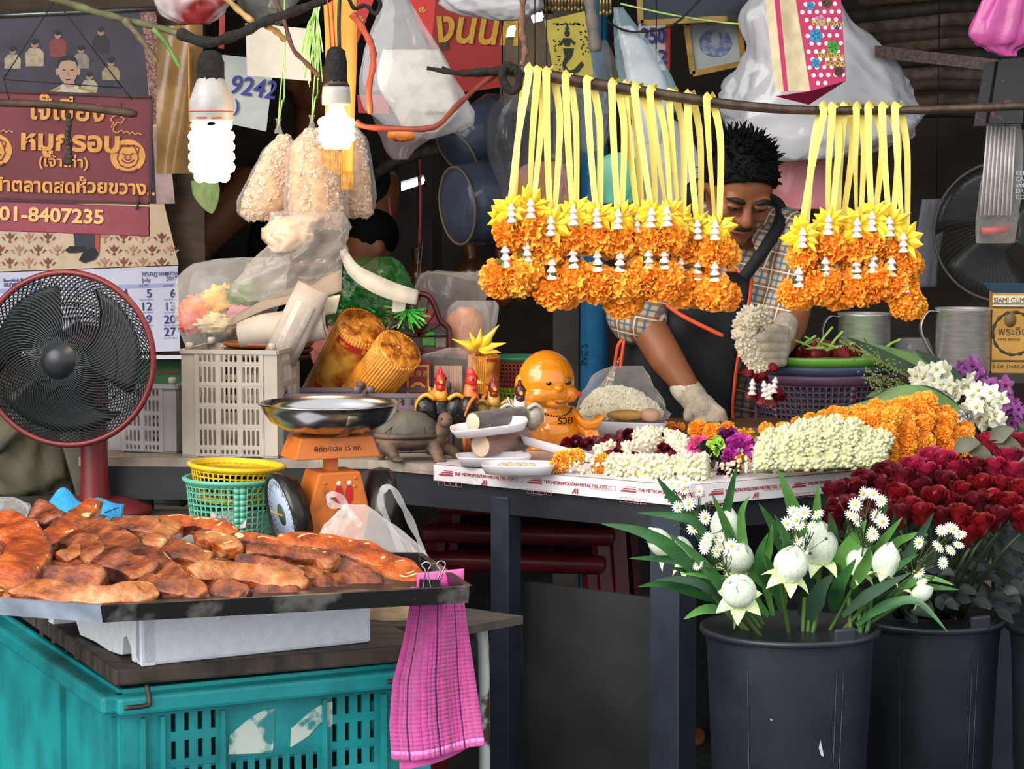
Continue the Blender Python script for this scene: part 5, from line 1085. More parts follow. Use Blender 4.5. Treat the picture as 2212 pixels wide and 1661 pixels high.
B((0, 0, 152), (62, 58, 66), 24, 16); B((4, -10, 128), (56, 48, 36), 20, 12); B((-22, -34, 124), (25, 20, 20), 16, 10); B((36, -33, 124), (25, 20, 20), 16, 10); B((8, -57, 138), (9, 7, 7), 12, 8); B((7, -42, 106), (24, 14, 11), 14, 10)
B((-62, 6, 140), (8, 14, 26), 12, 8)
B((10, 0, 50), (60, 50, 56), 24, 16); B((14, -18, 40), (50, 42, 40), 20, 12); B((10, 0, 84), (46, 38, 28), 18, 12); B((8, -6, 8), (70, 54, 16), 20, 8)
mb.cap2((-38, -4, 84), (-58, -20, 66), 20, 17); mb.cap2((-58, -20, 66), (-50, -30, 104), 17, 13); B((-48, -32, 116), (14, 11, 18), 12, 8)
mb.cap2((54, -2, 76), (76, -20, 48), 20, 16); mb.cap2((76, -20, 48), (84, -34, 40), 15, 14)
for i in range(4): mb.cap2((76+i*8, -42, 42), (80+i*8, -46, 24), 5, 5, 8)
for i in range(4): mb.cap2((-58+i*6, -36, 116), (-58+i*6, -38, 132-abs(i-1.5)*2), 4, 3.5, 8)
mb.build('body', m_bud, bd, remesh=.0019, sm=5)
mb = MB(k); mb.prism([(60, 58), (52, 78), (66, 70), (84, 66), (104, 70), (120, 80), (110, 58), (100, 48), (72, 48)], -52, -14); mb.build('ingot', m_bud, bd, bev=.005)
m_blk2 = mat('painted black', '#120e0c', .3)
for x, s_ in ((-14, 1), (30, 1)):
    mb = MB(k); mb.ball((x, -54, 150), (7, 4, 5), 12, 8); ey = mb.build('eye', m_blk2, bd)
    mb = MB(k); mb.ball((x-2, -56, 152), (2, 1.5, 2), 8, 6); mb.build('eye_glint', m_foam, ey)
    mb = MB(k); mb.tube(smooth_path([(x-10, -50, 158), (x, -53, 163), (x+10, -51, 158)], 4), 1.6, 6); mb.build('brow', mat('brown glaze line', '#8a4410', .3), bd)
mb = MB(k); mb.tube(smooth_path([(-10, -51, 118), (2, -56, 109), (14, -57, 107), (26, -56, 110), (36, -51, 119)], 4), [1]*4+[2.6]*9+[1]*4, 8); mb.build('mouth', mat('brown glaze line', '#8a4410'), bd)
for x, y, z in ((-33, -43, 126), (60, -40, 124)):
    mb = MB(k); mb.ball((x, y, z), (7, 4, 7), 10, 8); mb.build('cheek_dot', mat('red glaze dot', '#c8301c', .3), bd)
mb = MB(k)
for i in range(22):
    a = lerp(-PI*.98, -.06, i/21); mb.ball((10+44*cos(a), -6+40*sin(a), 92-14*(-sin(a))**2), 2.1, 6, 5)
q = mb.build('necklace', m_blk2, bd); q['kind'] = 'stuff'
text('belly_lettering', 'รวย', 24*k, m_blk2, bd, V(4*k, -58*k, 62*k), (PI/2, .0, .1), depth=.0002, bold=.0004)
m_bud1 = mat('cream jasmine bud', '#d2c8a6', .5, var=.06, scale=80, sss=.1); m_bud2 = mat('white jasmine bud', '#e2dac2', .5, var=.05, scale=80, sss=.1)
jb, k = T('jasmine_bag', 'clear bag of loose jasmine buds behind the golden figurine', 'bag', 1340, 902, 5.0)
rows = [(-10, 0, 66, 10, 8), (-10, 0, 58, 46, 26), (-4, 0, 34, 76, 42), (2, 0, 12, 90, 48), (4, 0, 0, 84, 44)]
mb = MB(k); mb.sack(rows, 26, .04, 3, 4); mb.build('bud_heap', m_bud1, jb)
mb = MB(k); kernels(mb, rows, 900, 6, 6); q = mb.build('jasmine_buds', [m_bud2, m_bud1], jb, smooth=False); q['kind'] = 'stuff'
mb = MB(k); mb.sack([(15, 0, 112, 34, 5), (4, 0, 96, 56, 18), (0, 0, 66, 74, 38), (4, 0, 30, 92, 50), (6, 0, 4, 96, 52), (6, 0, -4, 80, 44)], 40, .06, 5, 21, .03, 9); mb.build('bag_film', film('crisp clear film', '#f2ece6', .16), jb)
for i, (x, c) in enumerate(((1352, '#a87a3a'), (1405, '#b98a72'))):
    e, k = T('potato', ('long brown root lying in front of the jasmine bag', 'round pinkish egg-shaped root in front of the jasmine bag')[i], 'root', x, 908, 4.93); mb = MB(k); mb.ball((0, 0, 12), ((42, 14, 12), (22, 14, 15))[i], 16, 10); mb.build('root', mat('root skin %d' % i, c, .5, var=.15), e)
def marigold_mesh(seed, n=190):
    rnd = random.Random(seed); mb = MB()
    mb.ball((0, 0, 0), .62, 12, 8)
    for i in range(n):
        z = 1-2*(i+.5)/n; a = i*2.39996+rnd.uniform(-.15, .15); rr = math.sqrt(1-z*z); d = V(rr*cos(a), rr*sin(a), z)
        s = d.orthogonal().normalized(); s = Matrix.Rotation(rnd.uniform(0, 6.3), 3, d) @ s; w = rnd.uniform(.17, .26); L = rnd.uniform(.84, 1.12); b = d.cross(s)
        t = d*L+b*rnd.uniform(-.12, .12)
        mb.add([d*.5, d*.78*L-s*w*.8+b*.03, d*.78*L+s*w*.8+b*.03, t-s*w*1.05-d*.04+b*.07, t-s*w*.35-b*.06, t+s*w*.35+b*.06, t+s*w*1.05-d*.05-b*.04], [(0, 2, 1), (1, 2, 5, 4), (1, 4, 3), (2, 6, 5)])
    return mb
m_mar = mat('orange marigold petal', '#ffae38', .6, col2='#ff9820', scale=60, lo=.3, hi=.6, sss=.25); m_mary = mat('golden marigold petal', '#ffc048', .6, col2='#ffa82a', scale=60, lo=.3, hi=.6, sss=.25)
MG = [marigold_mesh(i).mesh('marigold', m_mar, False) for i in range(3)]+[marigold_mesh(5+i).mesh('marigold', m_mary, False) for i in range(2)]
def rrot(rnd): return (rnd.uniform(0, 6.3), rnd.uniform(0, 6.3), rnd.uniform(0, 6.3))
m_crown = mat('white crown flower', '#e9dfd6', .4, var=.04, sss=.1)
def crown_mesh():
    """stacked white crown-flower hearts, unit height, hanging down from z=0"""
    mb = MB()
    for q in range(3):
        z0 = -q*.32; w = .82+.12*q; mb.lathe([(.06*w, z0), (.11*w, z0-.03), (.13*w, z0-.14), (.19*w, z0-.25), (.24*w, z0-.32), (.2*w, z0-.38), (.05, z0-.4)], 15, fn=lambda a, i: 1+(.2*abs(cos(a*2.5)) if i in (3, 4, 5) else 0))
    return mb.mesh('crown_flower', m_crown)
CRN = crown_mesh()
m_rose = mat('red rose petal', '#8e0b17', .5, col2='#4a050c', scale=30, sss=.05); m_rosed = mat('dark crimson rose petal', '#6e0c1c', .5, col2='#38060f', scale=30); m_rosep = mat('pink crimson rose petal', '#a81c40', .5, col2='#74102a', scale=30)
def rose_mesh(m, seed, open_=1.0):
    rnd = random.Random(seed); mb = MB()
    mb.lathe([(.02, -.9), (.3, -.75), (.42, -.3), (.3, .25), (.12, .42), (.01, .4)], 12)
    for ring, (np_, r, h, fl) in enumerate(((3, .28, .48, .02), (4, .42, .5, .1), (5, .58, .46, .22*open_), (6, .74, .36, .42*open_))):
        for p in range(np_):
            a0 = p*2*PI/np_+ring*.7+rnd.uniform(-.15, .15); wd = 2*PI/np_*.72
            def f(u, v):
                a = a0+(u-.5)*2*wd*(.55+.45*sin(v*PI*.8)); rad = r*(.42+.58*sin(v*PI/2))+fl*max(0, v-.72)*1.6; z = lerp(-.72, h+.06*cos((u-.5)*5), v)-(.14*fl*5*max(0, v-.82))-abs(u-.5)**2*.5*v
                rad += .03*nz((u*3, v*3, ring+p), 2, seed)
                return (rad*cos(a), rad*sin(a), z)
            mb.grid(f, 6, 6)
    return mb.mesh('rose_bloom', m)
ROSE = [rose_mesh(m_rose, 1), rose_mesh(m_rose, 2, .7), rose_mesh(m_rosed, 3), rose_mesh(m_rosed, 4, .7), rose_mesh(m_rosep, 5, 1.2), rose_mesh(m_rosep, 6)]
def buds(mb, path, rad, n, seed, br=6, k=1, front=True, squash=1, up=None):
    """jasmine buds packed round a path (world or local coords); rad, br in metres"""
    rnd = random.Random(seed); m = len(path)
    for i in range(n):
        q = rnd.random()*(m-1); j = min(int(q), m-2); t = q-j; c = path[j].lerp(path[j+1], t); d = (path[j+1]-path[j]).normalized()
        x = d.orthogonal().normalized(); y = d.cross(x); a = rnd.uniform(0, 2*PI); o = x*cos(a)+y*sin(a)
        if front and o.y > .45: continue
        r = rad if not callable(rad) else rad(q/(m-1))
        dirn = (o+d*rnd.uniform(-.5, .5)).normalized(); p = c+o*r*rnd.uniform(.86, 1.06); M = Matrix.Translation(p) @ dirn.to_track_quat('Z', 'Y').to_matrix().to_4x4()
        b = br*rnd.uniform(.75, 1.2); mb.m = rnd.choice((0, 0, 1)); mb.ball((0, 0, 0), (b*.72, b*.72, b*1.15), 6, 4, M=None) if False else mb.add([(b*.7*cos(u*1.2566)*f, b*.7*sin(u*1.2566)*f, z) for z, f in ((-b*.7, .6), (b*.2, 1), (b*.85, .55)) for u in range(5)]+[(0, 0, b*1.15)], [(r0*5+u, r0*5+(u+1) % 5, r0*5+5+(u+1) % 5, r0*5+5+u) for r0 in (0, 1) for u in range(5)]+[(10+u, 10+(u+1) % 5, 15) for u in range(5)], M)
m_jg = mat('greenish jasmine core', '#b9b888', .6, var=.15, scale=60)
m_ja = mat('pale green-white jasmine', '#cccc9e', .5, var=.06, scale=90, sss=.1); m_jb = mat('ivory jasmine', '#dcd5b0', .5, var=.05, scale=90, sss=.1)
m_jc = mat('cream jasmine bud', '#e2dcc0'); m_jd = mat('warm white jasmine', '#e0d2ba', .5, var=.05, scale=90, sss=.1)
def jgarland(label, pts, rpx, n, seed, br=6.2, ms=None, group='jasmine garlands on the counter'):
    """pts are (px,py,Y)"""
    path = PX(pts, 5); Y = pts[0][2]; k = U(Y); t = thing('jasmine_garland', label, 'garland', (path[0].x, path[0].y, min(p.z for p in path)-rpx*k), group=group)
    mb = MB(); mb.tube(path, rpx*k*.92, 12); mb.build('core', m_jg, t, world=True)
    mb = MB(); buds(mb, path, rpx*k, n, seed, br*k, front=False); q = mb.build('jasmine_buds', ms or [m_ja, m_jb], t, smooth=True, world=True); q['kind'] = 'stuff'
    return t
ord_ = ['first', 'second', 'third', 'fourth', 'fifth', 'sixth', 'seventh', 'eighth', 'ninth', 'tenth']
for i in range(8):
    x = 1652+i*34; top = (950, 942, 930, 926, 922, 930, 948, 952)[i]; f = Pz(x, 1020-i*1.2, ZT+.018); Y0 = f.y
    jgarland('pale jasmine garland draped over the heap, %s from the bouquet side' % ord_[i], [(x, 1018-i*1.2, Y0), (x+2, (1018+top)/2, Y0+.012), (x+6, top+18, Y0+.03), (x+14, top, Y0+.07), (x+24, top-2, Y0+.13)], 21, 340, 40+i, 7)
jgarland('short curled jasmine garland on top near the marigold heap', [(1828, 936, 4.62), (1850, 922, 4.6), (1872, 926, 4.57), (1878, 950, 4.54), (1860, 968, 4.53)], 16, 200, 77)
jgarland('long cream jasmine roll lying along the counter edge', [(1318, 1012, 4.40), (1380, 1014, 4.37), (1450, 1016, 4.34), (1530, 1012, 4.32)], 29, 800, 5, 7.2, [m_jd, m_jc])
mg = thing('mixed_garland', 'small marigold and jasmine garland next to the sweets tray', 'garland', Pz(1235, 1022, ZT)); k = U(4.42)
rnd = random.Random(2)
for (x, y, r) in ((1205, 1008, 20), (1222, 992, 22), (1246, 988, 20), (1212, 990, 18), (1296, 1010, 20), (1302, 996, 18), (1290, 1022, 15)): p = P(x, y, 4.42); inst('marigold', MG[3+rnd.randint(0, 1)], mg, p-mg.location, rrot(rnd), r*k)
mb = MB(); buds(mb, PX([(1232, 1016, 4.41), (1262, 1010, 4.41), (1284, 1000, 4.42)], 5), 15*k, 90, 3, 6.5*k); q = mb.build('jasmine_buds', [m_jd, m_jc], mg, world=True); q['kind'] = 'stuff'
def rosegarland(label, items, seed):
    x0, y0, Y0 = items[0][1:4]; t = thing('rose_garland', label, 'garland', P(x0, y0+20, Y0), group='red rose and jasmine garlands on the counter'); rnd = random.Random(seed)
    for it in items:
        if it[0] == 'r':
            _, x, y, Y, r = it; inst('rose_bloom', ROSE[rnd.choice((0, 0, 1, 2))], t, P(x, y, Y)-t.location, (rnd.uniform(.3, 1.3), rnd.uniform(-.6, .6), rnd.uniform(0, 6)), r*U(Y))
        else:
            _, x, y, Y, pts, r, n = it; mb = MB(); path = PX([(a, b, c) for a, b, c in pts], 5); mb.tube(path, r*U(Y)*.9, 10); mb.m = 0; buds(mb, path, r*U(Y), n, seed+n, 6.4*U(Y), front=False); q = mb.build('jasmine_buds', [m_jd, m_jc], t, world=True); q['kind'] = 'stuff'
rosegarland('red rose and jasmine garland lying beside the tilted tray', [('r', 1222, 958, 4.66, 16), ('r', 1245, 956, 4.66, 18), ('r', 1268, 960, 4.65, 20), ('r', 1290, 955, 4.68, 17), ('r', 1330, 960, 4.7, 18), ('r', 1360, 945, 4.74, 22), ('r', 1310, 948, 4.74, 15), ('j', 1300, 972, 4.6, [(1285, 974, 4.6), (1305, 970, 4.6), (1322, 964, 4.62)], 11, 70), ('r', 1342, 940, 4.8, 14), ('r', 1400, 932, 4.8, 16)], 3)
rosegarland('cream jasmine garland with red roses in the middle of the counter', [('r', 1335, 985, 4.5, 20), ('r', 1318, 982, 4.5, 16), ('r', 1372, 990, 4.47, 17), ('j', 1380, 960, 4.58, [(1350, 972, 4.54), (1382, 966, 4.56), (1412, 952, 4.6), (1400, 938, 4.64), (1378, 944, 4.66)], 15, 230), ('r', 1440, 948, 4.62, 18), ('r', 1436, 970, 4.55, 19), ('r', 1420, 985, 4.5, 17), ('r', 1452, 982, 4.5, 16), ('r', 1445, 995, 4.45, 14), ('r', 1390, 992, 4.46, 14)], 9)
rosegarland('jasmine garland end beside the purple bouquet', [('j', 1470, 965, 4.52, [(1452, 950, 4.6), (1468, 962, 4.54), (1486, 978, 4.5)], 20, 170), ('j', 1430, 938, 4.7, [(1410, 936, 4.72), (1432, 940, 4.68), (1450, 948, 4.64)], 13, 90), ('r', 1462, 930, 4.72, 14)], 15)
bq = thing('mixed_bouquet', 'small bouquet of pink, purple, green and yellow flowers on the counter', 'bouquet', Pz(1565, 1035, ZT)); k = U(4.38); rnd = random.Random(8)
def petalball(nm, x, y, Y, r, n, m, L, w, seed, up=.3):
    rnd = random.Random(seed); mb = MB(); c = P(x, y, Y); kk = U(Y)
    for i in range(n):
        d = V(rnd.uniform(-1, 1), rnd.uniform(-1, .3), rnd.uniform(-.8, 1)).normalized(); s = d*r*kk
        leaf(mb, [c+s*.25, c+s*.7+V(0, 0, .15*r*kk), c+s], w*kk, nrm=(rnd.uniform(-1, 1), -1, rnd.uniform(-1, 1)), n=3)
    return mb.build(nm, m, bq, world=True)
petalball('pink_flower', 1512, 968, 4.46, 28, 60, mat('pink flower petal', '#d84a86', .5, var=.2, scale=50), 20, 16, 1); petalball('pink_flower', 1508, 992, 4.42, 22, 40, mat('pink flower petal', '#d84a86'), 20, 15, 2)
petalball('purple_flower', 1572, 950, 4.46, 30, 46, mat('deep purple petal', '#6a1760', .5, var=.25, scale=50), 20, 18, 3); petalball('magenta_flower', 1598, 972, 4.42, 38, 60, mat('magenta petal', '#a32a86', .5, var=.25, scale=50), 20, 16, 4)
petalball('magenta_flower', 1578, 992, 4.4, 26, 34, mat('magenta petal', '#a32a86'), 20, 15, 5); petalball('yellow_flower', 1610, 945, 4.48, 24, 70, mat('yellow chrysanthemum', '#e0a018', .5, var=.15), 20, 7, 6); petalball('yellow_flower', 1604, 998, 4.38, 20, 30, mat('yellow chrysanthemum', '#e0a018'), 20, 6, 7)
petalball('green_buds', 1548, 964, 4.42, 24, 16, mat('lime green bud', '#8fb83c', .5, var=.2), 20, 20, 8); petalball('dark_leaves', 1535, 980, 4.44, 34, 40, mat('dark bouquet leaf', '#1e2c18', .5, var=.3), 20, 16, 9); petalball('maroon_stems', 1570, 1015, 4.4, 34, 40, mat('maroon stems', '#3c1418', .5, var=.4), 20, 10, 10)
mb = MB(); buds(mb, PX([(1560, 1018, 4.36), (1592, 1012, 4.36), (1622, 1002, 4.36)], 4), 14*k, 60, 4, 6*k); q = mb.build('white_buds', [m_jd, m_jc], bq, world=True); q['kind'] = 'stuff'
for i in range(7):
    x = 1830+i*40; rnd = random.Random(60+i); f = Pz(x+10, 1010-i*5, ZT+.02); Y0 = f.y+(.07 if i < 2 else .03); top = (905, 893, 884, 876, 872, 900, 935)[i]; bot = (990, 1000, 996, 990, 984, 982, 978)[i]
    t = thing('marigold_garland', 'orange marigold garland in the heap, %s from the jasmine side' % ord_[i], 'garland', Pz(x+10, 1012-i*5, ZT), group='marigold garlands heaped on the counter'); k = U(Y0); c = 0
    for (q, yy, dy) in ((0, bot, 0), (.2, lerp(bot, top, .28), .004), (.4, lerp(bot, top, .55), .012), (.6, lerp(bot, top, .8), .03), (.8, top+8, .07), (1, top+2, .12), (1.1, top+4, .17)):
        for s_ in (-1, 1):
            inst('marigold', MG[rnd.choice((0, 1, 2, 0, 3))], t, P(x+s_*11+rnd.uniform(-7, 7), yy+rnd.uniform(-8, 8), Y0+dy+rnd.uniform(-.01, .01))-t.location, rrot(rnd), 23*k)
for i, (x, y, Y, r) in enumerate(((1508, 928, 4.86, 22), (1540, 934, 4.84, 22), (1572, 930, 4.86, 20), (1655, 928, 4.9, 17), (1690, 926, 4.9, 16), (1450, 921, 5.05, 12), (1470, 922, 5.05, 10), (1722, 914, 4.96, 15), (1750, 906, 4.96, 16), (1778, 900, 4.96, 16), (1800, 893, 4.96, 18))):
    rnd = random.Random(90+i); t = thing('marigold_flower', 'loose orange marigold bloom behind the jasmine, %s from the golden figurine' % (ord_+['eleventh'])[(5, 6, 0, 0, 0, 0, 0, 0, 0, 0, 0)[i]*0+sorted(range(11), key=lambda j: (1508, 1540, 1572, 1655, 1690, 1450, 1470, 1722, 1750, 1778, 1800)[j]).index(i)], 'marigold', P(x, y+r*.6, Y), group='loose marigolds on the counter')
    inst('bloom', MG[i % 5], t, (0, 0, r*.6*U(Y)), rrot(rnd), r*U(Y))
wb, k = T('work_board', 'dark wooden board the vendor works on behind the jasmine', 'board', 1600, 925, 5.15)
mb = MB(k); mb.box((0, 0, 2), (330, 200, 22)); mb.build('board', mat('brown work board', '#5a3c28', .6, var=.25, scale=12), wb, smooth=False, bev=.004); wb.location.z = ZT+.009
fl, k = T('foil_bowl', 'crumpled silver foil bowl behind the marigold heap', 'bowl', 2052, 955, 4.86)
mb = MB(k); mb.grid(lambda u, v: ((30+20*sin(v*1.9))*cos(2*PI*u)*(1+.05*nz((cos(u*6.28)*3, sin(u*6.28)*3, v*4), 2)), (30+20*sin(v*1.9))*sin(2*PI*u)*(1+.05*nz((cos(u*6.28)*3, sin(u*6.28)*3, v*4), 2, 3)), v*68+4*nz((cos(u*6.28)*2, sin(u*6.28)*2, v*3), 2, 8)), 36, 14, True); mb.build('foil', mat('crinkled foil', '#c8c4c0', .2, metal=1, var=.1, bump=1.2, bscale=60), fl)
mb = MB(k); mb.sack([(0, 0, 74, 10, 8), (0, 0, 68, 36, 30), (0, 0, 50, 44, 38), (0, 0, 20, 36, 30)], 24, .1, 5, 3); mb.build('film_cover', film('dark clear film', '#b8b4b0', .3, .06, .5, 30, .4), fl)
m_pipe = mat('rusty steel pipe', '#4a3c34', .4, metal=.6, col2='#6a5648', scale=40, var=.2)
pts = [(1085, 150, 4.62), (1150, 157, 4.62), (1250, 176, 4.63), (1350, 192, 4.64), (1450, 207, 4.65), (1540, 221, 4.66), (1640, 232, 4.68), (1740, 238, 4.7), (1850, 239, 4.72), (2000, 237, 4.75), (2230, 228, 4.8)]
pi = thing('hanging_pipe', 'bent rusty pipe strung across the stall carrying the yellow ribbon garlands', 'pipe', P(1650, 232, 4.68))
path = PX(pts, 4); mb = MB(); mb.tube(path, [lerp(.0125, .0085, min(1, i/30)) for i in range(len(path))], 12); mb.build('pipe', m_pipe, pi, world=True)
mb = MB(); mb.tube(PX([(1130, -10, 4.62), (1128, 60, 4.62), (1134, 110, 4.62), (1126, 150, 4.62)], 5), [.006+.002*sin(i*2) for i in range(16)], 7); mb.build('cord', mat('dusty cord', '#6a4a3c', .8, var=.3, scale=60), pi, world=True)
mb = MB(); mb.tube(PX([(1110, 150, 4.6), (1095, 140, 4.6), (1085, 165, 4.6), (1100, 195, 4.6), (1118, 190, 4.6), (1120, 160, 4.6), (1108, 145, 4.6)], 4), .008, 8); mb.build('knot', m_twd, pi, world=True)
twig('dark cane stub poking out from the pipe end', [(1085, 152, 4.62), (1030, 155, 4.62), (985, 158, 4.62), (922, 147, 4.62)], (.008, .004), m_twd)
twig('thin dark cane lying under the cane stub at the pipe end', [(1080, 158, 4.63), (1030, 162, 4.63), (990, 160, 4.63), (955, 145, 4.63)], (.005, .003), m_twd)
def pipe_y(x):
    for a, b in zip(pts, pts[1:]):
        if a[0] <= x <= b[0]: t = (x-a[0])/(b[0]-a[0]); return lerp(a[1], b[1], t), lerp(a[2], b[2], t)
    return 230, 4.7
m_rib = mat('yellow satin ribbon', '#f8e070', .35, var=.08, scale=20, sss=.15); m_leafd = mat('dark green calyx', '#3c4a24', .6)
def star_mesh(seed):
    rnd = random.Random(seed); mb = MB()
    for i in range(11):
        a = i*2*PI/11*1.0+rnd.uniform(-.2, .2); L = rnd.uniform(.7, 1.05); d = V(cos(a), -rnd.uniform(.05, .5), sin(a)); s = V(-sin(a), 0, cos(a)); w = rnd.uniform(.2, .28)
        mb.add([V(0, -.1, 0), d*L*.55+s*w+V(0, -.12, 0), d*L, d*L*.55-s*w+V(0, .02, 0), d*L*.5+V(0, -.28, 0)], [(0, 1, 4), (1, 2, 4), (2, 3, 4), (3, 0, 4)])
    return mb.mesh('ribbon_star', mat('yellow bow ribbon', '#f7cc38', .35, var=.1, scale=20, sss=.1), False)
STAR = [star_mesh(i) for i in range(4)]
GL = [(1141, 1104, 502, 1076, 602, 40), (1160, 1146, 492, 1128, 592, 48), (1180, 1190, 530, 1196, 628, 40), (1222, 1238, 508, 1238, 605, 42), (1268, 1288, 514, 1292, 612, 42), (1322, 1336, 516, 1345, 612, 42), (1350, 1378, 524, 1342, 645, 38), (1372, 1408, 512, 1392, 596, 42), (1405, 1440, 510, 1432, 608, 44), (1446, 1468, 530, 1474, 622, 42), (1485, 1506, 538, 1512, 612, 38), (1527, 1546, 540, 1542, 632, 40),
      (1778, 1734, 556, 1716, 634, 34), (1797, 1790, 528, 1776, 616, 42), (1822, 1812, 550, 1800, 630, 36), (1850, 1852, 534, 1848, 620, 40), (1876, 1884, 520, 1892, 606, 42), (1906, 1922, 532, 1932, 612, 36), (1934, 1952, 566, 1956, 652, 36)]
for i, (px_, ux, uy, lx, ly, r) in enumerate(GL):
    rnd = random.Random(200+i); py_, Yp = pipe_y(px_); Y = Yp-.02+(.03 if i in (6, 10, 14, 9) else 0); k = U(Y)
    grp, nth, tot = ('left', i, 12) if i < 12 else ('right', i-12, 7)
    nm = ['first', 'second', 'third', 'fourth', 'fifth', 'sixth', 'seventh', 'eighth', 'ninth', 'tenth', 'eleventh', 'twelfth'][nth]
    lab = ('marigold garland on yellow ribbon in the large cluster, %s from the pipe end' if i < 12 else 'marigold garland on yellow ribbon in the small cluster past the vendor, %s from him') % nm
    t = thing('ribbon_garland', lab, 'garland', P(px_, py_, Y), group='ribbon garlands hanging from the pipe'); L0 = t.location
    sx, sy = ux+2, uy-68
    wdt = 18*k; back = (30+rnd.uniform(-8, 14))*(1 if i != 0 and i != 12 else -.4)
    fr_ = [P(px_+7, py_-14, Y+.014), P(px_, py_-6, Y-.002), P(px_, py_+14, Y-.004), P(lerp(px_, sx, .5)-4, lerp(py_, sy, .5), Y-.006), P(sx-4, sy, Y-.006)]
    ribf = smooth_path(fr_, 6); mb = MB(); ribbon(mb, ribf, [lerp(wdt*1.1, wdt*.7, q/(len(ribf)-1)) for q in range(len(ribf))], nrm=(rnd.uniform(-.25, .25), -1, .1), tw=(lambda q, s=rnd.uniform(-.9, .9): s*q*q))
    bk = smooth_path([P(px_+7, py_-14, Y+.014), P(px_+back*.4, py_+2, Y+.03), P(lerp(px_+back, sx, .35), lerp(py_, sy, .35), Y+.022), P(sx+6, sy, Y+.004)], 6)
    ribbon(mb, bk, [lerp(wdt*1.1, wdt*.7, q/(len(bk)-1)) for q in range(len(bk))], nrm=(rnd.uniform(-.3, .3), -1, 0), tw=(lambda q, s=rnd.uniform(-.8, .8): s*q)); mb.build('ribbon', m_rib, t, world=True, smooth=False)
    inst('ribbon_star', STAR[i % 4], t, P(sx, sy+22, Y-.012)-L0, (0, rnd.uniform(0, 6), rnd.uniform(-.5, .5)), rnd.uniform(42, 52)*k)
    if rnd.random() < .7: inst('ribbon_star', STAR[(i+1) % 4], t, P(sx+rnd.uniform(-22, 22), sy+36, Y+.006)-L0, (0, rnd.uniform(0, 6), rnd.uniform(-.9, .9)), 40*k)
    inst('crown_flower', CRN, t, P(ux, uy-64, Y-.034)-L0, (0, rnd.uniform(-.1, .1), rnd.uniform(0, 6)), 42*k)
    inst('marigold', MG[rnd.randint(0, 2)], t, P(ux, uy, Y)-L0, rrot(rnd), (r*1.06*k, r*1.06*k, r*.95*k)); inst('marigold', MG[rnd.randint(0, 4)], t, P(ux+rnd.uniform(14, 24), uy+10, Y+.03)-L0, rrot(rnd), r*.85*k)
    cy = uy+r*.7; h = (ly-r*.7-cy)+10
    inst('crown_flower', CRN, t, P(lerp(ux, lx, .45), cy-4, Y-.02)-L0, (0, rnd.uniform(-.06, .06), rnd.uniform(0, 6)), (46*k, 46*k, max(h, 46)*k*.95))
    if i % 2: inst('crown_flower', CRN, t, P(lerp(ux, lx, .5)+18, cy, Y+.02)-L0, (0, 0, rnd.uniform(0, 6)), 46*k)
    inst('marigold', MG[rnd.randint(0, 2) if i not in (1, 5) else 3], t, P(lx, ly, Y)-L0, rrot(rnd), (r*1.1*k, r*1.1*k, r*.98*k)); inst('marigold', MG[rnd.randint(0, 4)], t, P(lx+rnd.uniform(16, 28), ly+8, Y+.028)-L0, rrot(rnd), r*.85*k)
    mb = MB(k); mb.ball((0, 0, 0), (8, 8, 10), 8, 6); q = mb.build('calyx', m_leafd, t); q.location = P(lerp(ux, lx, .8), ly-r*.85, Y-.02)-L0
YM = 5.42; k = U(YM)
vp = V(P(1560, 900, YM).x, YM, 0); z9 = ZP(900, YM)/k      # local: px units, x from 1560, z = (900 - py) + z9
vd = thing('person', 'vendor in a plaid shirt and black apron stringing flowers with gloved hands', 'person', vp)
def L(px, py, d=0): p = P(px, py, YM+d*k); return V((p.x-vp.x)/k, d, p.z/k)
m_skin = mat('tanned skin', '#8a5436', .5, var=.1, scale=14, sss=.08, bump=.05)
HM = Matrix.Translation(L(1594, 392, -95)) @ Matrix.Rotation(R(14), 4, 'Z') @ Matrix.Rotation(R(33), 4, 'X') @ Matrix.Rotation(R(4), 4, 'Y')
mb = MB(k)
def hb(c, r): mb.ball(HM @ V(*c), r, 20, 14, M=HM.to_3x3().to_4x4())
hb((0, 4, 12), (72, 88, 82)); hb((0, -26, -52), (54, 52, 48)); hb((0, -40, 22), (60, 44, 46))
for s in (-1, 1):
    hb((s*29, -76, 6), (25, 13, 9)); hb((s*40, -56, -38), (22, 24, 24)); hb((s*76, 6, -16), (8, 19, 27)); hb((s*13, -88, -42), (9, 10, 8)); hb((s*28, -70, -8), (18, 12, 10))
mb.cap2(HM @ V(0, -80, -4), HM @ V(0, -100, -40), 9, 13); hb((0, -97, -42), (13, 12, 10)); hb((0, -84, -64), (27, 12, 7)); hb((0, -82, -74), (24, 12, 8)); hb((0, -74, -94), (26, 20, 18)); hb((0, -50, -86), (44, 34, 26))
mb.cap2(HM @ V(0, 20, -50), L(1600, 520, -10), 52, 58, 18)
mb.ball(L(1575, 640, 10), (105, 75, 150), 20, 14); mb.ball(L(1560, 830, 60), (95, 75, 130), 18, 12)
def arm(pts, rr):
    for a, b, r0, r1 in zip(pts, pts[1:], rr, rr[1:]): mb.cap2(a, b, r0, r1, 16)
arm([L(1460, 515, -20), L(1380, 670, -85), L(1398, 705, -110), L(1440, 775, -160), L(1494, 850, -195)], [50, 44, 40, 37, 25])
arm([L(1690, 520, -20), L(1712, 660, -60), L(1706, 700, -90), L(1692, 742, -190)], [48, 42, 38, 26])
for s in (-1, 1): mb.cap2(L(1560+s*55, 920, 70), L(1560+s*60, 1180, 60), 70, 52, 14); mb.cap2(L(1560+s*60, 1180, 60), V(s*62, 75, 14), 50, 34, 14); mb.ball(V(s*62, 40, 14), (34, 80, 22), 12, 8)
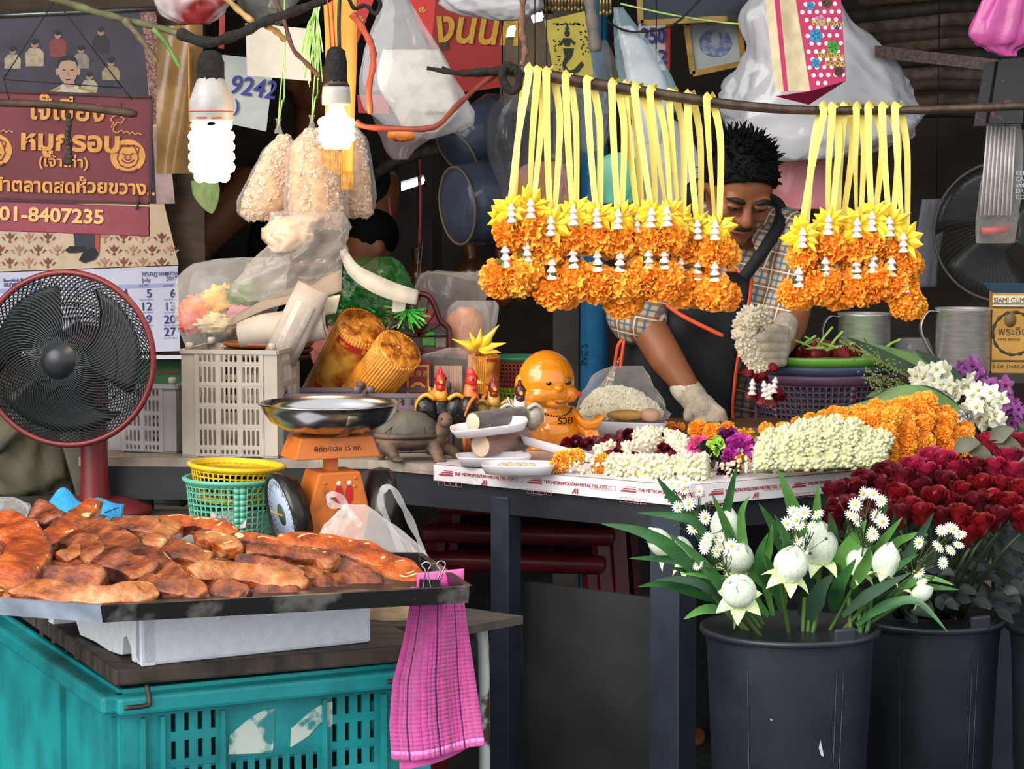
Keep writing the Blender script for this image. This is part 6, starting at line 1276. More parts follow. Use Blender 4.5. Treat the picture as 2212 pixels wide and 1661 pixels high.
bo = mb.build('body', m_skin, vd, remesh=.0055, sm=5)
m_tr = mat('dark trousers', '#1a1b20', .8, var=.2, scale=30)
mb = MB(k)
mb.ball(L(1560, 940, 70), (125, 95, 90), 18, 12)
for s in (-1, 1): mb.cap2(L(1560+s*55, 940, 70), L(1560+s*60, 1180, 60), 82, 64, 14); mb.cap2(L(1560+s*60, 1180, 60), V(s*62, 75, 50), 62, 52, 14)
mb.build('trousers', m_tr, vd, remesh=.012, sm=3)
m_hair = mat('short black hair', '#0a0809', .75, var=.3, scale=60, spec=.15)
m_dk = mat('dark brow hair', '#16100e', .7)
def fx(nm, pts, r, m, n=6, fl=1):
    b = MB(k); b.tube([HM @ V(*p) for p in smooth_path(pts, 4)], r, n, flat=fl); return b.build(nm, m, vd)
for s in (-1, 1):
    fx('eyebrow', [(s*12, -91, 4), (s*30, -90, 10), (s*50, -78, 6)], [3, 5, 6, 6, 6, 5, 4, 3, 2], m_dk)
    b = MB(k); b.ball(HM @ V(s*29, -79, -12), (14, 7, 6), 12, 8, M=HM.to_3x3().to_4x4()); e = b.build('eye', mat('eye white', '#c8bcae', .3), vd)
    b = MB(k); b.ball(HM @ V(s*29, -85, -15), (6, 3, 5), 10, 6, M=HM.to_3x3().to_4x4()); b.build('iris', m_blk2, e)
    b = MB(k); b.ball(HM @ V(s*29, -80, -8), (17, 9, 7), 14, 8, M=HM.to_3x3().to_4x4()); b.build('eyelid', m_skin, vd)
    fx('lash_line', [(s*15, -86, -13), (s*29, -89, -16), (s*44, -82, -13)], 1.5, m_dk)
fx('lip', [(-24, -88, -68), (-8, -96, -66), (8, -96, -66), (24, -88, -68)], [2, 3, 4, 4, 4, 4, 4, 4, 4, 4, 4, 3, 2], mat('brown lip', '#6a3a30', .45), 8)
fx('moustache', [(-22, -92, -58), (0, -99, -55), (22, -92, -58)], [2, 3, 3, 3, 4, 3, 3, 3, 2], m_dk, 6, .5)
mb = MB(k)
def hcap(d):
    return 1.0+.03*nz(d*5, 1)
rnd = random.Random(12)
vs_keep = []
def capf(u, v):
    a = 2*PI*u; t = v*R(128 if True else 0); front = max(0, -sin(a))   # -y is the face
    side = abs(cos(a)); tmax = R(118)-front*R(52)-side*R(8)*(1 if front < .5 else 0); t = v*tmax
    d = V(sin(t)*cos(a), sin(t)*sin(a), cos(t)); q = 1+.04*nz(d*6, 1.3)
    return HM @ V(d.x*77*q, 6+d.y*94*q, 16+d.z*88*q)
mb.grid(capf, 48, 18, True)
hc = mb.build('hair', m_hair, vd, solid=.008)
mb = MB(k)
for i in range(620):
    u = rnd.random(); v = rnd.random()**.6; p = capf(u, v); a = 2*PI*u; c = HM @ V(0, 6, 16); d = (p-c).normalized(); up = HM.to_3x3() @ V(0, -.5, .8)
    dirn = (d*.55+V(rnd.uniform(-.5, .5), rnd.uniform(-.5, .5), rnd.uniform(0, .5))+up*.25).normalized(); ln = rnd.uniform(8, 30)*(1 if v < .6 else .5); bend = V(rnd.uniform(-6, 6), rnd.uniform(-6, 2), -4*v)
    mb.tube([p-d*3, p+dirn*ln*.5, p+dirn*ln+bend], [3.4, 2.6, .4], 4, cap=False)
q = mb.build('hair_tufts', m_hair, vd); q['kind'] = 'stuff'
def plaid():
    m = bpy.data.materials.new('brown and blue plaid cotton'); m.use_nodes = True; nt = m.node_tree; N = nt.nodes.new; Lk = nt.links.new; b = nt.nodes['Principled BSDF']; b.inputs['Roughness'].default_value = .85
    tc = N('ShaderNodeTexCoord'); mp = N('ShaderNodeMapping'); mp.inputs['Rotation'].default_value = (0, R(-12), R(30)); Lk(tc.outputs['Object'], mp.inputs[0]); sx = N('ShaderNodeSeparateXYZ'); Lk(mp.outputs[0], sx.inputs[0])
    def band(sock, per, ph, w):
        a = N('ShaderNodeMath'); a.operation = 'MULTIPLY_ADD'; a.inputs[1].default_value = 1/per; a.inputs[2].default_value = ph; Lk(sock, a.inputs[0])
        f = N('ShaderNodeMath'); f.operation = 'FRACT'; Lk(a.outputs[0], f.inputs[0]); c = N('ShaderNodeMath'); c.operation = 'LESS_THAN'; c.inputs[1].default_value = w; Lk(f.outputs[0], c.inputs[0]); return c.outputs[0]
    col = None
    def mixc(prev, colr, fac, amt):
        x = N('ShaderNodeMix'); x.data_type = 'RGBA'; s = N('ShaderNodeMath'); s.operation = 'MULTIPLY'; s.inputs[1].default_value = amt; Lk(fac, s.inputs[0]); Lk(s.outputs[0], x.inputs[0])
        if prev is None: x.inputs[6].default_value = lin('#c2a88c')
        else: Lk(prev, x.inputs[6])
        x.inputs[7].default_value = lin(colr); return x.outputs[2]
    X, Z = sx.outputs['X'], sx.outputs['Z']
    col = mixc(None, '#6a4a34', band(X, .04, 0, .42), .75); col = mixc(col, '#6a4a34', band(Z, .04, 0, .42), .65); col = mixc(col, '#3c6a80', band(X, .04, .35, .12), .85); col = mixc(col, '#3c6a80', band(Z, .04, .35, .12), .85); col = mixc(col, '#e6d8c4', band(X, .04, .8, .08), .8); col = mixc(col, '#e6d8c4', band(Z, .04, .8, .08), .8)
    Lk(col, b.inputs['Base Color']); return m
m_plaid = plaid()
mb = MB(k)
mb.ball(L(1575, 620, 15), (135, 98, 165), 24, 16); mb.ball(L(1560, 800, 60), (140, 100, 170), 22, 14); mb.cap2(L(1475, 500, 0), L(1690, 505, -5), 66, 62, 18)
mb.cap2(L(1462, 510, -22), L(1385, 660, -86), 64, 60, 18); mb.cap2(L(1385, 660, -86), L(1376, 682, -96), 64, 66, 18)
mb.cap2(L(1692, 520, -22), L(1706, 640, -58), 60, 52, 18); mb.cap2(L(1690, 660, -60), L(1690, 690, -80), 50, 42, 18)
mb.cap2(L(1420, 780, 60), L(1330, 880, 70), 70, 60, 14)
sh_ = mb.build('shirt', m_plaid, vd, remesh=.006, sm=4, disp=(.012, .06))
mb = MB(k)
for s in (-1, 1):
    mb.add([L(1600+s*20, 505, -92), L(1600+s*62, 480, -60), L(1600+s*80, 530, -96), L(1600+s*46, 585, -118)], [(0, 1, 2, 3)])
mb.build('collar', m_plaid, vd, solid=.004)
m_apr = mat('black apron cloth', '#121319', .75, var=.2, scale=30); m_trim = mat('orange apron binding', '#d8502e', .6)
rows = [(585, 1470, 1590), (596, 1440, 1622), (640, 1420, 1618), (700, 1395, 1606), (740, 1352, 1598), (800, 1330, 1588), (880, 1318, 1580), (1000, 1320, 1590)]
def apf(u, v):
    i = v*(len(rows)-1); j = min(int(i), len(rows)-2); q = i-j; y = lerp(rows[j][0], rows[j+1][0], q); x = lerp(lerp(rows[j][1], rows[j+1][1], q), lerp(rows[j][2], rows[j+1][2], q), u)
    d = -136+26*(2*u-1)**2*(.6+.4*v)+v*40+5*sin(u*9+v*3); return L(x, y, d)
mb = MB(k); mb.grid(apf, 26, 30); ap = mb.build('apron', m_apr, vd, solid=.003)
mb = MB(k); mb.tube([apf(1, i/29)+V(2, -3, 0) for i in range(30)], 4.2, 6, flat=.6); mb.tube([apf(i/25, 0)+V(0, -3, 0) for i in range(26)], 4.2, 6); mb.build('binding', m_trim, ap)
mb = MB(k); mb.tube(smooth_path([L(1440, 658, -128), L(1470, 680, -138), L(1520, 706, -142), L(1562, 726, -138)], 5), 5, 6); mb.build('pocket_binding', m_trim, ap)
mb = MB(k); mb.tube(smooth_path([L(1350, 728, -120), L(1336, 745, -122), L(1330, 775, -120), L(1326, 800, -118)], 5), 4, 6); mb.tube(smooth_path([L(1350, 728, -120), L(1346, 750, -124), L(1340, 795, -124)], 5), 4, 6); mb.build('side_binding', m_trim, ap)
mb = MB(k); ribbon(mb, smooth_path([L(1482, 590, -138), L(1478, 500, -86), L(1484, 440, -40), L(1500, 405, 10), L(1530, 400, 60)], 5), 34, nrm=(-.2, -1, .2)); ribbon(mb, smooth_path([L(1606, 600, -136), L(1650, 540, -108), L(1685, 480, -70), L(1682, 440, -10), L(1640, 420, 60)], 5), 26, nrm=(.2, -1, .2)); mb.build('strap', m_apr, ap, solid=.003)
m_glv = mat('cotton work glove', '#b5a793', .9, var=.12, scale=70, bump=.4, bscale=300)
mb = MB(k)
mb.cap2(L(1484, 842, -186), L(1500, 862, -200), 30, 30, 14); mb.ball(L(1515, 884, -212), (34, 26, 34), 16, 10); mb.ball(L(1500, 896, -206), (24, 22, 26), 14, 10)
for (a, b, c, r) in (((1538, 876), (1558, 892), (1566, 916), 11.5), ((1530, 890), (1548, 908), (1556, 924), 11.5), ((1514, 900), (1530, 916), (1542, 928), 11), ((1496, 906), (1508, 920), (1520, 928), 10), ((1490, 885), (1486, 902), (1496, 916), 10.5)):
    mb.cap2(L(*a, -222), L(*b, -238), r, r*.95, 10); mb.cap2(L(*b, -238), L(*c, -232), r*.95, r*.8, 10)
g1 = mb.build('reaching_glove', m_glv, vd, remesh=.0026, sm=3)
mb = MB(k); mb.cap2(L(1478, 836, -182), L(1492, 852, -192), 31, 30, 16); mb.build('glove_cuff', mat('pale glove cuff', '#c9bda8', .9, bump=.3), vd)
mb = MB(k); mb.ball(L(1686, 745, -212), (22, 30, 38), 16, 12); mb.cap2(L(1692, 720, -195), L(1698, 700, -150), 26, 26, 14)
for i, (y, x0, r) in enumerate(((730, 1634, 13), (750, 1632, 12), (768, 1636, 11.5), (784, 1644, 10.5))):
    mb.cap2(L(1690, y+4-i*2, -232), L(1668, y, -250), r, r, 10); mb.cap2(L(1668, y, -250), L(x0+8, y+2, -240), r, r*.95, 10); mb.cap2(L(x0+8, y+2, -240), L(x0+10, y+4, -216), r*.9, r*.8, 10)
mb.cap2(L(1692, 716, -222), L(1672, 712, -246), 13, 13, 10); mb.cap2(L(1672, 712, -246), L(1648, 720, -240), 13, 10, 10)
mb.build('gripping_glove', m_glv, vd, remesh=.0026, sm=3)
mb = MB(k); mb.tube([L(1698+10*cos(a), 738+30*sin(a), -205+20*cos(a)) for a in [i*2*PI/24 for i in range(24)]], 2.6, 6, closed=True); mb.build('rubber_band', mat('yellow rubber band', '#d8a83c', .5), vd)
hg = thing('held_garland', 'jasmine garland with red roses held in the gloved hand', 'garland', P(1655, 880, 5.07)); kk = U(5.07)
path = PX([(1648, 690, 5.1), (1622, 685, 5.08), (1606, 712, 5.06), (1612, 745, 5.06), (1626, 775, 5.07), (1644, 800, 5.08)], 6)
mb = MB(); mb.tube(path, [24*kk*(1-.45*i/(len(path)-1)) for i in range(len(path))], 12); buds(mb, path, lambda q: 26*kk*(1-.45*q), 520, 31, 6.6*kk, front=False); q = mb.build('jasmine_buds', [m_jd, m_jb], hg, world=True); q['kind'] = 'stuff'
rnd = random.Random(6)
for (x, y, r) in ((1616, 805, 17), (1645, 812, 19), (1670, 796, 16), (1630, 818, 14), (1624, 852, 18), (1650, 860, 22), (1680, 852, 22), (1666, 868, 16)): inst('rose_bloom', ROSE[rnd.choice((0, 0, 1))], hg, P(x, y, 5.07)-hg.location, (R(180)+rnd.uniform(-.6, .6), rnd.uniform(-.5, .5), rnd.uniform(0, 6)), r*kk)
for (x, y) in ((1626, 818), (1650, 822), (1676, 814), (1662, 828)): inst('crown_flower', CRN, hg, P(x, y, 5.04)-hg.location, (0, rnd.uniform(-.2, .2), 0), 34*kk)
NUM = ord_[:]+['eleventh', 'twelfth', 'thirteenth', 'fourteenth', 'fifteenth', 'sixteenth']+['%dth' % i for i in range(17, 40)]
ZR = .865
m_rackw = mat('dark rack wood', '#2a2522', .5, var=.3, scale=12)
rk = thing('low_rack', 'dark low rack at the back of the counter carrying the metal mugs', 'rack', (.95, 5.42, ZT))
mb = MB(); mb.box((1.0, 5.44, ZR-.01), (.62, .3, .02)); mb.build('rack_top', m_rackw, rk, smooth=False, world=True)
for x in (.71, 1.29):
    for y in (5.31, 5.57): mb = MB(); mb.box((x, y, (ZR+ZT)/2-.01), (.03, .03, ZR-ZT-.02)); mb.build('leg', m_rackw, rk, smooth=False, world=True)
m_alu = mat('scratched aluminium', '#c4beb8', .34, metal=.65, var=.12, scale=30, stretch=(1, 1, 6))
def mug(label, px, Y, r, h):
    p = P(px, 700, Y); k = U(Y); t = thing('metal_mug', label, 'mug', (p.x, p.y, ZR), R(8), 'metal mugs on the rack')
    mb = MB(k); mb.lathe([(.1, 0), (r-2, 0), (r, 3), (r, h-3), (r+3, h), (r+1, h+2), (r-3, h), (r-4, 6), (.1, 5)], 40); mb.build('cup', m_alu, t)
    mb = MB(k); pts = smooth_path([(-r+2, 0, h-6), (-r-20, 0, h-5), (-r-34, 0, h-24), (-r-36, 0, h-48), (-r-22, 0, h-80), (-r-6, 0, h-104), (-r+2, 0, h-112)], 6)
    vs = []; 
    for q in pts: vs += [q+V(0, -9, 0), q+V(0, 9, 0)]
    mb.add(vs, [(2*i, 2*i+1, 2*i+3, 2*i+2) for i in range(len(pts)-1)]); mb.build('handle', m_alu, t, solid=.0015); return t
mug('scratched metal mug just behind the flower basket', 1867, 5.45, 57, 118)
mug('scratched metal mug beside the printed box', 2083, 5.36, 61, 136)
m_box = mat('ochre printed box', '#b8893c', .55, col2='#a0742c', scale=14, var=.1); m_bp = mat('dark box print', '#3c3020', .6)
bx = thing('printed_box', 'ochre printed cardboard box with an open blue flap beside the mug', 'box', (P(2180, 800, 5.32).x, 5.32, ZR-.002), R(-6)); k = U(5.32)
mb = MB(k); mb.box((10, 40, 88), (96, 80, 176)); mb.build('carton', m_box, bx, smooth=False)
mb = MB(k); mb.add([(-60, -16, 196), (50, -16, 196), (58, 0, 176), (-38, 0, 176)], [(0, 1, 2, 3)]); mb.build('flap', mat('blue grey flap', '#3c5468', .5), bx, smooth=False, solid=.0015)
for z0, z1 in ((150, 153), (142, 146), (26, 30)): mb = MB(k); mb.prism([(-38, z0), (58, z0), (58, z1), (-38, z1)], -1, -.4); mb.build('printed_band', m_bp, bx, smooth=False)
mb = MB(k); mb.prism([(-38, 146), (58, 146), (58, 170), (-38, 170)], -1, -.5); mb.build('white_band', mat('cream box print', '#c9bca0', .6), bx, smooth=False)
text('box_print', 'SIAMJ CUMBER.ON', 16*k, m_bp, bx, (-36*k, -1.6*k, 154*k), depth=.0001, sx=.85); text('box_print', 'พระอินทร์', 24*k, m_bp, bx, (-26*k, -1*k, 84*k), depth=.0001); text('box_print', 'KING BRAND', 8*k, m_bp, bx, (-26*k, -1*k, 72*k), depth=.0001); text('box_print', 'E OF THAILAND', 12*k, m_bp, bx, (-36*k, -1*k, 12*k), depth=.0001)
mb = MB(k); mb.tube([(8+44*cos(a), -1, 88+46*sin(a)) for a in [i*2*PI/40 for i in range(40)]], [3+1.5*sin(i*2.2) for i in range(40)], 5, closed=True, flat=.3); mb.build('wreath_print', m_bp, bx)
mb = MB(k); mb.lathe([(.1, 0), (13, 0), (13, .6), (.1, .6)], 20, M=Matrix.Translation((0, -1, 118)) @ Matrix.Rotation(PI/2, 4, 'X'), sy=1.3); mb.build('emblem_print', mat('brown emblem print', '#6a5228'), bx)
ct_ = thing('clear_container', 'clear ribbed plastic container between the two metal mugs', 'container', (P(1972, 768, 5.5).x, 5.5, ZR)); k = U(5.5)
mb = MB(k); mb.lathe([(38, 0), (42, 30), (44, 34), (40, 44), (34, 58), (30, 62), (.1, 62)], 36, fn=lambda a, i: 1+.02*sin(a*18)); mb.build('container', film('clear plastic shell', '#d8d8d4', .3, .1, .3, 30, .5), ct_)
m_pur = mat('dusty purple plastic', '#5a4056', .45, var=.12, scale=10); m_bl = mat('dull blue plastic', '#3c4660', .4); m_gr = mat('leaf green plastic', '#6aa040', .35)
Yb = 5.33; k = U(Yb); bp0 = V(P(1772, 800, Yb).x, Yb, ZT)
def fbasket(label, rb, rt, z0, h, m, rim):
    t = thing('flower_basket', label, 'basket', bp0+V(0, 0, (z0-8)*k), 0, 'baskets stacked behind the jasmine')
    mb = MB(k); perf_lathe(mb, rb, 0, rt, h, 70, 9, .3, .3, lambda i, j: i % 14 == 0 or j == 8); mb.build('basket_wall', m, t, solid=.001)
    mb = MB(k); mb.lathe([(rt-3, h-10), (rt+3, h-8), (rt+rim, h+6), (rt+rim-3, h+10), (rt-4, h+8)], 48); mb.build('rim', m, t)
    mb = MB(k); mb.lathe([(.1, 0), (rb, 0), (rb, 2), (.1, 2)], 40); mb.build('base', m, t); return t
fbasket('purple perforated basket, outermost of the stack behind the jasmine', 128, 156, 2, 112, m_pur, 10); fbasket('blue perforated basket nested inside the purple one', 124, 150, 16, 116, m_bl, 12); fbasket('leaf green perforated basket on top of the stack, filled with roses', 120, 146, 34, 118, m_gr, 14)
rnd = random.Random(21)
for i, (dx, dy, r) in enumerate(((-130, -10, 16), (-108, -60, 18), (-80, -80, 22), (-50, -90, 20), (-20, -85, 24), (8, -70, 22), (34, -96, 20), (-64, -40, 22), (60, -60, 20))):
    t = thing('loose_rose', 'red rose head lying in the leaf green basket, %s from the gloved hand' % ord_[i], 'rose', bp0+V(dx*k, dy*k, (150+12)*k), group='rose heads in the green basket'); inst('rose_bloom', ROSE[rnd.choice((0, 1, 0))], t, (0, 0, 0), (rnd.uniform(.2, 1.4), rnd.uniform(-.5, .5), rnd.uniform(0, 6)), r*1.2*k)
bs = thing('leaf_clippings', 'green stem clippings lying on the rose heads in the basket', 'clippings', bp0+V(0, -.09, 168*k)); mb = MB(k)
for i in range(16):
    x = rnd.uniform(-110, 120); d = V(rnd.uniform(-1, 1), rnd.uniform(-.6, .2), rnd.uniform(.0, .5)).normalized()*rnd.uniform(30, 60); mb.m = 0; ribbon(mb, [V(x, rnd.uniform(-30, 10), 0), V(x, 0, 4)+d*.5, V(x, 0, 4)+d], 5, nrm=(0, -1, .5))
q = mb.build('stems', mat('fresh stem green', '#7aa03c', .5, var=.2), bs); q['kind'] = 'stuff'
m_lf = mat('dark pandan leaf', '#2e4a24', .4, col2='#1e3418', scale=14, stretch=(1, 1, 1)); m_lf2 = mat('pale green leaf', '#5a7a3a', .45, var=.2)
def orchid_mesh(m, m2, seed):
    rnd = random.Random(seed); mb = MB()
    for i in range(5):
        a = R(90)+i*2*PI/5; w = .42 if i in (1, 4) else .3
        def f(u, v): return (cos(a)*v+(-sin(a))*(u-.5)*2*w*sin(min(1, v*1.1)*PI*.85+.15), -.15*v*v+.12*(u-.5)**2*4*v, sin(a)*v+cos(a)*(u-.5)*2*w*sin(min(1, v*1.1)*PI*.85+.15))
        mb.grid(f, 5, 6)
    mb.m = 1; mb.ball((0, -.12, -.08), (.16, .2, .16), 8, 6); return mb.mesh('orchid_bloom', [m, m2])
m_ow = mat('white orchid petal', '#e8e4cc', .5, var=.05, sss=.1); m_oc = mat('yellow green orchid throat', '#b8b450', .5); m_op = mat('purple orchid petal', '#7a2a78', .5, col2='#b06aa8', scale=50, lo=.35, hi=.6); m_opc = mat('dark orchid throat', '#4a1040', .5)
ORW = [orchid_mesh(m_ow, m_oc, 1), orchid_mesh(m_ow, m_oc, 2)]; ORP = [orchid_mesh(m_op, m_opc, 3)]
def bouquet(label, pts, n, sx, sy, r, meshes, stem, seed, m_st):
    t = thing('orchid_bouquet', label, 'bouquet', P(*stem[-1]), group='orchid bouquets on the counter'); rnd = random.Random(seed); path = PX(pts, 6)
    for i in range(n):
        c = path[int(rnd.random()*(len(path)-1))]; kk = U(c.y); inst('orchid_bloom', rnd.choice(meshes), t, c+V(rnd.gauss(0, sx*.5)*kk, rnd.uniform(-.03, .03), rnd.gauss(0, sy*.5)*kk)-t.location, (rnd.uniform(-.7, .5), rnd.uniform(0, 6), rnd.uniform(-.9, .9)), r*kk*rnd.uniform(.8, 1.15))
    for i in range(7):
        a = path[-1 if i % 2 else len(path)//2]; e_ = P(*stem[-1])+V(rnd.uniform(-.02, .02), 0, rnd.uniform(-.015, .015)); m_ = P(*stem[0])+V(rnd.uniform(-.02, .02), 0, rnd.uniform(-.015, .015)); mb = MB(); mb.tube(smooth_path([a, m_, e_], 5), .0028, 6); mb.build('stem', m_st, t, world=True)
    return t
bouquet('white orchid bouquet lying on the pandan leaves', [(1985, 825, 4.98), (2030, 832, 4.96), (2080, 845, 4.94), (2120, 875, 4.92), (2135, 895, 4.92)], 70, 30, 40, 22, ORW, [(2150, 915, 4.95), (2225, 965, 4.95)], 3, m_lf2)
bouquet('purple orchid bouquet behind the white one', [(2060, 805, 5.1), (2095, 820, 5.1), (2140, 850, 5.08), (2185, 880, 5.06), (2210, 895, 5.05)], 48, 26, 34, 22, ORP, [(2170, 905, 5.08), (2240, 950, 5.08)], 5, m_lf2)
bouquet('scattered white orchid petals behind the marigold heap', [(1905, 892, 5.05), (1950, 888, 5.05), (2000, 890, 5.02), (2050, 900, 5.0)], 44, 26, 18, 18, ORW, [(2060, 910, 5.05), (2150, 930, 5.02)], 7, m_lf2)
lv = thing('pandan_leaves', 'fan of long dark green leaves behind the white orchids', 'leaves', P(2060, 880, 5.0))
for i, (pts_, w) in enumerate(([[(2060, 850, 5.02), (1980, 810, 5.03), (1900, 765, 5.04), (1828, 728, 5.05)], 34], [[(2070, 845, 5.03), (1990, 790, 5.05), (1920, 760, 5.05), (1850, 742, 5.05)], 30], [[(2090, 835, 5.04), (2030, 790, 5.05), (1975, 755, 5.05)], 30], [[(2060, 860, 5.0), (1980, 850, 5.0), (1900, 850, 5.02), (1870, 858, 5.03)], 26],
    [[(2075, 888, 4.9), (2020, 860, 4.89), (1950, 848, 4.9), (1880, 872, 4.92), (1795, 888, 4.95)], 34], [[(2070, 880, 4.92), (2000, 845, 4.9), (1920, 838, 4.92)], 26], [[(2050, 840, 5.06), (1960, 792, 5.07), (1890, 795, 5.06)], 24], [[(2100, 905, 4.98), (2140, 925, 4.96), (2215, 945, 4.95)], 30], [[(2080, 915, 4.98), (2130, 945, 4.96), (2200, 960, 4.95)], 26], [[(2185, 870, 5.15), (2180, 835, 5.15), (2172, 805, 5.15)], 14])):
    mb = MB(); leaf(mb, [P(*q) for q in pts_], w*U(5), nrm=(.1, -1, .35), keel=.3); mb.build('leaf', (m_lf, m_lf2, m_lf)[i % 3], lv, world=True)
fs = thing('green_fern_sprig', 'fluffy pale green flower sprigs poking out beside the flower basket', 'sprig', P(1960, 870, 5.1)); rnd = random.Random(17)
for (x0, y0, x1, y1) in ((1990, 830, 1815, 735), (1985, 840, 1868, 800), (1990, 850, 1862, 815), (1985, 855, 1880, 835), (2000, 830, 1880, 770)):
    mb = MB(); mb.tube([P(x0, y0, 5.0), P(x1, y1, 5.02)], .0014, 5)
    for j in range(60):
        q = rnd.uniform(.35, 1); c = P(lerp(x0, x1, q)+rnd.gauss(0, 6), lerp(y0, y1, q)+rnd.gauss(0, 7), 5.0+rnd.uniform(-.02, .02)); mb.ball(c, .0022, 4, 3)
    q = mb.build('sprig', mat('pale sprig green', '#7c8a4a', .6, var=.3), fs, world=True); q['kind'] = 'stuff'
m_bkt = mat('scuffed black bucket plastic', '#262b33', .38, col2='#1c2027', scale=10, var=.2, detail=6, bump=.05); m_scr = mat('pale scratch', '#9aa0a4', .6)
def bucket(label, px, py, Y, r, rb):
    c = P(px, py, Y); k = U(Y); h = c.z/k; t = thing('black_bucket', label, 'bucket', (c.x, c.y, 0), 0, 'black flower buckets')
    mb = MB(k); mb.lathe([(rb, 0), (r-16, h-60), (r-11, h-18), (r-10, h-10), (r-14, h-10), (r-18, h-60), (rb-6, 8), (.1, 8)], 48); mb.build('bucket_wall', m_bkt, t)
    mb = MB(k); mb.lathe([(r-12, h-16), (r-2, h-14), (r+2, h-6), (r, h), (r-8, h+1), (r-13, h-6)], 48); mb.build('rim', m_bkt, t)
    mb = MB(k); mb.tube([((r-22)*cos(a), (r-22)*sin(a)*.92-6, h-6+12*sin(a*.5+.4)) for a in [lerp(-PI*.9, -PI*.1, i/20) for i in range(21)]], 4, 8); mb.build('bail_handle', m_bkt, t)
    mb = MB(k); mb.box((r*.5, -(r-8)*.86, h+8), (54, 12, 36), (0, 0, .5)); mb.build('handle_lug', m_bkt, t, smooth=False, bev=.005)
    for a in (-2.2, -1.1, -1.0):
        mb = MB(k); mb.tube([((rb+.5)*cos(a), (rb+.5)*sin(a), 4), ((r-15)*cos(a), (r-15)*sin(a), h-62)], 1, 6); mb.build('mould_seam', m_bkt, t)
    return t, k, h
b1, kb, hb_ = bucket('black plastic bucket of lotus buds in front of the counter', 1706, 1352, 4.0, 196, 150)
for pl in ([(40, 190), (46, 194), (52, 170), (56, 150), (50, 152), (44, 172)], [(-60, 230), (-56, 232), (-54, 226)], [(52, 60), (55, 90), (58, 60)]):
    mb = MB(kb); mb.prism([(x, z+hb_-400) for x, z in pl], -166, -164); q = mb.build('scratch', m_scr, b1, smooth=False)
b2, kb2, hb2 = bucket('black plastic bucket of red roses behind the lotus bucket', 2010, 1330, 4.3, 164, 126)
b3, kb3, hb3 = bucket('black plastic bucket mostly cut off at the picture edge', 2330, 1345, 4.25, 160, 124)
m_lw = mat('white lotus petal', '#e2e8dc', .45, col2='#ccd8b6', scale=8, sss=.12); m_lgs = mat('pale green lotus petal', '#cfe08a', .5, col2='#e8efc8', scale=10, lo=.4, hi=.6); m_lst = mat('lotus stem green', '#4a6a30', .5, var=.15)
def lotus_parts():
    meshes = []
    for ring, (n, r, z0, z1) in enumerate(((5, 1.0, -.75, 1.42), (4, .93, -.6, 1.48))):
        for p in range(n):
            mb = MB(); a0 = p*2*PI/n+ring*.6; wd = 2*PI/n*.66
            def f(u, v):
                s = (u-.5)*2; wv = sin(PI*min(1, v*.97+.03))**.55 if v < .5 else (1-((v-.5)/.5)**2.2); rad = r*(.97*math.sin(PI*(.12+.88*v**1.12))**.8)+.012*abs(s)**3; a = a0+s*wd*max(.03, wv); return (rad*cos(a)*(1+.02*ring), rad*sin(a)*(1+.02*ring), lerp(z0, z1, v)*1.0)
            mb.grid(f, 7, 9); meshes.append(mb.mesh('petal', m_lw))
    fold = []
    for p in range(6):
        mb = MB(); a = p*2*PI/6+.3
        def f(u, v): s = (u-.5)*2; w = .46*(1-v**1.8)+.01; rr = .5+.92*v; return (rr*cos(a)-sin(a)*s*w, rr*sin(a)+cos(a)*s*w, -.62-.18*v-.25*v*v+.12*s*s*(1-v)+.1*sin(v*PI))
        mb.grid(f, 5, 7); fold.append(mb.mesh('folded_petal', m_lgs))
    mb = MB(); mb.lathe([(.02, -.78), (.55, -.66), (.84, -.2), (.86, .2), (.66, .75), (.3, 1.2), (.01, 1.46)], 18); core = mb.mesh('inner_bud', m_lw); return meshes, fold, core
LP_, LF_, LC_ = lotus_parts()
def lotus(label, px, py, r, tilt, Y, foot, h=1.0, fold=True):
    c = P(px, py, Y); k = U(Y); t = thing('lotus_bud', label, 'lotus', c, group='white lotus buds in the bucket', rot=tilt)
    s = (r*k, r*k, r*k*h)
    inst('inner_bud', LC_, t, sc=s)
    for m in LP_: inst('petal', m, t, sc=s)
    if fold:
        for m in LF_: inst('folded_petal', m, t, sc=s)
    f = P(*foot); Mi = Matrix.LocRotScale(t.location, t.rotation_euler, V(1, 1, 1)).inverted(); axis = t.rotation_euler.to_matrix() @ V(0, 0, 1)
    mb = MB(); mb.tube([Mi @ p for p in smooth_path([c-axis*r*k*.7, c-axis*r*k*1.6, f], 5)], .0036, 7); mb.build('stem', m_lst, t)
lotus('large round lotus bud with open folded petals at the front of the bucket', 1596, 1282, 40, (R(48), R(-8), 0), 3.86, (1680, 1420, 3.98), .98)
lotus('round lotus bud in the middle of the bucket above the rim', 1706, 1228, 40, (R(24), R(4), .4), 3.9, (1715, 1420, 4.0), 1.0)
lotus('tall lotus bud behind the middle round one', 1772, 1188, 40, (R(6), R(-6), .8), 3.99, (1730, 1420, 4.02), 1.15)
lotus('lotus bud half hidden by a leaf between two pointed buds', 1856, 1220, 31, (R(10), R(10), .2), 3.97, (1760, 1420, 4.0), 1.1)
lotus('pointed lotus bud with green folded petals beside the rose bucket', 1912, 1222, 32, (R(10), R(16), 1.1), 3.95, (1770, 1420, 4.0), 1.18)
lotus('slender lotus bud leaning out at the side of the bucket', 1432, 1180, 27, (R(4), R(-38), .3), 3.98, (1650, 1400, 4.0), 1.4)
lotus('slender lotus bud leaning out next to the first slender one', 1478, 1202, 25, (R(6), R(-30), .9), 3.94, (1655, 1400, 4.0), 1.55)
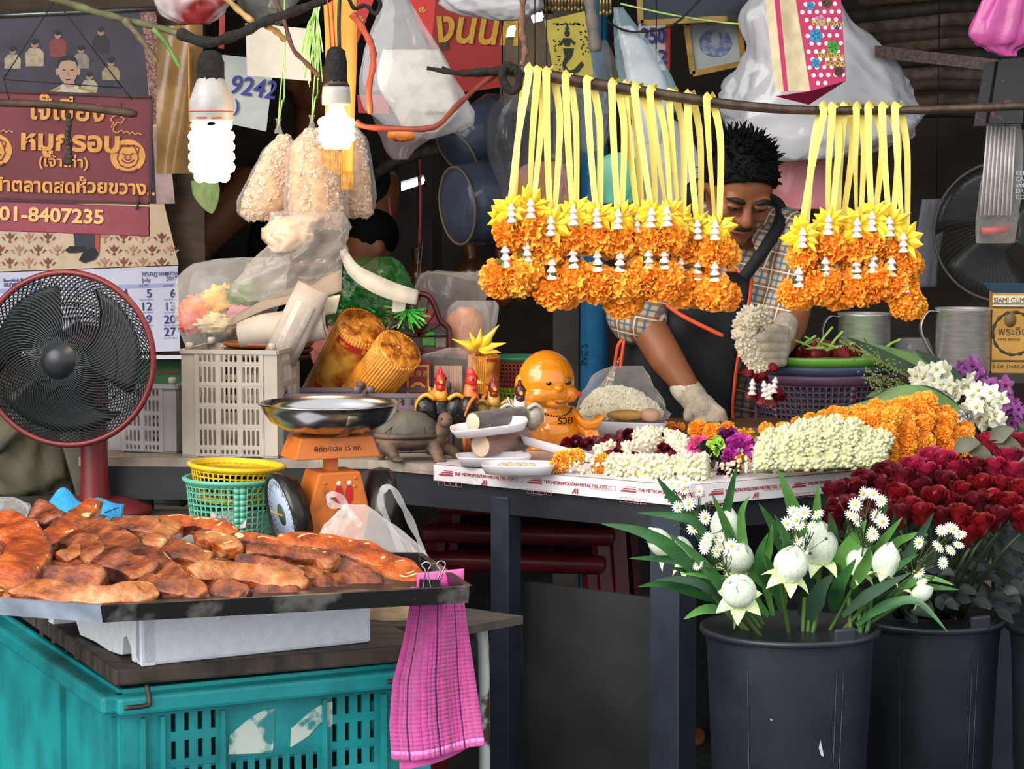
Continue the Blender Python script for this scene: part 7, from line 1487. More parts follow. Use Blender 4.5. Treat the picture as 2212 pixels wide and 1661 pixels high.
lotus('tall pointed lotus bud behind the asters', 1566, 1150, 34, (R(-4), R(4), .5), 4.05, (1680, 1400, 4.04), 1.3)
lotus('lotus bud half hidden behind the aster sprigs', 1592, 1212, 36, (R(30), R(-14), .9), 3.98, (1680, 1410, 4.02), .95)
lotus('small greenish lotus bud drooping over the bucket edge', 1985, 1284, 20, (R(20), R(60), .2), 3.95, (1790, 1400, 4.0), 1.2)
m_pl = mat('deep green blade', '#3a6e36', .38, col2='#26502a', scale=9, stretch=(1, 1, 4)); m_pl2 = mat('fresh green blade', '#5c9044', .4, var=.2, scale=10); m_pl3 = mat('blue-green blade', '#35503c', .45, var=.2, scale=10)
LV = [([(1545, 1285), (1460, 1195), (1385, 1150), (1297, 1131)], 34, 0), ([(1560, 1290), (1500, 1222), (1430, 1208), (1358, 1206)], 24, 0), ([(1560, 1305), (1490, 1278), (1430, 1262), (1376, 1268)], 24, 0), ([(1560, 1295), (1510, 1262), (1460, 1252), (1415, 1254)], 22, 2), ([(1570, 1318), (1520, 1318), (1476, 1338)], 24, 1), ([(1550, 1230), (1500, 1130), (1455, 1080), (1418, 1030)], 34, 0), ([(1570, 1220), (1565, 1130), (1578, 1060), (1592, 1003)], 24, 0), ([(1590, 1200), (1570, 1140), (1538, 1066)], 24, 1), ([(1550, 1190), (1500, 1130), (1450, 1115), (1376, 1108)], 24, 0),
      ([(1745, 1260), (1730, 1160), (1705, 1080), (1680, 1014)], 42, 1), ([(1740, 1250), (1690, 1180), (1665, 1130), (1638, 1086)], 30, 0), ([(1760, 1250), (1762, 1150), (1768, 1044)], 32, 1), ([(1670, 1330), (1650, 1240), (1662, 1180), (1668, 1130)], 24, 1), ([(1690, 1300), (1640, 1220), (1660, 1150)], 26, 0), ([(1700, 1260), (1700, 1180), (1672, 1110)], 30, 0),
      ([(1800, 1260), (1830, 1195), (1872, 1122)], 50, 1), ([(1790, 1200), (1798, 1150), (1790, 1106)], 28, 0), ([(1825, 1180), (1832, 1140), (1826, 1118)], 20, 1), ([(1860, 1260), (1900, 1180), (1950, 1116)], 24, 1), ([(1880, 1250), (1930, 1180), (1965, 1160), (1998, 1150)], 22, 1), ([(1840, 1270), (1870, 1220), (1878, 1180)], 30, 1), ([(1930, 1250), (1980, 1170), (2018, 1106)], 24, 2), ([(1925, 1180), (1928, 1130), (1932, 1098)], 18, 0), ([(1900, 1130), (1908, 1090), (1912, 1062)], 20, 1),
      ([(1880, 1330), (1930, 1280), (1990, 1268), (2072, 1274)], 28, 0), ([(1900, 1310), (1960, 1262), (2010, 1250), (2062, 1264)], 22, 1), ([(1850, 1350), (1910, 1310), (1980, 1300), (2048, 1366)], 24, 0), ([(1870, 1340), (1920, 1300), (1980, 1296), (2020, 1328)], 22, 2), ([(1750, 1340), (1770, 1280), (1800, 1240)], 40, 2), ([(1860, 1360), (1880, 1300), (1930, 1275)], 26, 2), ([(1840, 1340), (1850, 1290), (1830, 1250)], 40, 0), ([(1560, 1330), (1540, 1280), (1500, 1240), (1440, 1225)], 24, 0), ([(1640, 1330), (1600, 1300), (1585, 1360)], 22, 1), ([(1600, 1330), (1560, 1270), (1500, 1200), (1440, 1150)], 30, 0), ([(1640, 1300), (1610, 1220), (1570, 1140)], 32, 0), ([(1690, 1320), (1680, 1260), (1650, 1196)], 32, 1), ([(1800, 1320), (1810, 1270), (1850, 1206)], 36, 0), ([(1730, 1330), (1745, 1270), (1730, 1200)], 36, 2), ([(1660, 1330), (1620, 1290), (1560, 1252), (1470, 1238)], 28, 1), ([(1880, 1300), (1920, 1240), (1985, 1196)], 24, 0), ([(1820, 1330), (1870, 1290), (1920, 1262), (1970, 1236)], 28, 2), ([(1600, 1290), (1520, 1230), (1450, 1180), (1392, 1170)], 26, 0), ([(1700, 1300), (1620, 1230), (1600, 1120), (1620, 1070)], 26, 1)]
cnt = {}; LV.sort(key=lambda q: q[0][-1][0])
for i, (pts_, w, c) in enumerate(LV):
    Y = 3.9+(.08*((i*7) % 5)/4)+(.06 if pts_[-1][1] < 1100 else 0)
    if pts_[-1][0] < 1500 and pts_[-1][1] > 1100: Y -= .04
    mb = MB(); P0 = [P(x, y, Y+.06*(1-j/(len(pts_)-1))-.03*(j/(len(pts_)-1))) for j, (x, y) in enumerate(pts_)]; leaf(mb, P0, w*U(Y), nrm=(.15*sin(i), -1, .45), keel=.35); d = pts_[-1]
    lab = 'long pointed green leaf in the lotus bucket, tip %s' % ('reaching far out over the counter front' if d[0] < 1320 else 'drooping beside the counter leg' if d[0] < 1500 and d[1] > 1150 else 'rising against the counter edge' if d[1] < 1070 else 'bending over the rose bucket' if d[0] > 1990 else 'standing among the lotus buds')
    cnt[lab] = cnt.get(lab, -1)+1; lab = lab.replace('long pointed green leaf in the lotus bucket, tip', NUM[cnt[lab]]+' long leaf from the counter leg')
    tag(mb.build('blade_leaf', (m_pl, m_pl2, m_pl3)[c], base=True), lab, 'leaf', 'long leaves in the lotus bucket')
sb_ = thing('stem_bundle', 'bundles of cut green stems standing inside the lotus bucket', 'stems', P(1745, 1420, 4.0)); rnd = random.Random(9)
for i in range(16):
    x = rnd.choice((1730, 1745, 1760, 1840, 1855, 1865)); mb = MB(); mb.tube([P(x+rnd.uniform(-8, 8), 1440, 3.97), P(x+rnd.uniform(-20, 30), 1290, 3.96+rnd.uniform(0, .05))], .004, 6); mb.build('stem', m_lst, sb_, world=True)
m_aw = mat('white aster petal', '#f2f0e6', .5, var=.03); m_ay = mat('yellow aster centre', '#d8b83c', .6, var=.15); m_as = mat('thin aster stem', '#3a4a26', .6)
def daisy():
    mb = MB()
    for i in range(14):
        a = i*2*PI/14; d = V(cos(a), sin(a), 0); s = V(-sin(a), cos(a), 0)
        mb.add([d*.2-s*.06, d*.2+s*.06, d*.6+s*.13+V(0, 0, .1), d+s*.05+V(0, 0, .05), d-s*.05+V(0, 0, .05), d*.6-s*.13+V(0, 0, .1)], [(0, 1, 2, 3, 4, 5)])
    pet = mb.mesh('ray_petals', m_aw, False); mb = MB(); mb.ball((0, 0, .06), (.26, .26, .14), 10, 6); return pet, mb.mesh('flower_centre', m_ay)
DP, DC = daisy()
SPR = [('white aster spray against the counter corner', [(1466, 1048), (1478, 1058), (1487, 1088), (1510, 1060), (1463, 1096), (1522, 1118), (1498, 1140), (1450, 1045), (1480, 1040)], (1560, 1260)), ('white aster spray in front of the hidden lotus', [(1525, 1172), (1555, 1180), (1573, 1186), (1556, 1160), (1522, 1182), (1548, 1190), (1508, 1221), (1530, 1160), (1580, 1178)], (1600, 1290)), ('white aster spray in the centre above the round lotus', [(1713, 1105), (1736, 1107), (1766, 1112), (1700, 1131), (1720, 1124), (1727, 1136), (1755, 1138), (1724, 1168), (1735, 1190)], (1735, 1280)),
       ('white aster spray below the dark red roses', [(1864, 1066), (1886, 1068), (1904, 1082), (1848, 1090), (1838, 1114), (1850, 1122), (1893, 1114), (1906, 1126), (1886, 1152), (1880, 1160), (1878, 1066)], (1850, 1280)), ('white aster spray leaning towards the rose bucket', [(2034, 1146), (2060, 1143), (2074, 1156), (1985, 1172), (2026, 1181), (2053, 1189), (2070, 1177), (2037, 1216), (1985, 1238), (1992, 1258), (2050, 1140)], (1900, 1310))]
for i, (l, fl_, ft) in enumerate(SPR):
    Y = 3.88 if i in (1, 4) else 3.93; t = thing('aster_spray', l, 'flowers', P(ft[0], ft[1], Y+.06), group='aster sprays in the lotus bucket'); rnd = random.Random(300+i); k = U(Y)
    cx = sum(a for a, b in fl_)/len(fl_); cy = sum(b for a, b in fl_)/len(fl_); hub = P(lerp(cx, ft[0], .45), lerp(cy, ft[1], .45), Y+.01); mb = MB(); mb.tube([P(ft[0], ft[1], Y+.06), hub], .0016, 5)
    for (x, y) in fl_:
        c = P(x, y, Y+rnd.uniform(-.01, .01)); rot = (R(62)+rnd.uniform(-.5, .5), rnd.uniform(-.3, .3), rnd.uniform(-.8, .8));
        pf_ = inst('aster_flower', DP, t, c-t.location, rot, 16*k*rnd.uniform(.85, 1.1)); inst('flower_centre', DC, pf_)
        mb.tube(smooth_path([hub, hub.lerp(c, .6)+V(rnd.uniform(-.01, .01), .004, -.004), c], 3), .0008, 4)
    for j in range(26):
        c = hub.lerp(P(*rnd.choice(fl_), Y), rnd.uniform(.2, 1.05))+V(rnd.gauss(0, .016), .008, rnd.gauss(0, .016)); mb.tube([hub.lerp(c, .3), c], .0006, 3); mb.ball(c, .003, 5, 4)
    q = mb.build('stems_and_buds', m_as, t, world=True); q['kind'] = 'stuff'
m_rl = mat('dark rose leaf', '#121f14', .45, var=.3, scale=20); m_rst = mat('dark rose stem', '#2e3e22', .5); m_sep = mat('rose sepal', '#33502a', .5)
RS0 = [(1805, 1060, 2), (1815, 1098, 2), (1800, 1120, 3), (1842, 1055, 3), (1835, 1092, 2), (1868, 1040, 2), (1890, 1080, 3), (1905, 1048, 2), (1918, 1022, 2), (1940, 1068, 0), (1950, 1030, 2), (1965, 1095, 0), (1985, 1052, 2), (2000, 1020, 4), (2012, 990, 4), (2020, 1075, 0), (1945, 1110, 2), (1990, 1110, 0), (2040, 1040, 2), (2038, 998, 4), (2052, 1090, 3), (2030, 1118, 2), (2062, 1012, 4), (2078, 1062, 0), (2090, 1028, 2), (2075, 1110, 0), (2105, 1008, 3), (2108, 1085, 2), (2120, 1048, 0), (2140, 955, 4), (2150, 1010, 4), (2140, 1080, 0), (2120, 1130, 0), (2165, 1050, 0), (2178, 985, 4), (2180, 1088, 0), (2195, 1020, 4), (2205, 1060, 0), (2205, 1118, 0), (2200, 955, 5), (2155, 1115, 2), (1920, 1100, 3), (1975, 1010, 4), (2095, 1150, 0), (1860, 1120, 3)]
row_of = lambda x, y, m: 0 if m >= 4 else (1 if x < 1930 else (3 if y > 1080 else 2))
RS = sorted(RS0, key=lambda q: (row_of(*q), q[0]))
def sepal_mesh():
    mb = MB(); mb.lathe([(.01, -1.15), (.14, -1.05), (.26, -.85), (.3, -.7), (.01, -.65)], 10)
    for i in range(5):
        a = i*2*PI/5; d = V(cos(a), sin(a), 0); leaf(mb, [d*.2+V(0, 0, -.8), d*.5+V(0, 0, -.5), d*.62+V(0, 0, -.1)], .26, nrm=tuple(d), n=2)
    return mb.mesh('sepals', m_sep)
SEP = sepal_mesh()
for i, (x, y, m) in enumerate(RS):
    rnd = random.Random(500+i); q = (1130-y)/170; Y = 4.06+.32*max(0, min(1, q))+rnd.uniform(-.02, .02); k = U(Y); r = 35
    where = 'pinkish top row' if m >= 4 else ('edge above the asters' if x < 1930 else ('front row over the dark leaves' if y > 1080 else 'middle of the bunch'))
    rw = row_of(x, y, m); nth = [q for q in RS if row_of(*q) == rw].index((x, y, m))
    t = thing('red_rose', ('crimson-pink rose in the upper row of the rose bucket, %s from the counter', 'dark red rose at the bunch edge above the asters, %s from the counter edge', 'dark red rose in the middle of the rose bunch, %s from the asters', 'red rose in the lower row over the dark leaves, %s from the asters')[rw] % NUM[nth], 'rose', P(x, y, Y), group='red roses: '+where, rot=(rnd.uniform(.0, .5), rnd.uniform(-.35, .35), rnd.uniform(0, 6)))
    t.rotation_euler = Euler((rnd.uniform(0, .45), rnd.uniform(-.3, .3), 0)); t.rotation_mode = 'XYZ'
    inst('bloom', ROSE[m], t, (0, 0, 0), (0, 0, rnd.uniform(0, 6)), (r*k, r*k, r*k*1.15)); inst('sepals', SEP, t, sc=r*k*1.02)
    Mi = Matrix.LocRotScale(t.location, t.rotation_euler, V(1, 1, 1)).inverted(); f = P(2010+(x-2010)*.35, 1335, 4.28); mb = MB(); mb.tube([Mi @ v for v in smooth_path([P(x, y, Y)-V(0, 0, r*k), P(lerp(x, 2010, .3), lerp(y, 1335, .45), Y+.02), f], 4)], .003, 6); mb.build('stem', m_rst, t)
rl = thing('rose_foliage', 'dark rose leaves crowding the mouth of the rose bucket', 'leaves', P(2060, 1320, 4.3)); rnd = random.Random(77)
for i in range(150):
    x, y = rnd.uniform(1930, 2225), rnd.uniform(1130, 1320); Y = rnd.uniform(4.12, 4.4); a = rnd.uniform(-.6, 1.2)*rnd.choice((1, -1)); L_ = rnd.uniform(34, 62); c = P(x, y, Y); d = V(cos(a), rnd.uniform(-.5, .1), -sin(abs(a))*.8)*L_*U(Y)*rnd.choice((1, 1, -1)); mb = MB(); leaf(mb, [c, c+d*.5+V(0, 0, .004), c+d], 26*U(Y), nrm=(rnd.uniform(-.4, .4), -1, rnd.uniform(.1, .9)), n=3, basew=.1); mb.build('leaf', m_rl, rl, world=True)
for i, (x, y, a) in enumerate(((2090, 965, .3), (2120, 985, -.4), (2165, 940, .5), (2180, 965, -.2), (2195, 985, .4))):
    c = P(x, y, 4.34); mb = MB(); d = V(cos(a), -.2, sin(a))*58*U(4.34); leaf(mb, [c-d*.5, c+V(0, 0, .004), c+d*.5], 40*U(4.34), nrm=(.2, -1, .5), n=3, basew=.15); mb.build('leaf', mat('dull olive rose leaf', '#4a4a34', .5, var=.2), rl, world=True)
def bagpx(name, label, rows, Y, m, wr=.06, seed=0, fold=.04, nf=9, part='bag_film', extra=None, n=34, dep=.35, ws=4):
    """bag from pixel rows (py, x_left, x_right)"""
    y0 = rows[-1][0]; x0 = (rows[-1][1]+rows[-1][2])/2; t, k = T(name, label, 'bag', x0, y0, Y)
    rr = [((a+b)/2-x0, 0, y0-y, max(2, (b-a)/2), max(2, min((b-a)/2, 130)*dep)) for y, a, b in rows]
    mb = MB(k); mb.sack(rr, n, wr, ws, seed, fold, nf); mb.build(part, m, t)
    if extra:
        for nm, f, me in extra: mb = MB(k); mb.sack([(x, y, z, rx*f, ry*f) for x, y, z, rx, ry in rr[1:]], 24, .06, 3, seed+3); mb.build(nm, me, t)
    if y0 > 700: return t, k
    hk = MB(k); hk.tube([(rr[0][0], 0, rr[0][2]-4), (rr[0][0], 0, max(rr[0][2]+20, y0+30))], 1.5, 5); hk.build('hanging_string', m_cord, t)
    return t, k
def hang(t, px, py, Y):
    a = P(px, py, Y); mb = MB(); mb.tube([a, V(a.x, a.y, 2.62)], .0011, 5); mb.build('hanging_string', m_cord, t, world=True)
def card(name, label, cat, pts, Y, m, th=.002): 
    t = thing(name, label, cat, P(sum(p[0] for p in pts)/len(pts), max(p[1] for p in pts), Y)); wp('sheet', flat(MB(), pts, Y, th), m, t); hang(t, *min(pts, key=lambda q: q[1]), Y); return t
m_rsg = mat('red sign paint', '#b5261f', .4, var=.06, scale=5); m_ysg = mat('yellow sign paint', '#e8b030', .45)
rs = card('red_sign', 'red hanging sign with yellow Thai letters behind the clear bag', 'sign', [(925, -12), (1083, -12), (1083, 188), (960, 205), (925, 150)], 6.6, m_rsg, .01)
text('sign_lettering', 'งนนท', 92*U(6.6), m_ysg, rs, P(936, 88, 6.59)-rs.location, (PI/2, .05, 0), bold=.003, depth=.0005, sx=.85, shear=.15)
wp('patch', flat(MB(), [(951, 86), (967, 86), (967, 107), (951, 107)], 6.59), mat('grey patch', '#4a3c38'), rs)
m_rp = mat('red package', '#c22a26', .35, var=.06)
for i, (l, pts_) in enumerate((('red printed packet above the clear bag beside the red sign', [(880, -12), (942, -12), (932, 96), (905, 60)]), ('narrow red packet with gold print behind the bent cane', [(764, -12), (812, -12), (792, 40), (766, 112)]), ('red packet edge hanging under the clear printed bag', [(772, 205), (840, 205), (840, 246), (774, 244)]))):
    q = card('red_packet', l, 'packet', pts_, 5.75, m_rp); q['group'] = 'red packets'
    if i < 2:
        mb = MB(); c = (912, 20) if i == 0 else (778, 40)
        ribbon(mb, [P(c[0]+(8-j*.5)*cos(j*.9), c[1]+(8-j*.5)*sin(j*.9), 5.745) for j in range(16)], .0016); mb.build('gold_swirl', m_gp, q, world=True)
struct(flat(MB(), [(1080, 30), (1200, 30), (1200, 240), (1080, 240)], 7.9, .02).build('wall_lit_panel', mat('beige far wall', '#a88868', .7, var=.1), smooth=False))
def tube_lamp(label, a, b, Y, w, s):
    t = thing('fluorescent_lamp', label, 'lamp', P(*a, Y), group='fluorescent lamps in the hall'); mb = MB(); mb.tube([P(*a, Y), P(*b, Y)], w*U(Y), 8); mb.build('lamp_tube', glow('cool lamp glow', '#dff2ff', s), t, world=True)
    mb = MB(); mb.bar(P(a[0]-3, a[1]-6, Y+.01), P(b[0]+3, b[1]-6, Y+.01), .03, .02); mb.build('lamp_housing', m_foam, t, smooth=False, world=True); hang(t, a[0], a[1]-6, Y+.012)
tube_lamp('slanting fluorescent lamp in the dark behind the red strings', (858, 408), (914, 390), 8.2, 7, 14); tube_lamp('bright lamp block beside the red sign', (1090, 70), (1118, 68), 7.7, 10, 14); tube_lamp('small bright lamp under the white bag', (1150, 42), (1170, 36), 7.7, 8, 14)
m_wb = mat('milky white plastic', '#d8d6d8', .3, col2='#b4b0b4', scale=7, var=.1, bump=.5, bscale=14, sss=.1)
bagpx('white_bag', 'white plastic bag hanging at the top beside the pipe cord', [(-30, 1000, 1100), (0, 962, 1160), (25, 985, 1158), (44, 1060, 1120)], 5.7, m_wb, .1, 3)
m_pb = film('printed clear film', '#dcd8d8', .5, .1, .3, 9, .35)
t, k = bagpx('printed_bag', 'large clear printed bag hanging beside the smaller lamp', [(-20, 832, 870), (40, 815, 905), (110, 790, 945), (180, 778, 985), (235, 790, 1015), (270, 830, 1020), (300, 862, 935)], 5.4, m_pb, .05, 5, .05, 7, ws=3)
mb = MB(k); mb.sack([(-10, 0, 190, 60, 10), (0, 0, 120, 84, 20), (20, 0, 60, 70, 16), (10, 0, 12, 34, 8)], 20, .05, 3, 2); mb.build('printed_paper', mat('faint printed paper', '#cfc9c0', .7, col2='#b8b4a4', scale=26, lo=.4, hi=.55), t)
text('paper_print', 'เชียงพร้า', 14*k, mat('grey print', '#8a8478'), t, (24*k, -42*k, 50*k)); mb = MB(k); mb.ball((-30, -10, 8), (32, 14, 14), 14, 8, fn=lambda d: 1+.3*nz(d*3, 1)); mb.build('orange_scraps', mat('orange scraps', '#d87a2c', .5, var=.3), t)
bagpx('hanging_bag', 'greyish pink clear bag hanging below the printed bag', [(240, 800, 940), (280, 820, 950), (320, 830, 900), (345, 850, 880)], 5.8, film('mauve film', '#a89098', .5, .12, .4, 12, .3), .08, 8)
twig('dirty curved awning edge under the hanging bags', [(793, 392, 6.9), (840, 358, 6.9), (900, 336, 6.9), (965, 318, 6.9)], .016, mat('grimy awning edge', '#3a332c', .9, var=.5, scale=40, bump=.5), 'awning_edge', 'awning', group='awning')
for i, pts_ in enumerate(([(832, 352, 7), (824, 430, 7), (812, 492, 7)], [(832, 352, 7), (842, 450, 7), (850, 545, 7)], [(907, 345, 7), (908, 440, 7), (906, 535, 7)])): twig(('pink string slanting down to the hidden person', 'pink string slanting down to the dark duck', 'straight pink string holding the middle duck')[i], pts_, .005, mat('pink plastic string', '#b8565a', .5, var=.2), 'pink_string', 'string', group='pink strings holding the ducks')
m_dk2 = mat('roast duck skin', '#7a4a26', .35, col2='#4a2c18', scale=12, coat=.3)
for i, (x, y, s) in enumerate(((832, 560, .8), (904, 575, .9), (1020, 585, 1.2), (1085, 590, 1.0))):
    t, k = T('roast_duck', ('dark roast duck hanging behind the tinsel bag', 'roast duck hanging on the straight pink string', 'large roast duck hanging under the navy drum', 'roast duck hanging behind the garlands')[i], 'duck', x, y+60, 7.1, group='roast ducks hanging in the dark'); mb = MB(k*s)
    mb.ball((0, 0, 30), (34, 30, 48), 16, 12); mb.cap2((0, 0, 70), (-6, 0, 105), 15, 11, 10); mb.cap2((-6, 0, 105), (8, -4, 112), 11, 9, 10); mb.cap2((-28, 0, 30), (-38, 0, 0), 11, 7, 8); mb.cap2((28, 0, 30), (38, 0, 0), 11, 7, 8); mb.build('duck', m_dk2, t, remesh=.005, sm=3); mb = MB(k*s); mb.tube([(0, 0, 108), (0, 0, 1180/s)], 1.6, 5); mb.build('hook_wire', m_wire, t)
for nm, l, xa, xb, Y, c in (('wooden_post', 'dark brown post in the middle of the dark hall', 934, 954, 7.5, '#2e221c'), ('steel_column', 'dark steel column beside the blue pipe', 1195, 1250, 6.42, '#38332f')):
    x0, x1 = P(xa, 500, Y).x, P(xb, 500, Y).x; mb = MB(); mb.box(((x0+x1)/2, Y, 1.28), (x1-x0, .05, 2.56)); tag(mb.build(nm, mat(nm, c, .6, var=.3, scale=8), base=True, smooth=False), l, 'post')
mb = MB(); x0 = P(1284, 500, 6.4); mb.lathe([(.001, 0), (.037, 0), (.037, 2.5), (.001, 2.5)], 24, c=(x0.x, 6.4, 0)); pv = thing('plastic_pipe', 'blue plastic drain pipe beside the dark column', 'pipe', (x0.x, 6.4, 0)); mb.build('pipe', mat('blue pipe plastic', '#2c6f9c', .35, var=.1), pv, world=True); text('pipe_print', 'PVC 5', .022, m_blk2, pv, (-.02, -.038, .80), (PI/2, -PI/2, 0))
m_navy = mat('navy padded cloth', '#1e3048', .6, var=.3, scale=20)
def drum(label, c0, c1, r, Y, seed):
    a, b = P(*c0, Y), P(*c1, Y+.08); d = b-a; k = U(Y); t = thing('navy_bundle', label, 'bundle', a, group='navy bundles hanging in dark plastic', rot=d.to_track_quat('Z', 'Y').to_euler()); Ln = d.length/k
    mb = MB(k); mb.lathe([(.1, 0), (r*.8, 0), (r, 12), (r*1.04, Ln*.5), (r*.95, Ln-12), (r*.7, Ln), (.1, Ln)], 30); mb.build('bundle', m_navy, t)
    mb = MB(k); mb.lathe([(r*.5, -4), (r*1.03, 2), (r*1.1, Ln*.5), (r*1.0, Ln), (r*.5, Ln+30), (6, Ln+60)], 30, fn=lambda a, i: 1+.04*sin(a*11+i*2)); mb.build('dark_film', film('smoky film', '#5c5a60', .3, .1, .35, 14, .4), t)
    mb = MB(k); mb.tube([(r*1.02*cos(q), r*1.02*sin(q), 3) for q in [i*2*PI/30 for i in range(30)]], 3, 6, closed=True); mb.build('edge_cord', mat('beige cord', '#5e5042', .7), t); hang(t, *c1, Y+.08)
drum('large navy bundle in smoky plastic hanging left of the ribbons', (985, 445), (1120, 430), 82, 5.7, 1); drum('upper navy bundle in smoky plastic tilted towards the pipe', (985, 330), (1085, 250), 58, 5.9, 2)
bagpx('smoky_bag', 'smoky grey plastic bag hanging behind the first yellow ribbons', [(180, 1120, 1190), (240, 1060, 1230), (330, 1060, 1250), (430, 1090, 1240), (520, 1120, 1220)], 5.5, film('smoky film', '#5c5a60', .3), .08, 6, .08, 8)
bagpx('pink_basket_bag', 'dull pink and orange bundle behind the yellow ribbons', [(350, 1150, 1210), (370, 1120, 1235), (430, 1115, 1240), (475, 1130, 1225)], 5.65, mat('pink and orange bundle', '#a86a78', .5, col2='#b5762c', scale=6, lo=.45, hi=.55), .05, 2, part='bundle')
bagpx('green_bag', 'pale green plastic bag behind the middle ribbons', [(330, 1320, 1350), (350, 1295, 1375), (400, 1290, 1385), (440, 1300, 1370)], 5.62, mat('pale green plastic', '#4fae7c', .35, var=.2, scale=8), .08, 4, part='bag_skin')
bagpx('white_sack', 'large pale grey plastic sack behind the ribbons next to the vendor', [(250, 1390, 1440), (300, 1350, 1490), (400, 1330, 1510), (500, 1350, 1500), (560, 1380, 1480)], 5.75, m_wb, .08, 7, .05, 7, 'bag_skin')
bagpx('blue_bag', 'bluish clear bag hanging beside the price board', [(20, 1325, 1345), (60, 1325, 1375), (130, 1330, 1430), (200, 1345, 1460), (260, 1370, 1450), (310, 1395, 1430)], 5.6, film('bluish film', '#a8c8d4', .45, .1, .35, 12, .4), .07, 9, .06, 8, extra=[('white_contents', .7, m_wb)])
bagpx('grey_bag', 'greyish clear bag hanging below the yellow talisman cloth', [(90, 1290, 1310), (130, 1225, 1325), (200, 1200, 1330), (270, 1230, 1320), (330, 1260, 1300)], 5.85, film('greyish film', '#9a9890', .5, .12, .35, 12, .4), .08, 11, .07, 8)
yc = card('talisman_cloth', 'yellow cloth printed with a dark winged dancing figure', 'cloth', [(1176, 45), (1263, 24), (1282, 162), (1198, 172)], 5.65, mat('faded yellow cloth', '#a3963e', .8, var=.12, scale=20), .001)
m_cp = mat('cloth print', '#22241c', .8)
mb = MB()
for pl in (ell(1225, 72, 6, 8, 12), [(1219, 64), (1225, 52), (1231, 64)], [(1216, 82), (1234, 82), (1231, 100), (1220, 100)], [(1216, 84), (1206, 96), (1212, 99), (1219, 90)], [(1234, 84), (1244, 92), (1240, 98), (1232, 90)], [(1216, 104), (1240, 104), (1236, 122), (1222, 140), (1228, 152), (1240, 150), (1256, 132), (1262, 140), (1250, 156), (1232, 162), (1218, 156), (1214, 138), (1220, 122)]): flat(mb, pl, 5.65, .0003, .0012)
mb.build('printed_figure', m_cp, yc, world=True, smooth=False)
mb = MB(); rnd = random.Random(3)
for i in range(70):
    x, y = rnd.choice(((rnd.uniform(1190, 1206), rnd.uniform(62, 150)), (rnd.uniform(1250, 1266), rnd.uniform(52, 118)), (rnd.uniform(1196, 1255), rnd.uniform(50, 54)))); x += (y-60)*.12; flat(mb, [(x-2, y-1), (x+2, y-1.5), (x+2, y+1), (x-1, y+2)], 5.65, .0003, .0012)
q = mb.build('printed_script', m_cp, yc, world=True, smooth=False); q['kind'] = 'stuff'
twig('grey hanging tube beside the talisman cloth', [(1272, -12, 5.5), (1280, 50, 5.5), (1286, 112, 5.5)], .015, mat('grey hanging tube', '#6a625c', .6, var=.2), 'hanging_tube', 'tube', group='hanging tubes')
for i, (xa, xb, yb) in enumerate(((1162, 1268, 26), (1294, 1322, 34))):
    t, k = T('brass_fringe', ('wide tarnished brass fringe at the top above the talisman cloth', 'short tarnished brass fringe at the top beside the grey tube')[i], 'fringe', (xa+xb)/2, -12, 5.75); mb = MB(k); w = xb-xa
    for j in range(int(w/7)): x = -w/2+3.5+j*7; mb.tube([(x, 0, 0), (x, 0, -yb)], 3, 6); mb.ball((x, -3, -yb-6+3*(j % 2)), (4, 4, 7), 7, 5)
    q = mb.build('fringe', mat('tarnished brass', '#8a7446', .35, metal=.6, var=.4, scale=40), t); q['kind'] = 'stuff'
pbd = card('price_board', 'white price board with a red edge and blue handwriting', 'sign', [(1380, 16), (1448, 10), (1446, 150), (1378, 158)], 6.3, mat('white price board', '#d4ccc8', .5, var=.04), .006)
wp('red_edge', flat(MB(), [(1439, 10), (1449, 10), (1447, 152), (1437, 152)], 6.3, .002, .003), m_rp, pbd)
text('price_print', '250', 44*U(6.3), m_bink, pbd, P(1384, 92, 6.292)-pbd.location, depth=.0004, bold=.0015, sx=.8); text('price_print', '1.2', 40*U(6.3), m_bink, pbd, P(1392, 136, 6.292)-pbd.location, depth=.0004, bold=.0012)
def frame(label, cs, Y, mo, mi, w=.011):
    t = thing('picture_frame', label, 'frame', P(*cs[3], Y), group='framed pictures on the wall'); wp('picture', flat(MB(), cs, Y, .004), mi, t); hang(t, *cs[0], Y)
    for a, b in zip(cs, cs[1:]+cs[:1]): mb = MB(); mb.bar(P(*a, Y-.004), P(*b, Y-.004), w, .014); mb.build('frame_bar', mo, t, smooth=False, world=True)
    return t
m_gf = mat('gilt frame', '#a8803a', .35, metal=.4, var=.2, scale=30); m_pf = mat('faded picture', '#a8b0ac', .4, var=.05)
f1 = frame('tilted gilt picture frame with a faded blue portrait', [(1482, 50), (1594, 34), (1606, 136), (1496, 160)], 6.2, m_gf, m_pf); wp('portrait_print', flat(MB(), [(x, y+1) for x, y in ell(1545, 92, 36, 30)], 6.2, .0005, .002), mat('blue print', '#5a6a98', .5, col2='#98a0b4', scale=60, lo=.4, hi=.6), f1); wp('face_print', flat(MB(), ell(1545, 84, 10, 13), 6.2, .0005, .003), mat('pale print', '#a8aab0'), f1)
frame('dark wide picture frame with gold inner edge at the top', [(1378, -60), (1650, -60), (1640, 36), (1384, 50)], 6.1, mat('black gold frame', '#2e2418', .4, col2='#a8843a', scale=6, lo=.55, hi=.6), mat('dark blue picture', '#1c2230', .2), .016)
twig('lime green string stretched from the dark frame to the white bag', [(1340, 8, 5.6), (1440, 30, 5.6), (1540, 46, 5.6), (1600, 52, 5.6)], .0022, m_grn, 'green_string', 'string', group='strings'); twig('sagging black cable below the dark frame', [(1310, 45, 5.58), (1350, 66, 5.58), (1400, 68, 5.58), (1460, 50, 5.58), (1520, -10, 5.58)], .0028, m_cord, 'black_cable', 'cable', group='strings')
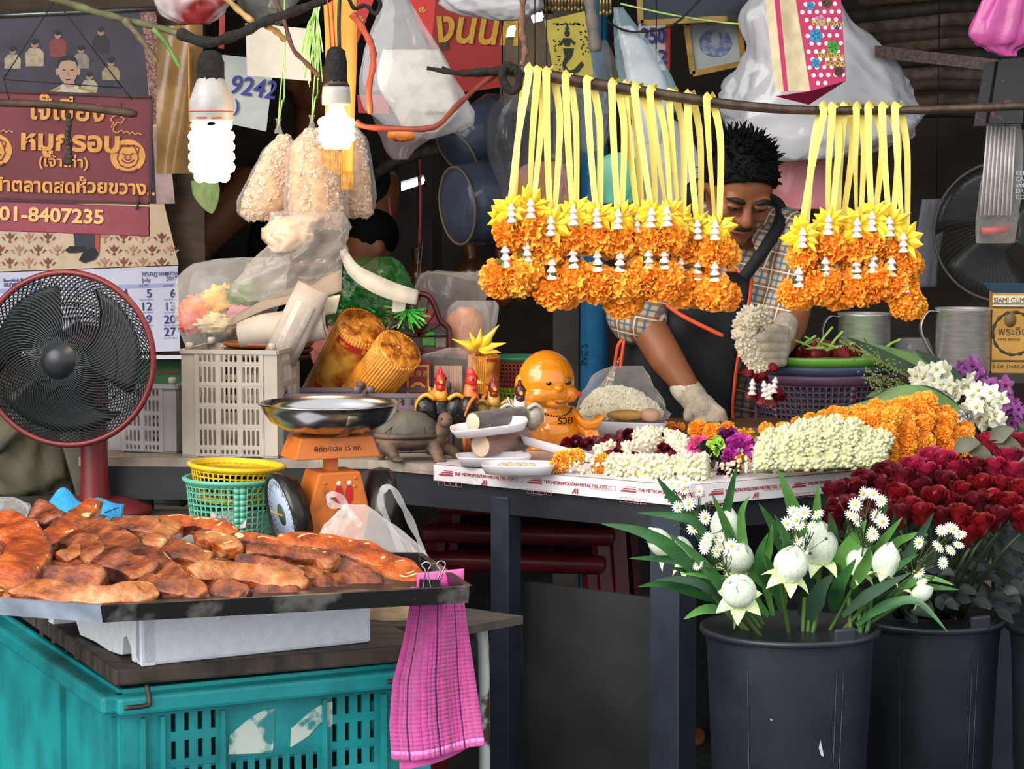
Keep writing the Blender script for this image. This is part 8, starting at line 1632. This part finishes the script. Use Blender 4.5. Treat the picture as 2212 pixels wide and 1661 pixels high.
m_bw = film('milky bag film', '#e2e2ea', .74, .15, .25, 5, .3)
bagpx('large_white_bag', 'large milky white plastic bag hanging behind the vendor', [(-20, 1640, 1800), (40, 1605, 1830), (110, 1610, 1890), (180, 1590, 1960), (250, 1570, 1990), (300, 1580, 1960), (345, 1640, 1800)], 5.85, m_bw, .1, 13, .05, 7, n=48, extra=[('white_contents', .82, mat('white bag contents', '#d2cfd0', .6, var=.06, scale=5))], dep=.4, ws=3)
t, k = T('dotted_box', 'pink gift box with white dots and coloured flowers, open at one side', 'box', 1760, 196, 5.5, rot=(R(-6), R(-2), R(16))); m_dp = mat('pink box paper', '#c2305e', .4, var=.05); m_wd = mat('white dots', '#ece4e4', .5)
mb = MB(k); mb.prism([(-10, 0), (74, 20), (74, 230), (-34, 230)], -1, 1); mb.build('front_panel', m_dp, t, smooth=False)
mb = MB(k); mb.add([(-10, 0, 0), (-34, 0, 230), (-78, 60, 240), (-66, 60, 10)], [(0, 1, 2, 3)]); mb.build('open_side', mat('cream box inside', '#cfbf9a', .6), t, smooth=False, solid=.001)
mb = MB(k); mb.add([(-72, -2, 0), (-62, -2, 0), (-70, -2, 235), (-82, -2, 235)], [(0, 1, 2, 3)]); mb.build('side_edge', m_dp, t, smooth=False, solid=.001)
mb = MB(k); mb.add([(-10, -1, 0), (74, -1, 20), (10, 60, -22), (-66, 60, -2)], [(0, 1, 2, 3)]); mb.build('box_base', m_dp, t, smooth=False, solid=.001)
mb = MB(k)
for r in range(13):
    for c in range(6):
        x, z = -26+c*17+(8 if r % 2 else 0), 16+r*17
        if x > 70 or x < -8-z*.1+4 or z < x*.25+6: continue
        mb.lathe([(.1, 0), (5, 0), (5, .4), (.1, .4)], 10, M=Matrix.Translation((x, -1.2, z)) @ Matrix.Rotation(PI/2, 4, 'X'))
q = mb.build('printed_dots', m_wd, t, smooth=False); q['kind'] = 'stuff'
for (x, z, c, r) in ((6, 60, '#3c8fb8', 11), (48, 92, '#4a9a3c', 15), (10, 118, '#2f8fc0', 15), (22, 150, '#d888a8', 13), (58, 40, '#5a3a2c', 12), (2, 182, '#3c8fb8', 10), (40, 190, '#5a3a2c', 13), (60, 138, '#5a3a8a', 8)):
    mb = MB(k)
    for j in range(5): a = j*2*PI/5; mb.lathe([(.1, 0), (r*.48, 0), (r*.48, .4), (.1, .4)], 10, M=Matrix.Translation((x+cos(a)*r*.55, -1.9, z+sin(a)*r*.55)) @ Matrix.Rotation(PI/2, 4, 'X'))
    mb.build('printed_flower', mat('box flower '+c, c, .5), t, smooth=False)
m_ly = mat('lime lettering', '#b8c03c', .5)
for s, x, z in (('FLOWER', -14, 200), ('EVERYDAY', 2, 142), ('GARDEN', 10, 72), ('GOOD', 26, 54)): text('box_lettering', s, 15*k, m_ly, t, (x*k, -2.2*k, z*k), (PI/2, .1, 0), depth=.0002, bold=.0004)
bagpx('pink_bag', 'pink plastic bag hanging under the large white bag', [(330, 1690, 1790), (370, 1672, 1800), (420, 1668, 1802), (452, 1676, 1800)], 6.0, mat('pink plastic bag', '#d8868e', .35, var=.1, scale=9, bump=.4), .04, 3, .05, 8, 'bag_skin')
rnd = random.Random(31); m_rd = [mat('bundle '+c, c, .7, var=.5, scale=30) for c in ('#3a2c22', '#4a3a2c', '#2a221c', '#54443a')]
for i in range(11):
    y = -20+i*27; a, b = P(1838+rnd.uniform(-20, 30), y+rnd.uniform(-8, 8), 7.0), P(2260, y-20+rnd.uniform(-10, 20), 6.9); mb = MB(); mb.tube([a, a.lerp(b, .5)+V(0, 0, .01), b], .022, 9); tag(mb.build('reed_roll', m_rd[i % 4], base=True), 'brown reed roll stacked in the dark, %s from the top' % (ord_+['eleventh'])[i], 'roll', 'reed rolls stacked at the back')
mb = MB(); mb.grid(lambda u, v: P(lerp(1890, 2240, u), lerp(98, 138, u)+lerp(0, 26, v), 5.8), 2, 2); tag(mb.build('net_strap', mat('brown net strap', '#5a4640', .7, col2='#382c28', scale=90), base=True), 'brown net strap stretched across the back right corner', 'strap')
bagpx('magenta_bags', 'bunch of magenta plastic bags hanging at the top right corner', [(-30, 2140, 2240), (20, 2120, 2240), (80, 2100, 2240), (105, 2130, 2200), (122, 2165, 2195)], 5.3, mat('magenta plastic', '#b04a88', .35, var=.2, scale=8, bump=.5), .12, 5, .15, 8, 'bag_skin')
for i, (xa, ya, xb, yb) in enumerate(((2118, 135, 2172, 272), (2150, 128, 2214, 266))):
    q = card('dark_packet', ('dark glossy packet with red print hanging under the magenta bags', 'second dark glossy packet overlapping at the picture edge')[i], 'packet', [(xa+8, ya), (xb, ya-4), (xb-4, yb), (xa-14, yb)], 5.4-.02*i, mat('dark glossy packet', '#1c1a1c', .15, col2='#7a2a1c', scale=30, lo=.34, hi=.38), .004); q['group'] = 'dark packets'
t, k = bagpx('straw_bag', 'clear bag of drinking straws hanging beside the far fan', [(270, 2130, 2200), (330, 2126, 2206), (420, 2112, 2206), (480, 2106, 2196), (525, 2108, 2190)], 5.45, film('crisp clear film', '#f2ece6', .16), .04, 4, .04, 8)
mb = MB(k)
for i in range(22): x = -34+i*3.1; mb.tube([(x*.9+10, -6+4*(i % 3), 250), (x, -8+5*(i % 3), 60)], 2.2, 6)
q = mb.build('straws', mat('pale straws', '#b8b0ac', .4, var=.15), t); q['kind'] = 'stuff'
mb = MB(k); mb.box((0, 0, 28), (60, 16, 16), (0, -.1, 0)); mb.build('red_seal', mat('red seal', '#a8403c'), t)
q = card('coffee_packet', 'dark packet with white lettering cut off at the picture edge', 'packet', [(2196, 280), (2245, 280), (2245, 430), (2190, 430)], 5.5, mat('dark grey packet', '#26262a', .3), .01)
for i, s in enumerate(('KEEP', 'CALM', 'and', 'DRINK', 'COFFEE')): text('packet_lettering', s, 13*U(5.5), m_foam, q, P(2194, 378+i*13, 5.495)-q.location, depth=.0002)
fc2 = P(2168, 500, 6.6); ff = thing('far_fan', 'grey wire fan standing in the dark behind the mugs', 'fan', (fc2.x, fc2.y, 0)); r2 = 150*U(6.6)
mb = MB(); mb.tube([(r2*cos(a), 0, fc2.z+r2*sin(a)) for a in [i*2*PI/50 for i in range(50)]], .004, 6, closed=True); mb.build('rim', mat('grey fan rim', '#6a6660', .4), ff)
mb = MB()
for i in range(70): a = i*2*PI/70; mb.tube([(r2*q*cos(a+.6*q), -.04*(1-q*q), fc2.z+r2*q*sin(a+.6*q)) for q in (.2, .5, .8, 1)], .001, 3, cap=False)
q = mb.build('front_guard', mat('grey fan wire', '#4a4844', .5), ff); q['kind'] = 'stuff'
for b in range(3): mb = MB(); mb.grid(lambda u, v: ((.03+v*r2*.8)*cos(b*2.094+(u-.5)*1.6+.3*v), .02+.02*(u-.5), fc2.z+(.03+v*r2*.8)*sin(b*2.094+(u-.5)*1.6+.3*v)), 8, 6); mb.build('blade', mat('smoky fan blade', '#3a3c3e', .3), ff, solid=.002)
mb = MB(); mb.lathe([(.13, 0), (.13, .02), (.02, .05), (.018, fc2.z), (.001, fc2.z)], 20, c=(0, .08, 0)); mb.ball((0, .06, fc2.z), (.06, .07, .06), 14, 10); mb.build('post', mat('dull fan post', '#7a6a5c', .4), ff)
bagpx('snack_sack', 'pale printed snack bag in the dark beside the far fan', [(430, 1990, 2050), (460, 1985, 2046), (540, 1970, 2030), (620, 1955, 2025)], 6.8, mat('pale snack bag', '#8a8890', .4, col2='#b09030', scale=5, lo=.35, hi=.45), .08, 3, part='bag_skin')
def bystander(label, px, py, Y, s, c, seed, arm):
    p = P(px, py, Y); t = thing('person', label, 'person', (p.x, p.y, 0)); z = p.z; mb = MB()   # z = head centre
    mb.ball((0, 0, z), (.075*s, .092*s, .11*s), 16, 12); mb.ball((0, -.04*s, z-.07*s), (.05*s, .05*s, .05*s), 12, 8); mb.ball((0, -.095*s, z-.02*s), (.013*s, .016*s, .02*s), 8, 6); mb.cap2((0, .01, z-.08*s), (0, .02, z-.2*s), .052*s, .06*s)
    for q in (-1, 1): mb.ball((q*.078*s, .01, z-.01*s), (.01*s, .02*s, .03*s), 8, 6)
    mb.ball((0, .02, z-.45*s), (.17*s, .1*s, .27*s), 16, 12); mb.ball((0, .02, z-.72*s), (.15*s, .11*s, .16*s), 14, 10)
    for q in (-1, 1):
        mb.cap2((q*.08*s, .02, z-.8*s), (q*.09*s, .02, .45), .08*s, .055*s); mb.cap2((q*.09*s, .02, .45), (q*.09*s, .03, .05), .052*s, .035*s); mb.ball((q*.09*s, -.03, .035), (.04, .1, .035), 10, 6)
        e_ = arm[0] if q < 0 else arm[1]; S_ = V(q*.18*s, .02, z-.26*s); E = S_+V(*e_[0])*s; Wr = E+V(*e_[1])*s; mb.cap2(S_, E, .055*s, .042*s); mb.cap2(E, Wr, .04*s, .027*s); mb.ball(Wr+(Wr-E).normalized()*.03*s, (.035*s, .025*s, .04*s), 10, 8)
        for f in range(4): mb.cap2(Wr+(Wr-E).normalized()*.05*s+V((f-1.5)*.016, 0, 0), Wr+(Wr-E).normalized()*.1*s+V((f-1.5)*.018, -.01, -.01), .008, .006, 6)
    mb.build('body', m_skin, t, remesh=.008, sm=4)
    mb = MB(); mb.ball((0, .02, z-.45*s), (.185*s, .118*s, .26*s), 16, 12); mb.ball((0, .02, z-.72*s), (.17*s, .125*s, .19*s), 14, 10); mb.cap2((-.15*s, .02, z-.25*s), (.15*s, .02, z-.25*s), .06*s, .06*s); mb.build('shirt', mat('shirt '+c, c, .85, var=.2, scale=20), t, remesh=.01, sm=3)
    mb = MB(); mb.ball((0, .02, z-.86*s), (.16*s, .12*s, .12*s), 14, 8)
    for q in (-1, 1): mb.cap2((q*.08*s, .02, z-.85*s), (q*.09*s, .03, .1), .092*s, .06*s)
    mb.build('trousers', m_tr, t, remesh=.014, sm=2); mb = MB(); mb.ball((0, .012*s, z+.03*s), (.082*s, .1*s, .1*s), 18, 12); mb.build('hair', m_hair, t)
    return t
bystander('person in a black sleeveless top with a bent arm behind the popcorn bags', 690, 165, 6.9, 1.22, '#15151a', 1, (((-.2, .06, -.2), (-.03, -.08, -.22)), ((-.02, .02, -.26), (-.15, -.1, -.05)))).rotation_euler = (0, 0, R(38))
q = bystander('person with black hair bending down behind the paper strip', 800, 525, 6.55, .72, '#6a6a70', 2, (((-.06, -.02, -.26), (.0, -.14, -.18)), ((.06, -.02, -.26), (0, -.14, -.18)))); q.rotation_euler = (0, 0, R(-70))
leaf_t, k = T('banana_leaf', 'folded pale green leaf hanging under the large lamp', 'leaf', 452, 462, 5.7)
mb = MB(k); leaf(mb, [V(-10, 0, 75), V(-2, -4, 40), V(6, 0, 0)], 60, nrm=(0, -1, 0), keel=.4, tip=1, basew=.9); mb.build('leaf', mat('pale banana leaf', '#7aa04c', .5, col2='#c8d890', scale=14, stretch=(3, 1, 1)), leaf_t)
bagpx('red_white_bag', 'red and white plastic bag at the top beside the portrait', [(-30, 340, 520), (0, 335, 505), (30, 352, 480), (52, 390, 450)], 5.5, mat('red and white plastic', '#8a2a2c', .3, col2='#c8bcbc', scale=6, lo=.42, hi=.5), .08, 2, .06, 9, 'bag_skin')
bagpx('grey_film_bag', 'grey plastic film bundle at the top beside the lime strings', [(-30, 500, 660), (10, 515, 640), (40, 530, 620), (58, 560, 600)], 5.6, film('greyish film', '#9a9890', .5), .1, 6, .08, 8)
t, k = T('olive_bag', 'olive canvas bag slumped behind the fan post', 'bag', 55, 1100, 4.98); t.location.z = ZL
mb = MB(k); mb.sack([(10, 0, 175, 60, 40), (0, 0, 165, 90, 60), (-10, 0, 130, 110, 76), (-10, 0, 60, 116, 80), (-8, 0, 8, 110, 76), (-8, 0, 0, 90, 60)], 34, .1, 4, 4, .05, 6); mb.build('canvas', mat('olive canvas', '#4a4636', .85, var=.25, scale=14, bump=.3), t)
mb = MB(k); ribbon(mb, smooth_path([(-70, -70, 70), (-20, -92, 120), (30, -76, 170), (60, -50, 190)], 6), 16, nrm=(0, -1, 0)); mb.build('strap', mat('olive strap', '#3c3a2e', .8), t, solid=.004)
t, k = T('leather_strap_case', 'olive grey case leaning against the fan post', 'case', 185, 1090, 4.72); t.location.z = ZL
mb = MB(k); mb.box((-2, 0, 90), (62, 40, 170), (.05, -.25, 0)); mb.build('case', mat('olive grey case', '#4e4a3c', .7, var=.2), t, bev=.008)
gc3 = slot_crate('dark grey open crate on the floor shelf under the counter', 232, 1092, 4.95, 170, 120, 105, R(-6), mat('dark grey crate', '#35363a', .5), (4, 4), 1, circ=False, group='crates below the counter', post=10)
m_lid = mat('stained foam lid', '#8f8a80', .8, var=.2, scale=14)
t, k = T('foam_cover', 'stained foam box cover lying behind the pork next to the basket', 'cover', 330, 1150, 4.3); t.location.z = ZL+.001
mb = MB(k); mb.box((20, 0, 18), (200, 140, 36)); mb.build('lid', m_lid, t, bev=.006); mb = MB(k); mb.box((-30, -20, 44), (150, 90, 14)); mb.build('raised_panel', m_lid, t, bev=.006)
t, k = T('blue_cloth', 'bright blue cloth draped behind the pork heap', 'cloth', 180, 1102, 4.2); mb = MB(k)
mb.grid(lambda u, v: (lerp(-82, 84, u), lerp(30, -24, v)+8*sin(u*7), 46*math.exp(-((u-.22)/.2)**2)*(1-.5*v)+26*math.exp(-((u-.75)/.24)**2)*(1-.3*v)+6*sin(u*13+v*4)-26*v-4), 34, 12); mb.build('cloth', mat('bright blue cloth', '#2f94cc', .85, var=.1, scale=80, bump=.5, bscale=300), t, solid=.003)
mb = MB(k); mb.tube([(40+i*7, -26+2*sin(i), -6+i*2.6) for i in range(7)], 1.2, 5); mb.build('dark_stitch', m_cord, t)
bagpx('crumpled_bag', 'small crumpled clear bag at the far left behind the pork', [(1072, 5, 30), (1090, -30, 55), (1115, -40, 68), (1140, -40, 70)], 4.15, m_film3, .15, 3, .1, 9)
t, k = T('green_carton', 'green carton lying on the grey-white crate behind the fan', 'carton', 350, 836, 4.86); mb = MB(k); mb.box((-10, 20, 34), (120, 60, 62)); mb.build('carton', mat('green carton', '#2e5a34', .5, var=.15), t, smooth=False); mb = MB(k); mb.box((-10, -10, 66), (122, 62, 4)); mb.build('white_edge', m_page, t, smooth=False); text('carton_print', 'ALTERNATIVE', 8*k, mat('red calendar ink', '#b0303a'), t, (-8*k, -12*k, 30*k))
for i, (x, c) in enumerate(((318, '#b5482c'), (350, '#a8a49c'))):
    t, k = T('food_tin', ('red food tin inside the grey-white crate', 'pale food tin inside the grey-white crate')[i], 'tin', x, 966, 4.93); t.location.z = ZT+.006; mb = MB(k); mb.lathe([(.1, 0), (15, 0), (16, 2), (16, 56), (15, 58), (.1, 58)], 20); mb.build('tin', mat('tin '+c, c, .3, var=.1), t)

hang(pp_, 600, 52, 5.5); hang(af, 390, 56, 5.75); hang(cd, 540, 124, 5.7); hang(leaf_t, 446, 388, 5.7); hang(redr, 480, 31, 5.9)
